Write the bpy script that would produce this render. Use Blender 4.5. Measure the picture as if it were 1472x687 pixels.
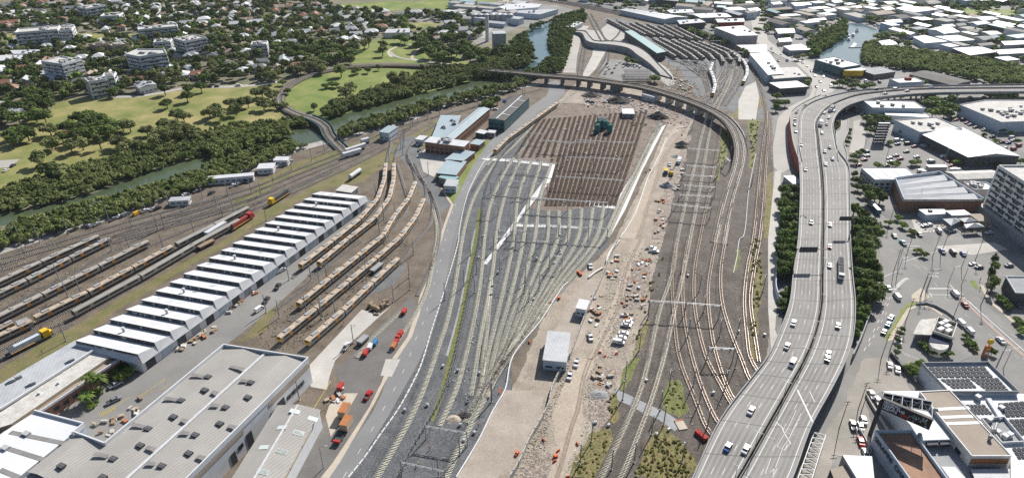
import bpy, math, random
import numpy as np
from mathutils import Vector, Matrix
from mathutils.geometry import tessellate_polygon
PI=math.pi
for o in list(bpy.data.objects): bpy.data.objects.remove(o)
S=bpy.context.scene; C=S.collection
# ---------------------------------------------------------------- camera, sky, sun, exposure
CAMH=175.0; PITCH=math.radians(29.5); FPX=960.0
cam=bpy.data.cameras.new('camera'); camo=bpy.data.objects.new('camera',cam); C.objects.link(camo); S.camera=camo
cam.sensor_fit='HORIZONTAL'; cam.sensor_width=36; cam.lens=36*FPX/1472; cam.clip_start=1; cam.clip_end=20000
camo.location=(0,0,CAMH); camo.rotation_euler=(PI/2-PITCH,0,0)
SUN_EL=math.radians(38); SUN_AZ=math.atan2(.50,.866)
w=bpy.data.worlds.new('World'); S.world=w; w.use_nodes=True
nt=w.node_tree; bg=nt.nodes['Background']; sk=nt.nodes.new('ShaderNodeTexSky'); sk.sky_type='NISHITA'
sk.sun_disc=False; sk.sun_elevation=SUN_EL; sk.sun_rotation=SUN_AZ; sk.dust_density=1.2
nt.links.new(sk.outputs[0],bg.inputs[0]); bg.inputs[1].default_value=.066
sl=bpy.data.lights.new('sun','SUN'); sl.energy=5.0; sl.angle=math.radians(.5); sl.color=(1,.955,.89)
so=bpy.data.objects.new('sun',sl); C.objects.link(so)
sd=Vector((math.sin(SUN_AZ)*math.cos(SUN_EL),math.cos(SUN_AZ)*math.cos(SUN_EL),math.sin(SUN_EL)))
so.rotation_euler=sd.to_track_quat('Z','Y').to_euler(); so.location=(0,0,400)
vs=S.view_settings; vs.view_transform='Standard'; vs.look='None'; vs.gamma=1; vs.use_curve_mapping=False; vs.exposure=.38
S.render.engine='CYCLES'; S.cycles.use_denoising=False; S.cycles.max_bounces=4; S.cycles.diffuse_bounces=2; S.cycles.glossy_bounces=2
S.cycles.use_adaptive_sampling=True; S.cycles.adaptive_threshold=.008; S.cycles.volume_bounces=0
S.cycles.sample_clamp_indirect=4; S.cycles.sample_clamp_direct=12

# ---------------------------------------------------------------- picture coordinates -> points of the place
cp,sp=math.cos(PITCH),math.sin(PITCH)
def P(x,y,z=0.0):
    u=(x-736)/FPX; v=(y-343.5)/FPX; dn=sp+v*cp; t=(CAMH-z)/dn
    return Vector((u*t,(cp-v*sp)*t,z))
def toPx(p):
    X,Y,Z=p[0],p[1],p[2]-CAMH
    d=Y*cp-Z*sp; up=Y*sp+Z*cp
    return (736+FPX*X/d, 343.5-FPX*up/d)
TW={str(i+1):((i%4)*368,(0,172,344,515)[i//4],3.995) for i in range(16)}
for k,(x,y) in dict(a=(0,480),b=(100,420),c=(240,575),d=(0,575),e=(1232,500),f=(1232,575),g=(1232,400),h=(1232,220),i=(560,120),j=(640,200),l=(840,100),m=(620,330),o=(1000,380),p=(1100,100)).items(): TW[k]=(x,y,6.133)
TW['k']=(560,560,5.408); TW['n']=(1100,560,5.408); TW['0']=(0,0,1.0)
def T(s):
    out=[]; cur='0'
    for tok in s.split():
        if tok.endswith(':'): cur=tok[:-1]; continue
        a,b=tok.split(','); x0,y0,k=TW[cur]; out.append((x0+float(a)/k, y0+float(b)/k))
    return out
def W(s,z=0.0): return [P(x,y,z) for x,y in T(s)]

# ---------------------------------------------------------------- materials
M={}
def mat(name,col,rough=.85,metal=0,var=.12,scale=.35,col2=None,rib=None,objcol=False,det=6,fine=0,spec=.3,thr=None):
    m=bpy.data.materials.new(name); m.use_nodes=True; n=m.node_tree.nodes; L=m.node_tree.links
    b=n['Principled BSDF']; b.inputs['Roughness'].default_value=rough; b.inputs['Metallic'].default_value=metal
    b.inputs['Specular IOR Level'].default_value=spec
    geo=n.new('ShaderNodeNewGeometry')
    ns=n.new('ShaderNodeTexNoise'); ns.inputs['Scale'].default_value=scale; ns.inputs['Detail'].default_value=det; ns.inputs['Roughness'].default_value=.62
    L.new(geo.outputs['Position'],ns.inputs['Vector'])
    mp=n.new('ShaderNodeMapRange'); lo,hi=thr or (.3,.7); mp.inputs[1].default_value=lo; mp.inputs[2].default_value=hi; L.new(ns.outputs[0],mp.inputs[0])
    mx=n.new('ShaderNodeMix'); mx.data_type='RGBA'; L.new(mp.outputs[0],mx.inputs[0])
    if objcol:
        oi=n.new('ShaderNodeObjectInfo')
        a=n.new('ShaderNodeMix'); a.data_type='RGBA'; a.blend_type='MULTIPLY'; a.inputs[0].default_value=1; a.inputs[7].default_value=(1-var,)*3+(1,)
        L.new(oi.outputs['Color'],a.inputs[6]); L.new(a.outputs[2],mx.inputs[6]); L.new(oi.outputs['Color'],mx.inputs[7])
    else:
        c2=col2 or tuple(min(1,c*(1+var)) for c in col); c1=col if col2 else tuple(c*(1-var) for c in col)
        mx.inputs[6].default_value=(*c1,1); mx.inputs[7].default_value=(*c2,1)
    out=mx.outputs[2]
    def mul(out,val,amt):
        q=n.new('ShaderNodeMapRange'); q.inputs[1].default_value=.34; q.inputs[2].default_value=.66; q.inputs[3].default_value=1-amt; q.inputs[4].default_value=1+amt; L.new(val,q.inputs[0])
        r=n.new('ShaderNodeVectorMath'); r.operation='SCALE'; L.new(out,r.inputs[0]); L.new(q.outputs[0],r.inputs[3]); return r.outputs[0]
    if fine:
        n2=n.new('ShaderNodeTexNoise'); n2.inputs['Scale'].default_value=2.2; n2.inputs['Detail'].default_value=3; L.new(geo.outputs['Position'],n2.inputs['Vector']); out=mul(out,n2.outputs[0],fine)
    if rib:
        ang,spc,amt=rib
        d=n.new('ShaderNodeVectorMath'); d.operation='DOT_PRODUCT'; k=2*PI/spc; d.inputs[1].default_value=(math.cos(ang)*k,math.sin(ang)*k,0)
        L.new(geo.outputs['Position'],d.inputs[0]); s=n.new('ShaderNodeMath'); s.operation='SINE'; L.new(d.outputs['Value'],s.inputs[0])
        q=n.new('ShaderNodeMapRange'); q.inputs[1].default_value=-1; q.inputs[2].default_value=1; q.inputs[3].default_value=1-amt; q.inputs[4].default_value=1+amt; L.new(s.outputs[0],q.inputs[0])
        r=n.new('ShaderNodeVectorMath'); r.operation='SCALE'; L.new(out,r.inputs[0]); L.new(q.outputs[0],r.inputs[3]); out=r.outputs[0]
    L.new(out,b.inputs['Base Color']); M[name]=m; return m
# ground
mat('suburb_ground',(.10,.12,.06),col2=(.26,.22,.17),scale=.03,fine=.2)
mat('industrial_ground',(.15,.15,.15),col2=(.31,.30,.28),scale=.035,fine=.1)
mat('park_grass',(.15,.185,.045),col2=(.35,.30,.13),scale=.035,fine=.2,thr=(.36,.64))
mat('green_grass',(.125,.19,.035),col2=(.26,.27,.085),scale=.04,fine=.2,thr=(.38,.66))
mat('weed_grass',(.115,.135,.04),col2=(.23,.18,.10),scale=.12,fine=.3)
mat('lush_weeds',(.12,.165,.03),col2=(.19,.17,.08),scale=.3,fine=.5)
mat('rank_grass',(.11,.13,.035),col2=(.24,.18,.09),scale=.35,fine=.6)
mat('ballast_brown',(.105,.083,.062),col2=(.205,.17,.135),scale=.12,fine=.4)
mat('ballast_grey',(.125,.13,.135),col2=(.185,.19,.195),scale=.08,fine=.25)
mat('ballast_rust',(.15,.112,.09),col2=(.25,.205,.172),scale=.15,fine=.5)
mat('ballast_dark',(.07,.058,.05),col2=(.145,.125,.11),scale=.12,fine=.45)
mat('frontage',(.25,.235,.21),col2=(.38,.35,.31),scale=.06,fine=.12)
mat('ballast_pale',(.27,.27,.25),col2=(.36,.36,.33),scale=.3,fine=.35)
mat('ballast_fan',(.085,.09,.097),col2=(.145,.15,.157),scale=.15,fine=.5)
mat('ballast_fresh',(.085,.09,.095),col2=(.135,.14,.15),scale=.15,fine=.45)
mat('dirt',(.245,.205,.165),col2=(.41,.36,.295),scale=.12,fine=.28)
mat('ruts',(.27,.22,.175),var=.2,scale=.6,fine=.2)
mat('haul_dirt',(.37,.31,.25),col2=(.46,.395,.32),scale=.1,fine=.2)
mat('pink_dirt',(.31,.265,.225),col2=(.42,.37,.32),scale=.09,fine=.14)
mat('rubble_dirt',(.17,.14,.12),col2=(.38,.32,.27),scale=.35,fine=.6)
mat('asphalt',(.20,.20,.205),col2=(.25,.25,.25),scale=.05,fine=.07)
mat('asphalt_dark',(.13,.125,.12),col2=(.19,.18,.17),scale=.1,fine=.12)
mat('asphalt_old',(.20,.197,.19),col2=(.275,.268,.255),scale=.05,fine=.08)
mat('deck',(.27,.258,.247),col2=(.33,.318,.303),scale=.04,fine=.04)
mat('road_light',(.36,.345,.32),col2=(.45,.43,.40),scale=.05,fine=.06)
mat('concrete',(.42,.40,.37),col2=(.54,.52,.48),scale=.1,fine=.08)
mat('concrete_white',(.62,.62,.61),col2=(.74,.74,.73),scale=.2,fine=.1)
mat('concrete_grey',(.27,.28,.29),col2=(.36,.37,.38),scale=.15,fine=.1)
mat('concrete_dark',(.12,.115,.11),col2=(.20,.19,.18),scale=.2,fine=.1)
mat('footpath',(.46,.40,.32),col2=(.54,.48,.40),scale=.2,fine=.08)
mat('red_median',(.40,.31,.27),var=.1)
mat('white_paint',(.78,.78,.76),var=.05,scale=1)
mat('yellow_paint',(.6,.45,.08),var=.1,scale=1)
mat('water',(.075,.10,.055),rough=.15,var=.15,scale=.02,spec=.5)
mat('water_blue',(.09,.16,.19),rough=.12,var=.1,scale=.02,spec=.5)  # blue base colour stands in for sky reflected in the far water
for k,sc_ in(('water',.5),('water_blue',.4)):
    n=M[k].node_tree.nodes; b=n.new('ShaderNodeBump'); b.inputs['Strength'].default_value=.25; b.inputs['Distance'].default_value=.3; t=n.new('ShaderNodeTexNoise'); t.inputs['Scale'].default_value=sc_; t.inputs['Detail'].default_value=4
    g=n.new('ShaderNodeNewGeometry'); l=M[k].node_tree.links; l.new(g.outputs['Position'],t.inputs['Vector']); l.new(t.outputs[0],b.inputs['Height']); l.new(b.outputs[0],n['Principled BSDF'].inputs['Normal'])
# railway
mat('sleeper_concrete',(.68,.66,.55),var=.2,scale=1.2)
mat('sleeper_mid',(.50,.47,.39),var=.3,scale=1.2)
mat('sleeper_brown',(.30,.24,.19),var=.35,scale=1.2)
mat('lane_wear',(.21,.20,.19),col2=(.29,.28,.265),scale=.08,fine=.05,thr=(.35,.65))
mat('sleeper_timber',(.105,.078,.06),var=.3,scale=1)
mat('sleeper_grey',(.36,.35,.33),var=.25,scale=1)
mat('rail_steel',(.30,.26,.24),rough=.36,metal=.9,var=.1)
mat('rail_rusty',(.20,.13,.10),rough=.6,metal=.3,var=.2)
mat('galvanised',(.30,.31,.325),rough=.55,metal=.4,var=.08)
mat('dark_steel',(.06,.06,.065),rough=.6,var=.1)
mat('wire_dark',(.03,.03,.03),rough=.7,var=0)
# walls
mat('white_wall',(.64,.655,.675),var=.07)
mat('cream_wall',(.62,.58,.50),var=.08)
mat('pale_blue_wall',(.50,.56,.63),var=.08)
mat('grey_wall',(.34,.35,.36),var=.08)
mat('dark_wall',(.09,.095,.10),var=.15)
mat('brick',(.25,.125,.085),col2=(.33,.18,.125),scale=.8,fine=.12)
mat('stained_wall',(.72,.69,.65),col2=(.52,.36,.25),scale=.35,thr=(.5,.8))
mat('tan_wall',(.42,.34,.25),var=.1)
mat('teal_wall',(.07,.16,.18),var=.15)
mat('red_wall',(.30,.055,.045),var=.15)
mat('blue_wall',(.06,.15,.42),var=.2,scale=.1)
mat('wall_paint',(1,1,1),objcol=True,var=.1)
# roofs
mat('roof_white',(.60,.61,.63),col2=(.49,.50,.52),rough=.5,scale=.22,thr=(.45,.75),rib=(.3,1.3,.04))
mat('roof_metal',(.47,.49,.51),col2=(.36,.37,.385),rough=.45,scale=.2,thr=(.42,.7),rib=(.3,1.3,.06))
mat('roof_fibro',(.315,.30,.28),col2=(.40,.385,.36),scale=.06,rib=(math.radians(-33),1.15,.10),fine=.05)
mat('roof_fibro_white',(.62,.64,.66),col2=(.72,.73,.74),scale=.06,rib=(math.radians(-33),1.15,.07))
mat('roof_blue',(.36,.44,.48),var=.08,rough=.4,scale=.08)
mat('roof_teal',(.26,.40,.42),var=.1,rough=.5)
mat('roof_dark',(.115,.11,.105),var=.2,scale=.2)
mat('roof_brown',(.30,.25,.205),col2=(.37,.32,.265),rib=(math.radians(75),.9,.12),scale=.15)
mat('roof_gravel',(.48,.47,.44),col2=(.60,.58,.55),scale=.3,fine=.15,thr=(.4,.6))
mat('roof_rust',(.20,.12,.09),col2=(.42,.26,.17),scale=.12,rib=(math.radians(80),.9,.1))
mat('roof_paint',(1,1,1),objcol=True,var=.15,rough=.55,scale=.3)
mat('skylight',(.62,.68,.66),var=.05,rough=.3)
mat('roof_stain',(.20,.195,.19),col2=(.28,.27,.265),scale=.5,rib=(math.radians(-33),1.15,.1))
mat('glass',(.035,.045,.055),rough=.12,var=.2,spec=.6,scale=.2)
mat('glass_dim',(.06,.065,.07),rough=.3,var=.5,scale=.9,col2=(.22,.22,.21),thr=(.45,.62))
mat('solar',(.028,.033,.045),rough=.5,var=.15,spec=.06)
mat('solar_blue',(.30,.38,.50),rough=.25,var=.1,spec=.5)
# foliage
def leafmat(name,c1,c2):
    m=mat(name,c1,col2=c2,scale=.12,rough=.7,spec=.25,fine=.3,thr=(.34,.66))
    n=m.node_tree.nodes; L=m.node_tree.links; b=n['Principled BSDF']; oi=n.new('ShaderNodeObjectInfo')
    hs=n.new('ShaderNodeHueSaturation'); src=b.inputs['Base Color'].links[0].from_socket
    q=n.new('ShaderNodeMapRange'); q.inputs[3].default_value=.65; q.inputs[4].default_value=1.4; L.new(oi.outputs['Random'],q.inputs[0]); L.new(q.outputs[0],hs.inputs['Value'])
    L.new(src,hs.inputs['Color']); L.new(hs.outputs[0],b.inputs['Base Color'])
    tr=n.new('ShaderNodeBsdfTranslucent'); L.new(hs.outputs[0],tr.inputs[0]); ms=n.new('ShaderNodeMixShader'); ms.inputs[0].default_value=.32
    L.new(b.outputs[0],ms.inputs[1]); L.new(tr.outputs[0],ms.inputs[2]); L.new(ms.outputs[0],n['Material Output'].inputs[0])
leafmat('leaf_dark',(.06,.105,.028),(.18,.235,.06))
leafmat('leaf_olive',(.10,.135,.045),(.28,.295,.12))
leafmat('leaf_green',(.08,.15,.025),(.22,.29,.07))
leafmat('leaf_mangrove',(.10,.14,.04),(.28,.31,.12))
mat('bark',(.13,.10,.075),var=.2)
leafmat('leaf_weed',(.20,.215,.065),(.34,.30,.12))
# vehicles
mat('car_paint',(1,1,1),objcol=True,var=.03,rough=.3,spec=.5)
mat('tyre',(.025,.025,.025),var=.1)
mat('train_silver',(.33,.31,.28),rough=.45,metal=.3,var=.12,scale=.4)
mat('train_roof',(.58,.49,.39),col2=(.34,.26,.19),rough=.7,scale=.5,fine=.2)
mat('train_roof_grey',(.46,.43,.39),col2=(.27,.245,.22),rough=.7,scale=.5,fine=.2)
mat('train_yellow',(.62,.36,.07),var=.12)
mat('train_orange',(.55,.25,.06),var=.15)
mat('train_window',(.03,.035,.04),rough=.2,var=.1)
mat('old_silver',(.40,.385,.35),rough=.5,metal=.2,col2=(.30,.28,.25),scale=.3)
mat('rust_orange',(.50,.19,.07),col2=(.34,.15,.08),scale=.4)
mat('hi_orange',(.70,.18,.07),var=.08)
mat('hi_yellow',(.70,.66,.05),var=.08)
mat('signal_red',(.42,.045,.04),var=.1)
mat('bright_yellow',(.72,.46,.03),var=.08)
mat('bright_blue',(.06,.20,.38),var=.08)
mat('coal',(.035,.033,.032),col2=(.08,.075,.07),scale=1,fine=.3)
mat('grey_gravel',(.22,.22,.23),col2=(.32,.32,.32),scale=1,fine=.3)
mat('timber',(.30,.22,.15),var=.25,scale=2)
mat('machine_teal',(.03,.14,.15),col2=(.06,.22,.22),scale=.6)
mat('skin',(.45,.28,.2),var=.05); mat('navy_cloth',(.03,.04,.08),var=.1)
mat('billboard_black',(.022,.024,.032),var=.1,rough=.4)
mat('print_red',(.75,.10,.04),var=.05); mat('print_white',(.75,.77,.85),var=.03); mat('letter_navy',(.03,.04,.07),var=.05)

# ---------------------------------------------------------------- mesh and object helpers
class MB:
    def __init__(s): s.v=[]; s.f=[]; s.m=[]; s.mats=[]
    def mi(s,m):
        if m not in s.mats: s.mats.append(m)
        return s.mats.index(m)
    def face(s,pts,m):
        b=len(s.v); s.v+= [tuple(p) for p in pts]; s.f.append(tuple(range(b,b+len(pts)))); s.m.append(s.mi(m))
    def box(s,c,d,m,rz=0,top=None):
        cs,sn=math.cos(rz),math.sin(rz); b=len(s.v)
        for z in(-.5,.5):
            for x,y in((-.5,-.5),(.5,-.5),(.5,.5),(-.5,.5)):
                X,Y=x*d[0],y*d[1]; s.v.append((c[0]+X*cs-Y*sn,c[1]+X*sn+Y*cs,c[2]+z*d[2]))
        for k,q in enumerate(((0,3,2,1),(4,5,6,7),(0,1,5,4),(1,2,6,5),(2,3,7,6),(3,0,4,7))):
            s.f.append(tuple(b+i for i in q)); s.m.append(s.mi(top if (k==1 and top) else m))
    def beam(s,a,b,w,h,m):
        a=Vector(a); b=Vector(b); d=(b-a); 
        if d.length<1e-6: return
        d.normalize(); up=Vector((0,0,1)) if abs(d.z)<.95 else Vector((1,0,0)); r=d.cross(up).normalized(); u=r.cross(d)
        B=len(s.v)
        for p in(a,b):
            for x,y in((-.5,-.5),(.5,-.5),(.5,.5),(-.5,.5)): s.v.append(tuple(p+r*x*w+u*y*h))
        for q in((0,1,2,3),(7,6,5,4),(0,4,5,1),(1,5,6,2),(2,6,7,3),(3,7,4,0)): s.f.append(tuple(B+i for i in q)); s.m.append(s.mi(m))
    def tube(s,a,b,r0,r1,m,n=6):
        a=Vector(a); b=Vector(b); d=(b-a).normalized(); up=Vector((0,0,1)) if abs(d.z)<.95 else Vector((1,0,0)); r=d.cross(up).normalized(); u=r.cross(d); B=len(s.v)
        for p,R in((a,r0),(b,r1)):
            for i in range(n): t=2*PI*i/n; s.v.append(tuple(p+(r*math.cos(t)+u*math.sin(t))*R))
        for i in range(n): j=(i+1)%n; s.f.append((B+i,B+j,B+n+j,B+n+i)); s.m.append(s.mi(m))
        s.f.append(tuple(B+n+i for i in range(n))); s.m.append(s.mi(m)); s.f.append(tuple(B+i for i in range(n))[::-1]); s.m.append(s.mi(m))
    def prism(s,pts,z0,z1,m,top=None,bottom=False):
        pts=ccw(pts); n=len(pts)
        for i in range(n):
            a,b=pts[i],pts[(i+1)%n]; s.face([(a[0],a[1],z0),(b[0],b[1],z0),(b[0],b[1],z1),(a[0],a[1],z1)],m)
        s.face([(p[0],p[1],z1) for p in pts],top or m)
        if bottom: s.face([(p[0],p[1],z0) for p in pts][::-1],m)
    def sphere(s,c,r,m,n=8,k=5,jit=0,sq=1):
        B=len(s.v)
        for j in range(k+1):
            ph=PI*j/k-PI/2
            for i in range(n):
                t=2*PI*i/n; R=r*(1+jit*(random.random()-.5)); s.v.append((c[0]+R*math.cos(ph)*math.cos(t),c[1]+R*math.cos(ph)*math.sin(t),c[2]+R*sq*math.sin(ph)))
        for j in range(k):
            for i in range(n): a=B+j*n+i; b=B+j*n+(i+1)%n; s.f.append((a,b,b+n,a+n)); s.m.append(s.mi(m))
    def mesh(s,name,smooth=False):
        me=bpy.data.meshes.new(name); me.from_pydata(s.v,[],s.f)
        for m in s.mats: me.materials.append(M[m])
        me.polygons.foreach_set('material_index',s.m)
        if smooth: me.polygons.foreach_set('use_smooth',[True]*len(s.f))
        me.update(); return me
    def build(s,name,parent=None,smooth=False,loc=None):
        o=bpy.data.objects.new(name,s.mesh(name,smooth)); C.objects.link(o)
        if parent: o.parent=parent
        if loc is not None: o.location=loc
        return o
def ccw(p):
    a=sum(p[i][0]*p[(i+1)%len(p)][1]-p[(i+1)%len(p)][0]*p[i][1] for i in range(len(p)))
    return list(p) if a>0 else list(p)[::-1]
LM=[]; AUTO=[]
def tag(o,label,cat,group=None,lm=None,auto=False,pos=None):
    o['label']=label; o['category']=cat
    if group: o['group']=group
    if lm: LM.append((lm,pos if pos is not None else Vector(o.location)))
    if auto: AUTO.append((o,label,pos if pos is not None else Vector(o.location)))
    return o
def thing(name,label,cat,loc=(0,0,0),rz=0,group=None,lm=None,auto=False):
    o=bpy.data.objects.new(name,None); o.empty_display_size=1; C.objects.link(o); o.location=loc; o.rotation_euler=(0,0,rz)
    return tag(o,label,cat,group,lm,auto)
def dup(root,loc,rz=0,scale=None,color=None):
    r=root.copy(); C.objects.link(r); r.location=loc; r.rotation_euler=(0,0,rz)
    if scale: r.scale=scale
    if color: r.color=color
    for ch in root.children:
        c=ch.copy(); C.objects.link(c); c.parent=r
        if color: c.color=color
        for g in ch.children:
            d=g.copy(); C.objects.link(d); d.parent=c
            if color: d.color=color
    return r
ORD='nearest,second nearest,third nearest,fourth nearest,fifth nearest,sixth nearest,seventh nearest,eighth nearest,ninth nearest,tenth nearest,eleventh nearest,twelfth nearest,thirteenth nearest,fourteenth nearest,fifteenth nearest,sixteenth nearest,seventeenth nearest,eighteenth nearest,nineteenth nearest,twentieth nearest'.split(',')
TENS=['twenty','thirty','forty','fifty','sixty']; UN=['first','second','third','fourth','fifth','sixth','seventh','eighth','ninth']
for t in TENS:
    if t!='twenty': ORD.append(t[:-1]+'ieth nearest')
    ORD+= [t+'-'+u+' nearest' for u in UN]
def finish_labels():
    g={}
    for o,d,p in AUTO:
        k=min(range(len(LM)),key=lambda i:(LM[i][1].x-p.x)**2+(LM[i][1].y-p.y)**2)
        g.setdefault((d,k),[]).append(((LM[k][1]-p).length,o))
    for (d,k),l in g.items():
        l.sort(key=lambda q:q[0])
        for i,(_,o) in enumerate(l): o['label']=d+', '+(ORD[i]+' to ' if len(l)>1 else 'beside ')+LM[k][0]
ZU=set()
def sheet(name,poly,z,m,kind='structure',sub=False):
    while round(z,3) in ZU: z+=.004
    ZU.add(round(z,3))
    pv=[Vector((p[0],p[1],0)) for p in poly]
    if m.split('_')[0] in('dirt','haul','pink','rubble','ballast','lush','rank','weed','green','park','frontage') and name not in('fan_ballast','old_yard_ballast'):
        # ragged natural edge
        q=[]; rr=random.Random(len(name)*31+int(abs(pv[0].x)*7)); n=len(pv); far=min(p.length for p in pv)
        st=max(1.6,far/90); am=min(1.1,.35*st)
        for i in range(n):
            a,b=pv[i],pv[(i+1)%n]; L=(b-a).length; k=min(60,max(1,int(L/st))); u=(b-a)/max(L,1e-6); nr=Vector((u.y,-u.x,0)); w_=0
            q.append(a)
            for j in range(1,k): w_=w_*.5+rr.uniform(-1,1)*am*.8; q.append(a.lerp(b,j/k)+nr*w_)
        pv=q
    mb=MB()
    for t in tessellate_polygon([pv]): mb.face([(p[0],p[1],z) for p in ccw([pv[i] for i in t])],m)
    o=mb.build(name); o['kind']=kind; return o
def gs(name,s,z,m,kind='structure'): return sheet(name,W(s),z,m,kind)
def inpoly(x,y,poly):
    c=False; n=len(poly); j=n-1
    for i in range(n):
        if (poly[i][1]>y)!=(poly[j][1]>y) and x<(poly[j][0]-poly[i][0])*(y-poly[i][1])/(poly[j][1]-poly[i][1])+poly[i][0]: c=not c
        j=i
    return c
def spline(pts,step=3.0):
    pts=[Vector(p) for p in pts]; out=[]
    for i in range(len(pts)-1):
        p0=pts[max(0,i-1)];p1=pts[i];p2=pts[i+1];p3=pts[min(len(pts)-1,i+2)]
        if i==0: p0=p1*2-p2
        if i==len(pts)-2: p3=p2*2-p1
        # centripetal
        t0=0;t1=t0+max(1e-3,(p1-p0).length)**.5;t2=t1+max(1e-3,(p2-p1).length)**.5;t3=t2+max(1e-3,(p3-p2).length)**.5
        n=max(1,int((p2-p1).length/step))
        for k in range(n):
            t=t1+(t2-t1)*k/n
            A1=p0*((t1-t)/(t1-t0))+p1*((t-t0)/(t1-t0));A2=p1*((t2-t)/(t2-t1))+p2*((t-t1)/(t2-t1));A3=p2*((t3-t)/(t3-t2))+p3*((t-t2)/(t3-t2))
            B1=A1*((t2-t)/(t2-t0))+A2*((t-t0)/(t2-t0));B2=A2*((t3-t)/(t3-t1))+A3*((t-t1)/(t3-t1))
            out.append(B1*((t2-t)/(t2-t1))+B2*((t-t1)/(t2-t1)))
    out.append(pts[-1]); return out
class Path:
    def __init__(s,pts):
        s.p=pts; s.c=[0]
        for a,b in zip(pts,pts[1:]): s.c.append(s.c[-1]+(b-a).length)
        s.L=s.c[-1]; s.ca=np.array(s.c)
    def at(s,d):
        d=min(max(d,0),s.L); i=min(len(s.p)-2,max(0,int(np.searchsorted(s.ca,d)-1))); t=(d-s.c[i])/max(1e-6,s.c[i+1]-s.c[i]); return s.p[i].lerp(s.p[i+1],t)
    def dir(s,d): a=s.at(max(0,d-.5)); b=s.at(min(s.L,d+.5)); return (b-a).normalized()
def ribbon(mb,path,o0,o1,z,m,s0=0,s1=None,step=6,thick=0,dz=None):
    s1=path.L if s1 is None else s1; n=max(1,int((s1-s0)/step)); prev=None
    for i in range(n+1):
        d=s0+(s1-s0)*i/n; p=path.at(d); t=path.dir(d); nr=Vector((t.y,-t.x,0)).normalized(); zz=p.z+z
        a=p+nr*o0; b=p+nr*o1; cur=(Vector((a.x,a.y,zz)),Vector((b.x,b.y,zz)))
        if prev:
            mb.face([prev[0],prev[1],cur[1],cur[0]],m)
            if thick:
                dn=Vector((0,0,thick)); mb.face([prev[0]-dn,prev[0],cur[0],cur[0]-dn],m); mb.face([prev[1],prev[1]-dn,cur[1]-dn,cur[1]],m)
        prev=cur
# ---------------------------------------------------------------- ground, water, roads
mb=MB(); mb.face([(-3900,-300,0),(3900,-300,0),(3900,4000,0),(-3900,4000,0)],'suburb_ground'); g=mb.build('ground'); g['kind']='structure'
gs('industrial_ground','1104,235 1098,140 1060,80 1000,40 890,14 840,2 900,-60 2000,-60 2600,300 2200,760 900,760 1000,687 1104,500',.02,'industrial_ground')
gs('industrial_land','560,22 700,8 800,-4 845,8 790,35 745,40 690,66 660,50',.03,'industrial_ground')
gs('park','-160,300 -60,215 0,190 70,160 78,150 100,143 135,139 200,137 260,131 290,125 345,122 395,119 430,128 412,150 400,190 330,185 200,225 100,258 0,290',.04,'park_grass')
gs('park_lawn','404,146 402,134 420,120 452,107 495,98 560,93 640,96 690,104 700,112 640,128 560,150 470,178 450,166 425,158',.045,'green_grass')
gs('meadow','500,92 505,76 528,62 560,52 600,60 640,68 665,84 690,99 640,94 560,90',.045,'green_grass')
gs('sports_field','486,6 560,2 640,3 700,12 690,20 610,12 560,16 500,14',.045,'green_grass')
gs('playing_field','600,3 640,-3 720,-2 700,8 640,7',.047,'green_grass')
gs('vacant_lot','583,36 600,32 640,33 620,40 590,44',.047,'park_grass')
gs('green','1362,13 1400,12 1480,15 1600,22 1600,32 1472,26 1400,22',.045,'green_grass')
gs('verge','0,50 120,48 200,50 190,54 100,56 0,58',.045,'park_grass')
# river
gs('creek','-60,318 0,309 60,296 90,291 140,276 200,253 270,231 312,221 368,203 418,186 440,181 461,173 488,166 553,148 640,126 693,113 720,106 736,98 752,96 768,88 768,72 758,56 757,46 768,39 790,32 796,40 790,60 796,82 772,98 752,106 735,116 700,127 640,141 560,164 500,182 475,192 462,203 430,209 368,221 312,237 262,255 200,275 100,301 40,317 0,325 -60,339',.06,'water')
gs('river','754,45 768,38 790,33 792,42 788,60 794,82 772,98 757,101 742,112 737,105 744,98 768,90 768,80 764,66',.07,'water_blue')
gs('river_bend','1219,34 1238,34 1248,38 1268,46 1262,55 1248,58 1243,68 1243,85 1241,94 1232,96 1176,84 1178,70 1202,56 1214,48',.06,'water_blue')
# railway land
gs('rail_yard','-100,395 0,362 92,338 130,324 197,304 262,280 300,268 368,244 430,217 518,193 583,175 643,152 700,141 745,125 760,118 790,112 805,70 822,48 838,18 800,8 760,3 790,-4 830,-2 900,14 960,26 1010,44 1060,75 1085,100 1107,140 1113,230 1106,330 1112,420 1100,520 1060,620 1000,720 900,800 300,800 -300,800',.05,'ballast_brown')
gs('yard_grass','-60,560 0,532 75,484 107,469 175,429 275,371 330,342 372,304 415,286 470,256 540,222 600,190 640,172 660,172 600,218 552,240 520,262 470,272 448,278 368,326 285,376 160,452 110,489 60,519 0,552 -60,590',.07,'weed_grass')
gs('embankment_grass','5: 1330,470 1470,400 6: 0,370 250,240 420,190 640,110 860,30 900,30 700,110 560,190 400,260 200,330 0,440 5: 1400,520',.075,'weed_grass')
gs('siding_grass','10: 0,470 130,300 210,235 220,240 110,400 60,520 0,560 9: 1330,600 1400,570',.075,'weed_grass')
gs('siding_weeds','10: 250,640 560,340 700,180 870,140 800,260 640,330 480,430 330,560',.076,'ballast_grey')
gs('access_yard','60,600 130,560 215,525 330,440 410,375 470,322 530,288 548,292 520,322 478,360 445,395 405,432 368,462 330,492 310,505 180,620 60,690 0,700',.08,'asphalt_old')
gs('hardstand','500,516 545,470 592,425 600,439 588,484 566,516 548,545 533,597 503,640 468,690 440,740 380,740 440,640 470,600 492,560 482,530',.08,'asphalt_dark')
gs('concrete_pad','453,516 520,445 545,452 562,440 505,492 482,518 474,540 470,560 447,556 440,530',.09,'concrete')
gs('loading_pad','14: 510,200 585,200 510,330 430,450 400,330 420,270',.09,'footpath')
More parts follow.
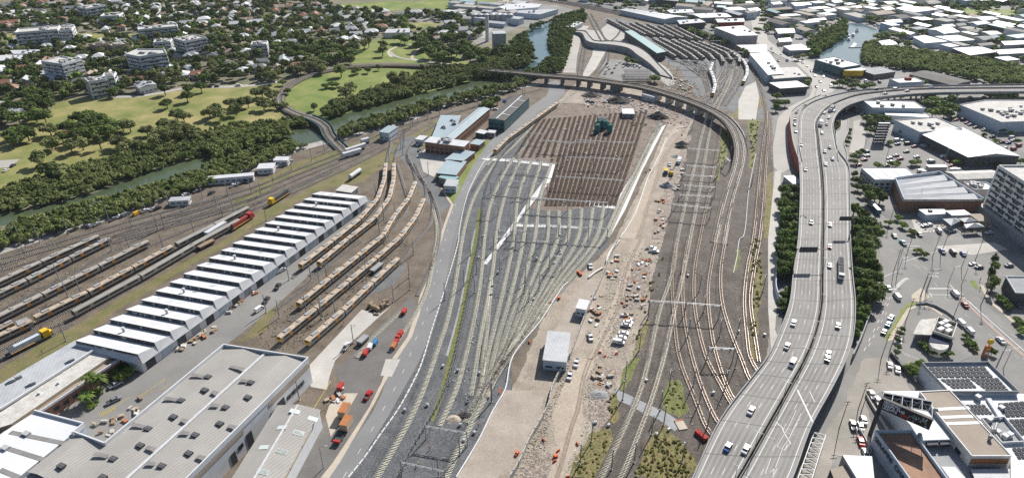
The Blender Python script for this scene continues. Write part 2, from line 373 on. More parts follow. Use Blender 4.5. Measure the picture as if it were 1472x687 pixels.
gs('ballast_apron','561,218 580,198 597,196 608,232 631,272 646,295 633,312 608,282 593,250 580,232',.075,'ballast_grey')
gs('courtyard','i: 240,640 340,560 520,600 620,590 500,687 6: 1020,330 960,300 940,220',.09,'concrete')
gs('office_grass','i: 700,687 820,560 860,560 740,687',.085,'green_grass'); gs('office_grass','6: 1340,120 1250,270 1180,390 1130,490 1075,400 1150,330 1200,285 1260,220 1310,120',.085,'green_grass')
gs('lawn_strip','i: 350,345 500,290 560,270 640,225 740,215 700,240 560,290 400,360',.085,'weed_grass')
gs('access_road','465,687 503,640 533,597 547,570 566,516 588,484 600,439 618,389 635,344 650,295 663,270 680,237 703,205 736,175 765,152 786,138 789,128 776,122 800,116 812,122 812,135 799,148 784,168 770,180 736,200 718,217 691,247 668,287 657,344 638,419 618,482 603,518 560,595 503,687 470,740 430,740',.12,'asphalt')
gs('kerb_path','14: 370,687 440,600 560,420 650,280 720,140 735,100 760,103 740,140 680,260 580,430 480,600 420,687',.14,'footpath')
gs('kerb_strip','10: 780,687 870,560 915,430 940,330 990,180 1055,0 6: 1050,687 1080,600 1120,490 1060,400 1068,395 1135,490 1095,600 1068,687 10: 1068,0 1008,180 960,330 940,430 895,560 810,687',.14,'footpath')
gs('crossing_pad','14: 745,5 830,5 780,105 715,100',.13,'concrete')
# central ballast
gs('fan_ballast','14: 530,687 730,350 940,30 10: 940,687 1000,550 1080,300 1165,0 6: 1150,687 1200,450 1290,290 1400,170 1470,110 7: 150,30 230,10 560,20 840,20 880,30 700,330 590,560 560,660 11: 560,30 300,275 0,687 14: 1470,180 1160,687',.10,'ballast_fan')
gs('old_yard_ballast','775,160 800,150 830,150 850,155 935,162 945,185 925,225 905,258 880,300 868,296 830,300 800,305 762,300 805,238 736,228 752,205 770,184',.13,'ballast_rust')
gs('fresh_ballast','14: 960,687 1040,600 990,560 1080,420 1200,420 1180,560 1100,687',.13,'ballast_fresh')
gs('ballast_heap_ground','14: 1040,430 1160,200 1260,60 1330,60 1240,280 1200,410',.12,'ballast_fresh')
for k,s in enumerate(['736,229 801,237 801,241 738,233','802,238 790,262 745,318 738,322 752,300 780,262 792,240','740,322 800,324 834,326 834,329 798,327 738,326','690,228 736,229 738,233 700,231','842,290 870,294 888,297 886,301 860,298 842,295','746,318 700,380 694,380 738,320']): gs('concrete_path',s,.16,'concrete_white')
for s in ['7: 815,75 840,75 720,320 640,470 600,505 575,500 690,320','7: 862,40 884,30 750,290 650,520 565,668 545,660 630,500 730,290']: gs('concrete_strip',s,.16,'concrete_white')
# NG
# construction land
gs('construction_ground','640,720 655,695 736,560 775,470 811,411 856,376 886,344 905,300 930,250 950,200 962,172 930,160 880,150 835,150 800,148 830,118 900,120 950,135 1000,148 1003,160 992,185 978,220 957,270 947,310 954,344 938,400 931,454 917,500 892,555 872,600 842,640 815,695 800,740 620,740',.11,'dirt')
gs('works_ground','l: 0,200 180,170 500,240 800,330 960,420 900,520 700,460 560,400 380,420 150,330 0,340',.135,'rubble_dirt')
gs('haul_road','11: 700,0 770,0 700,150 640,330 560,560 500,687 15: 480,0 400,190 420,380 330,590 290,687 200,687 260,500 230,330 300,150 370,0 11: 440,687 560,400 640,180',.14,'haul_dirt')
gs('haul_track','7: 1010,30 900,110 830,280 800,420 700,687 620,687 740,440 820,280 880,110 940,30',.14,'haul_dirt')
gs('site_yard','k: 520,690 700,380 830,130 900,5 1230,0 1150,230 1020,500 840,690 760,760 480,760',.15,'pink_dirt')
gs('site_pad','11: 440,230 530,230 470,400 440,520 330,687 160,687 300,400',.15,'pink_dirt')
gs('rubble','11: 700,120 790,110 770,400 640,400 660,240',.16,'rubble_dirt')
gs('rubble_strip','7: 870,420 900,380 960,200 1000,100 1030,90 970,330 920,470 900,560 860,687 800,687 830,540',.16,'rubble_dirt')
gs('rubble_bank','15: 450,180 500,60 620,60 580,200 560,340 480,430 440,340',.16,'rubble_dirt')
gs('spoil','15: 60,640 150,520 240,560 200,687 40,687',.16,'rubble_dirt')
# right-hand corridor
gs('corridor_ballast','818,740 872,600 892,555 917,500 931,454 938,400 954,344 947,310 957,270 978,220 992,185 1003,160 1000,148 1040,160 1052,180 1100,175 1112,240 1106,330 1112,420 1100,520 1060,620 1000,720',.12,'ballast_dark')
gs('main_line_ballast','1010,150 1030,60 1000,48 940,30 886,18 836,6 800,4 860,2 960,22 1040,50 1075,85 1105,130 1112,172 1060,172 1050,160',.10,'ballast_grey')
for s in ['15: 620,180 640,60 700,0 740,0 700,80 640,190','15: 860,270 900,130 960,120 1020,290 960,340 880,310','7: 1190,60 1240,60 1250,130 1215,240 1190,360 1175,350','7: 1350,0 1420,0 1400,150 1380,290 1360,280 1375,130','11: 1275,60 1310,60 1300,150 1280,190 1268,180']: gs('weeds',s,.15,'lush_weeds')
for s in ['15: 700,687 760,520 800,440 880,380 960,470 1040,560 1060,640 1010,687','15: 330,687 370,560 480,400 560,400 590,480 520,600 480,687','15: 530,330 560,200 600,200 620,330 580,380','11: 1360,0 1420,0 1440,200 1400,687 1350,687 1380,300','7: 1440,350 1500,300 1500,687 1450,687','11: 700,640 760,480 800,460 760,600 700,687','3: 1240,687 1320,600 1300,540 1440,560 1440,600 1360,687']: gs('scrub_ground',s,.15,'rank_grass')
gs('stabling_ballast','3: 520,110 620,105 900,190 1180,310 1200,420 1160,600 1060,560 960,400 700,270 560,180',.11,'ballast_grey')
gs('yard_road','3: 560,130 620,180 720,230 800,330 900,400 950,480 900,500 800,420 700,310 600,250 470,250 430,200 420,170 500,180',.125,'road_light')
gs('staff_car_park','3: 530,340 700,350 830,400 860,460 640,470 500,440',.13,'asphalt_old')
gs('works_lane','3: 470,250 560,262 520,330 480,400 440,440 400,440 430,380 460,320',.13,'concrete')
gs('old_pad','3: 1300,690 1300,580 1340,500 1400,470 1420,560 1400,690',.16,'concrete')
gs('service_track','12: 20,690 0,400 0,0 8: 0,687 40,300 75,290 70,400 60,687 12: 50,0 50,400 40,520 70,600 40,687',.16,'concrete')
# roads
def road(name,s,width,z,m='road_light',line=None):
    pa=Path(spline(W(s),6)); mb=MB(); ribbon(mb,pa,-width/2,width/2,z,m); o=mb.build(name); o['kind']='structure'
    return pa
r0=road('creek_road','-60,380 50,345 130,320 197,300 262,275 368,240 430,215 518,192 583,174 643,150 700,139 745,126 775,121',8,.13)
road('creek_path','3: 330,420 340,330 360,250 365,200 420,150',12,.13)
road('park_path','2: 780,330 760,305 775,285 870,258 940,258 900,340 1000,355 1230,380',3.2,.13,'footpath')
for s,wd in [('2: 770,300 800,325 930,350 1200,375',4),('1: 1100,500 1290,500 1470,490 2: 130,470',7),('1: 920,390 1040,350 1160,300 1300,220',9),('1: 0,170 430,150 760,40',7),('1: 640,560 830,550 1100,500',6),('1: 880,90 1000,0',7),('2: 700,180 900,190 1280,220 1330,180',8),('2: 1330,180 1400,60 1440,0',9),('2: 0,130 260,120 600,170',7),('5: -40,260 90,250',14)]: road('suburb_street',s,wd,.1,'road_light')
gs('arterial_road','1111,212 1118,170 1134,154 1163,140 1168,128 1162,108 1145,92 1104,72 1084,58 1079,25 1078,10 1092,10 1096,20 1104,58 1130,80 1178,92 1200,112 1204,125 1196,133 1168,142 1142,157 1136,172 1133,212 1136,242 1122,250 1112,240',.05,'road_light')
gs('side_road','1217,272 1232,285 1255,300 1290,325 1320,344 1335,352 1372,362 1420,366 1480,368 1480,395 1440,398 1400,420 1420,440 1472,492 1500,540 1500,600 1440,545 1400,500 1375,470 1345,440 1318,428 1300,445 1280,480 1262,520 1240,560 1205,620 1150,690 1120,740 1100,740 1180,600 1225,520 1262,440 1272,400 1262,350 1240,320 1217,300',.06,'asphalt_old')
gs('frontage_land','16: 560,0 700,0 830,190 660,190 560,260 600,400 570,560 400,560 330,687 180,687 330,430 440,260 500,120',.07,'frontage')
road('gravel_crossing','15: 560,190 640,225 760,285 850,320 960,400',5,.165,'concrete_grey')
gs('car_park','8: 480,190 560,190 600,60 720,60 860,150 1100,190 1060,270 640,275 480,260',.06,'asphalt_old')
gs('forecourt','g: 440,350 540,280 640,300 780,360 920,460 1000,640 1020,687 e: 860,140 600,150 400,130 290,30 g: 330,640 420,520',.08,'asphalt_old')
gs('grass_verge','g: 240,510 380,280 440,220 540,205 500,235 440,260 380,380 300,510 260,560',.10,'green_grass')
gs('grass_verge','g: 990,20 1040,20 1070,90 1050,100 1010,60',.10,'green_grass')
gs('footpath','g: 260,560 400,330 450,260 540,235 640,240 760,320 745,330 640,258 540,250 470,280 330,540',.11,'footpath')
gs('footpath','g: 1080,60 1110,60 1180,180 1290,290 1472,460 1472,490 1280,310 1150,200',.11,'footpath')
gs('median_strip','g: 800,40 830,60 920,160 1000,240 1200,430 1472,670 1472,700 1180,440 980,250 900,170',.12,'red_median')
gs('traffic_island','g: 480,150 560,85 590,100 640,170 560,210 480,200',.12,'footpath')
gs('slip_road','8: 490,10 530,0 560,80 555,160 530,190 465,190 480,120 490,60',.06,'road_light')
gs('yard_court','12: 960,40 1300,20 1380,60 1180,90 1000,70',.09,'concrete')
gs('yard_paving','h: 480,590 760,560 1150,560 1190,650 900,700 520,700',.08,'concrete')
road('narrow_grass','690,300 686,330 679,370 665,442 656,480 648,510 641,545 632,575 620,605',1.9,.155,'lush_weeds')
road('side_path','684,330 676,370 662,442 653,478 643,512',1.5,.15,'concrete_grey')
for s in ['11: 735,0 640,200 600,400 500,600 460,687','11: 745,0 652,200 612,400 512,600 472,687','15: 440,0 400,120 370,300 330,400 290,560 250,687','15: 460,0 415,120 385,300 345,400 305,560 265,687','7: 985,60 880,200 830,330 780,480 720,687','7: 995,60 892,200 842,330 792,480 734,687']: road('wheel_ruts',s,.7,.17,'ruts')
# painted road markings
mk=MB()
def line(s,wd,dash=None,z=.16,m='white_paint',into=None):
    pa=Path(spline(W(s),6)); b=into or mk
    if dash:
        d=0
        while d<pa.L: ribbon(b,pa,-wd/2,wd/2,z,m,d,min(pa.L,d+dash[0]),3); d+=dash[0]+dash[1]
    else: ribbon(b,pa,-wd/2,wd/2,z,m,step=8)
line('14: 500,687 560,590 660,420 760,240 830,110 880,0 10: 905,600 960,480 1010,300 1060,120 1090,0 6: 1110,600 1150,480 1240,320 1330,190 1420,90',.13,(2.5,8))
for s in ['g: 630,145 820,148','g: 640,90 800,90','12: 920,285 1060,285','12: 800,40 870,40','12: 810,55 880,55','g: 940,170 1472,640']: line(s,.35,z=.14)
for s in ['g: 60,640 230,300 330,140','12: 1100,300 1350,560 1470,687','12: 700,60 860,160 1000,300','8: 600,590 760,687 12: 780,60 1040,270']: line(s,.2,(3,5),z=.13)
for s in ['12: 1010,330 1440,687','12: 1110,330 1470,600','12: 640,420 760,250','8: 500,440 740,687','g: 100,600 260,300']: line(s,.15,(3,4),z=.145)
for s in ['12: 640,230 700,200 760,180','12: 780,130 1000,60','12: 660,330 700,345','g: 640,130 660,170']: line(s,.25,z=.146)
line('g: 330,100 420,10 455,0',1.6,(.7,.7),z=.13); line('g: 820,60 900,150',.2,z=.14)
line('13: 810,215 975,105 1010,118 850,232 810,215',.2,m='yellow_paint',z=.14); line('13: 590,330 640,300 700,250 740,225',.2,m='yellow_paint',z=.14)
for k in range(9): line('d: %d,%d %d,%d'%(870+k*16,118-k*8,890+k*16,150-k*8),.15,m='yellow_paint',z=.14)
line('14: 430,130 330,290 270,380',.2,m='yellow_paint',z=.14); line('e: 400,210 520,60 560,110',.15,m='yellow_paint',z=.14)
for k in range(6): line('e: %d,%d %d,%d'%(395+k*30,30+k*14,430+k*30,70+k*10),.15,z=.14)
o=mk.build('road_markings'); o['kind']='structure'
# ---------------------------------------------------------------- viaduct
DZ=8.0
CS=[((961,760),(1018,760),(1112,760)),((987,705),(1049,705),(1129,705)),((996,687),(1061,687),(1139,687)),((1036,603),(1104,613),(1166,613)),((1081,543),(1138,552),(1195,560)),((1104,513),(1158,515),(1217,515)),((1120,478),(1172,480),(1226,484)),((1134,440),(1180,444),(1229,438)),((1140,394),(1182,394),(1225,394)),((1147,344),(1183,344),(1222,344)),((1149,308),(1183.5,308),(1222,308)),((1150,272),(1183,272),(1221,272)),((1149,242),(1180.5,241),(1219,238)),((1147,222),(1178,220),(1205,218)),((1149,195),(1175.5,196),(1200.5,200)),((1150,172),(1174,176),(1198,178)),((1155,157),(1180,166),(1204,164)),((1172,146),(1190,155),(1217,154)),((1198,138),(1210,144.5),(1233,148)),((1224,132.5),(1235,136.8),(1255,142.5)),((1263,128.5),(1275,132),(1290,138)),((1296,126),(1305,129.6),(1320,136)),((1340,124.5),(1345,128.2),(1358,134.3)),((1472,122.5),(1472,127),(1472,132.8)),((1640,120.5),(1640,125.5),(1640,131.5))]
EL,EM,ER=[spline([P(*c[i],DZ) for c in CS],5) for i in range(3)]
def resamp(pts,anchors,n=10):
    # equal pieces between the cross-sections
    out=[]; pa=Path(pts)
    idx=[min(range(len(pts)),key=lambda k:(pts[k]-a).length) for a in anchors]
    for i0,i1 in zip(idx,idx[1:]):
        a,b=pa.c[i0],pa.c[i1]
        for k in range(n): out.append(pa.at(a+(b-a)*k/n))
    out.append(pts[idx[-1]]); return out
XL,XM,XR=[resamp(e,[P(*c[i],DZ) for c in CS]) for i,e in enumerate((EL,EM,ER))]
mb=MB()
def slab(mb,A,B,th,m,side):
    dn=Vector((0,0,-th))
    for a0,a1,b0,b1 in zip(A,A[1:],B,B[1:]):
        mb.face([a0,b0,b1,a1],m); mb.face([a0+dn,a1+dn,b1+dn,b0+dn],side); mb.face([a0,a1,a1+dn,a0+dn],side); mb.face([b0,b0+dn,b1+dn,b1],side)
inner=[m.lerp(l,.035) for l,m in zip(XL,XM)]; inner2=[m.lerp(r,.035) for r,m in zip(XR,XM)]
via=thing('road_viaduct','long curved grey motorway viaduct carrying two carriageways past the rail yard','viaduct',XM[90]*1.0,lm='the motorway viaduct'); via.location.z=0
vo=Vector(via.location)
def partof(root,mb,name):
    o=mb.build(name); o.parent=root; o.matrix_parent_inverse=Matrix.Translation(-Vector(root.location)); return o
mb=MB(); slab(mb,XL,inner,1.5,'deck','concrete_dark'); partof(via,mb,'carriageway')  # dark side colour on both decks stands in for shade on the fascia
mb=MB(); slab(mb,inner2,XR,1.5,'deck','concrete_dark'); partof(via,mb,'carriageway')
def wall(mb,A,h,th,m,z0=0.):
    for a,b in zip(A,A[1:]):
        if (b-a).length<.01: continue
        mb.beam(a+Vector((0,0,z0+h/2)),b+Vector((0,0,z0+h/2)),th,h,m)
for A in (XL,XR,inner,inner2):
    mb=MB(); wall(mb,A,1.0,.35,'concrete_dark' if A in(inner,inner2) else 'concrete_grey',.02); partof(via,mb,'barrier')  # outer barriers in a darker grey, fascia shade put into the colour
mb=MB()
def lanes(mb,A,B,fr,dash):
    L_=[a.lerp(b,fr)+Vector((0,0,.03)) for a,b in zip(A,B)]; pa=Path(L_)
    if dash:
        d=0
        while d<pa.L: ribbon(mb,pa,-.065,.065,0,'white_paint',d,min(pa.L,d+3),3); d+=12
    else: ribbon(mb,pa,-.1,.1,0,'white_paint',step=5)
for A,B in((XL,inner),(inner2,XR)):
    for fr in(.24,.49,.76):
        for k in(-.9,.9):
            pa=Path([a.lerp(b,fr)+(b-a).normalized()*k+Vector((0,0,.012)) for a,b in zip(A,B)]); ribbon(mb,pa,-.42,.42,0,'lane_wear',step=6)
    for fr,d in((.12,0),(.36,1),(.62,1),(.9,0)): lanes(mb,A,B,fr,d)
for i in range(0,len(XM),6):
    for A,B in((XL,inner),(inner2,XR)): mb.beam(A[i]+Vector((0,0,.03)),B[i]+Vector((0,0,.03)),.22,.012,'concrete_dark')
# crack sealing on the near carriageway
random.seed(5)
def crack(pts,wd):
    q=[P(x,y,DZ+.04) for x,y in T(pts)]
    for a,b in zip(q,q[1:]): mb.beam(a,b,wd,.01,'white_paint')
crack('n: 250,0 375,260',.55); crack('n: 95,260 130,290 150,340 200,420',.3)
crack('n: 345,10 385,95',.25); crack('n: 240,155 215,215 180,290 90,440 150,465 190,420',.14); crack('n: 280,180 240,260 190,370 140,440 80,600',.14); crack('n: 180,205 250,240 270,225',.12); crack('n: 150,330 230,350',.12); crack('n: 40,640 70,610 60,680',.14); crack('n: 0,360 80,382',.15); crack('n: 0,650 45,530',.15)
partof(via,mb,'lane_markings')
mb=None
for i in range(6,len(XM)-4,9):
    c=XM[i]; acr=(XR[i]-XL[i]).normalized(); Lw=(XR[i]-XL[i]).length; mb=MB()
    mb.beam(XL[i].lerp(XR[i],.06)-Vector((0,0,2.1)),XL[i].lerp(XR[i],.94)-Vector((0,0,2.1)),1.5,1.2,'concrete')
    for f in(.2,.5,.8): q=XL[i].lerp(XR[i],f); mb.tube((q.x,q.y,0),(q.x,q.y,DZ-2.7),.8,.8,'concrete',8)
    partof(via,mb,'pier')
# ramps that leave and join the viaduct, on solid walls
def ramp(name,label,Ls,Rs,zs,wallm,lm=None):
    A=[P(x,y,z) for (x,y),z in zip(T(Ls),zs)]; B=[P(x,y,z) for (x,y),z in zip(T(Rs),zs)]
    n=10; a2=[];b2=[]
    pa,pb=Path(spline(A,2)),Path(spline(B,2))
    for k in range(41): a2.append(pa.at(pa.L*k/40)); b2.append(pb.at(pb.L*k/40))
    r=thing(name,label,'ramp',(a2[20].x,a2[20].y,0),lm=lm)
    mb=MB()
    for a0,a1,b0,b1 in zip(a2,a2[1:],b2,b2[1:]): mb.face([a0,b0,b1,a1],'deck')
    partof(r,mb,'roadway'); mb=MB()
    for E in(a2,b2):
        for p,q in zip(E,E[1:]): mb.face([p,q,(q.x,q.y,0),(p.x,p.y,0)],wallm)
    partof(r,mb,'retaining_wall')
    mb=MB(); wall(mb,a2,.9,.3,'concrete'); wall(mb,b2,.9,.3,'concrete'); partof(r,mb,'barrier'); return r
ramp('entry_ramp','narrow viaduct entry ramp on a red brick retaining wall beside the arterial road','1150,236 1140,206 1136,172 1137,162 1149,152 1168,142 1180,137','1153,232 1148,205 1149,175 1152,159 1162,150 1176,143.5 1186,141',(8.05,8,7.5,7,5.5,3,1),'red_wall')
ramp('exit_ramp','curving viaduct exit ramp beside a strip of shrubs near the car park','1205,232 1202,200 1202,190 1208,184 1209,174','1217,236 1217,222 1213,205 1219,190 1219,172',(8.05,7.6,7,5.5,3),'concrete')
# overhead sign frames on the viaduct, seen from behind
for s,lab in (('8: 410,566 480,566','dark overhead road sign on a cantilever above the carriageway beside the street trees'),):
    (x0,y0),(x1,y1)=T(s); A=P(x0,y0,DZ+8.5); B=P(x1,y1,DZ+8.5); B=Vector((B.x,A.y,B.z)); r=thing('overhead_sign',lab,'road sign',(B.x+1.5,B.y,DZ))
    m_=MB(); m_.beam((B.x+1.5,B.y,DZ-1),(B.x+1.5,B.y,DZ+9),.4,.4,'dark_steel'); m_.beam((B.x+1.5,B.y,DZ+8.5),(A.x,A.y,DZ+8.5),.3,.3,'dark_steel'); partof(r,m_,'sign_frame')
    m_=MB(); m_.box(((A.x+B.x)/2,A.y-.3,DZ+8.5),(abs(B.x-A.x),.2,2.4),'dark_steel'); partof(r,m_,'sign_panel')
for s,lab in (('12: 180,57 283,57','wide dark direction sign above the carriageway beside the tree row'),):
    (x0,y0),(x1,y1)=T(s); A=P(x0,y0,DZ+8.5); B=P(x1,y1,DZ+8.5); B.y=A.y; r=thing('overhead_sign',lab,'road sign',(A.x-1.2,A.y,DZ))
    m_=MB(); m_.beam((A.x-1.2,A.y,DZ-1),(A.x-1.2,A.y,DZ+9),.4,.4,'dark_steel'); m_.beam((A.x-1.2,A.y,DZ+8.5),(B.x+5,B.y,DZ+8.5),.3,.3,'dark_steel'); partof(r,m_,'sign_frame')
    m_=MB(); m_.box(((A.x+B.x)/2,A.y-.3,DZ+8.5),(abs(B.x-A.x),.2,2.9),'dark_steel'); partof(r,m_,'sign_panel')
# ---------------------------------------------------------------- railway tracks
TRK={}
LMT=[]
def track(key,s,label,sl='sleeper_concrete',rail='rail_steel',z=.2,zs=None,offs=0,pts=None,rw=.07,bed=None,gap=.7):
    if pts is None:
        q=T(s); pts=[P(x,y,(zs[i] if zs else z)) for i,(x,y) in enumerate(q)]
    pa=Path(spline(pts,3)); 
    if offs:
        pa=Path([pa.at(d)+Vector((pa.dir(d).y,-pa.dir(d).x,0))*offs for d in np.linspace(0,pa.L,max(3,int(pa.L/4)))])
    TRK[key]=pa
    mid=pa.at(pa.L/2); r=thing('railway_track',label,'railway track',(mid.x,mid.y,0),group='railway tracks',auto=True)
    if bed: mb=MB(); ribbon(mb,pa,-1.45,1.45,-.05,bed,step=5); o=partof(r,mb,'ballast')
    n=int(pa.L/gap); v=np.zeros((n,8,3)); 
    bx=np.array([(x*1.08,y*.16,z) for z in(-.02,.14) for x,y in((-1,-1),(1,-1),(1,1),(-1,1))])
    for i in range(n):
        d=i*gap; p=pa.at(d); t=pa.dir(d); nr=(t.y,-t.x); j=random.uniform(-.05,.05)
        v[i,:,0]=p.x+bx[:,0]*nr[0]+(bx[:,1]+j)*t.x; v[i,:,1]=p.y+bx[:,0]*nr[1]+(bx[:,1]+j)*t.y; v[i,:,2]=p.z+bx[:,2]
    q=np.array([(4,5,6,7),(0,1,5,4),(1,2,6,5),(2,3,7,6),(3,0,4,7)]); f=(np.arange(n)[:,None,None]*8+q[None]).reshape(-1)
    o=npmesh('sleepers',v.reshape(-1,3),f,sl); o.parent=r; o.matrix_parent_inverse=Matrix.Translation(-Vector(r.location)); o['kind']='stuff'
    if key[:3] in('fan','rig','edg','mai','loo'):
        mb=MB(); ribbon(mb,pa,-.03,.03,6.1,'wire_dark',step=12,thick=.05); ribbon(mb,pa,-.03,.03,7.2,'wire_dark',step=12,thick=.05); partof(r,mb,'contact_wire')
    for sd_ in(-1,1):
        mb=MB(); ribbon(mb,pa,sd_*.535-rw/2,sd_*.535+rw/2,.3,rail,step=4,thick=.11); partof(r,mb,'rail')
    return pa
def npmesh(name,v,f,m,link=True,mats=None,mi=None):
    me=bpy.data.meshes.new(name); n=len(f)//4
    me.vertices.add(len(v)); me.vertices.foreach_set('co',np.asarray(v,dtype=np.float32).ravel())
    me.loops.add(len(f)); me.loops.foreach_set('vertex_index',np.asarray(f,dtype=np.int32))
    me.polygons.add(n); me.polygons.foreach_set('loop_start',np.arange(0,4*n,4,dtype=np.int32)); me.polygons.foreach_set('loop_total',np.full(n,4,dtype=np.int32))
    for k in (mats or [m]): me.materials.append(M[k])
    if mi is not None: me.polygons.foreach_set('material_index',np.asarray(mi,dtype=np.int32))
    me.update(calc_edges=True); me.validate()
    if not link: return me
    o=bpy.data.objects.new(name,me); C.objects.link(o); return o
random.seed(2)
# main lines beside the creek road
MAINL=['-40,384 92,346 197,315 300,288 368,268 430,243 500,216 560,188 620,170 700,150 745,137 780,128','-40,392 92,353 197,323 300,296 368,275 430,250 500,222 560,194 600,180',
 '-40,402 92,362 197,332 300,304 368,283 430,257 500,228 560,199 590,186','-40,411 92,370 197,340 300,311 368,291 440,260 520,224 580,194']
for i,s in enumerate(MAINL): track('main%d'%i,s,'brown main line track by the creek','sleeper_grey','rail_rusty' if i>1 else 'rail_steel')
YD=['-60,440 0,415 70,380 145,346 200,327 270,300 330,280','-60,458 0,431 80,390 160,350 230,320 300,298 368,276','-60,474 0,446 90,400 180,352 260,318 330,298 400,272','-60,494 0,464 110,408 215,354 290,322 340,304 400,280 480,246','-60,512 0,482 100,432 200,382 260,350 330,316 410,282 500,242 560,212','-20,497 22,479 120,432 250,361 330,320 368,300','-60,521 0,492 52,468 120,436',
 '-60,535 0,504 50,480 107,457 180,418 262,369 324,335 340,326','-60,548 0,517 75,482 110,462','0: 40,390 100,366 200,336 300,310 380,290']
for i,s in enumerate(YD): track('yard%d'%i,s,'yard track among the silver trains','sleeper_grey','rail_rusty')
# middle sidings
MID=[('mid0','420,400 433,389 458,370 490,345 520,320 540,298 551,275 554,252 556,230 562,205'),('mid1','445,396 459,386 490,360 508,345 530,328 545,315 560,292 566,270 566,250 568,225 575,205'),
('mid2','415,460 431,444 470,412 510,380 553,344 562,325 578,305 592,285 598,262 592,240 585,222'),('mid3','390,505 403,494 450,456 500,414 540,380 580,344 594,325 606,303 612,283 610,262 600,240'),
('mid4','430,510 443,499 500,449 541,409 579,373 600,345 618,322 622,300 620,282 605,255 596,235'),('mid5','600,425 625,370 632,330 628,300 615,272 598,248 585,225 600,198 640,172 690,150'),('mid6','560,505 590,462 612,420 622,375 628,330 622,300'),
('mid7','470,420 520,375 560,335 585,300 578,260 570,235'),('mid8','10: 830,420 720,520 640,600 570,687'),('mid9','395,445 430,420 480,375 520,345')]
for k,s in MID: track(k,s,'curving siding track among cream trains','sleeper_grey' if k not in('mid6','mid8') else 'sleeper_concrete','rail_rusty')
# loop railway and flyover
LOOP='500,222 482,205 472,193 468,183 452,172 425,163 407,153 402,144 406,132 422,119 450,107 493,98 540,94 600,94 668,97 700,101 736,104 786,109 836,113 886,120 924,126 961,136 999,149 1024,160 1044,173 1059,193 1065,215 1062,240 1052,272 1042,310 1034,350'
LZ=[.3,.4,1.5,3,3.2,2.2,1.4,1,1,1,1,1,1.5,2.5,4.5,6.5,7,7,7,7,7,7,7,7,6.8,6,4.5,3,1.6,.6,.3]
q=T(LOOP); base=Path(spline([P(x,y,z) for (x,y),z in zip(q,LZ)],3))
sub=[base.at(d) for d in np.linspace(0,base.L,200)]
for i,of in enumerate((-2.1,2.1)):
    track('loop%d'%i,None,'loop track on the curving flyover','sleeper_grey','rail_steel',pts=[base.at(d)+Vector((base.dir(d).y,-base.dir(d).x,0)).normalized()*of+Vector((0,0,.1)) for d in np.linspace(0,base.L,160)],bed=None)
fly=thing('rail_flyover','long curving brown rail flyover on concrete piers crossing the construction site','rail bridge',(base.at(base.L*.7).x,base.at(base.L*.7).y,0),lm='the rail flyover')
mb=MB(); ribbon(mb,base,-4.3,4.3,.05,'ballast_brown',base.L*.42,None,5,thick=1.5); ribbon(mb,base,-3.9,3.9,.05,'ballast_brown',0,base.L*.42,5,thick=.6); partof(fly,mb,'deck')
for sd_ in(-1,1): 
    mb=MB(); ribbon(mb,base,sd_*4.3-.12,sd_*4.3+.12,.75,'concrete_dark',base.L*.42,None,5,thick=.7); partof(fly,mb,'parapet')
for px in(742,760,787,808,831,850,868,888,930,948,963,978,993,1008,1022,1036,1048):
    d=min(np.linspace(0,base.L,400),key=lambda dd:abs(toPx(base.at(dd))[0]-px)+ (0 if dd>base.L*.4 else 1e4)); p=base.at(d); t=base.dir(d); mb=MB()
    mb.box((p.x,p.y,(p.z-1.5)/2),(2.6 if px not in(908,888) else 9,8.2,p.z-1.6),'concrete_dark' if px<900 else 'concrete',math.atan2(t.y,t.x)); partof(fly,mb,'pier')
emb=MB(); ribbon(emb,base,-4.5,4.5,-.25,'ballast_dark',0,base.L*.44,5,thick=3); o=emb.build('embankment'); o['kind']='structure'
mb=MB()
cr=thing('creek_rail_bridge','blue-sided steel rail bridge over the creek beside the park loop','rail bridge',(*base.at(base.L*.05).xy,0),lm='the blue rail bridge')
for sd_ in(-1,1): mb=MB(); ribbon(mb,base,sd_*4.5-.15,sd_*4.5+.15,1.1,'teal_wall',base.L*.015,base.L*.10,5,thick=1.5); partof(cr,mb,'girder')
# fan of new tracks
FAN=[('775,172 736,212 718,228 701,250 680,287 668,325 664,344 652,419 640,469 628,504 606,565 586,608 558,658 541,687 520,730'),
('760,205 735,232 718,262 703,300 696,344 690,407 680,464 671,504 655,560 630,615'),
('748,230 728,275 716,320 706,400 691,480 676,570'),('764,232 745,280 738,344 722,422 703,500 688,570 668,610'),('778,233 760,290 752,344 735,420 712,500 694,572'),('792,236 775,290 768,344 747,420 720,500 696,575')]
for i,s in enumerate(FAN): track('fan%d'%i,s,'new pale-sleepered fan track',bed='ballast_fan')
top=[(783,176),(793,172),(803,170),(813,168),(823,166),(833,165),(843,163)]
FR=[(788,303,786,344,762,410,727,500,699,573),(803,303,801,344,771,410,733,500,700,565),(819,302,815,344,781,410,736,500,704,555),(836,300,830,344,790,410,739,500,708,548),(852,299,843,344,797,410,742,500,712,540),(868,297,856,344,803,411,742,502,718,523)]
for i,f in enumerate(FR):
    tx=860+i*13; s=' '.join('%g,%g'%(f[j],f[j+1]) for j in range(0,10,2)); mid='%g,%g'%(f[0]+(tx-f[0])*.62,f[1]-80)
    track('fann%d'%i,s,'new pale-sleepered fan track',bed='ballast_fan')
track('edge','948,180 915,245 888,297 868,340 845,372 811,411 768,464 740,503 718,533 700,566 681,603 655,655 635,700','outermost fan track by the barrier',bed='ballast_fan')
track('strip','950,178 918,245 893,297 873,342','short track between concrete strips',bed='ballast_fan')
track('ladder','706,400 700,470 694,520 690,560 672,600','ladder track joining the fan',bed='ballast_fan')
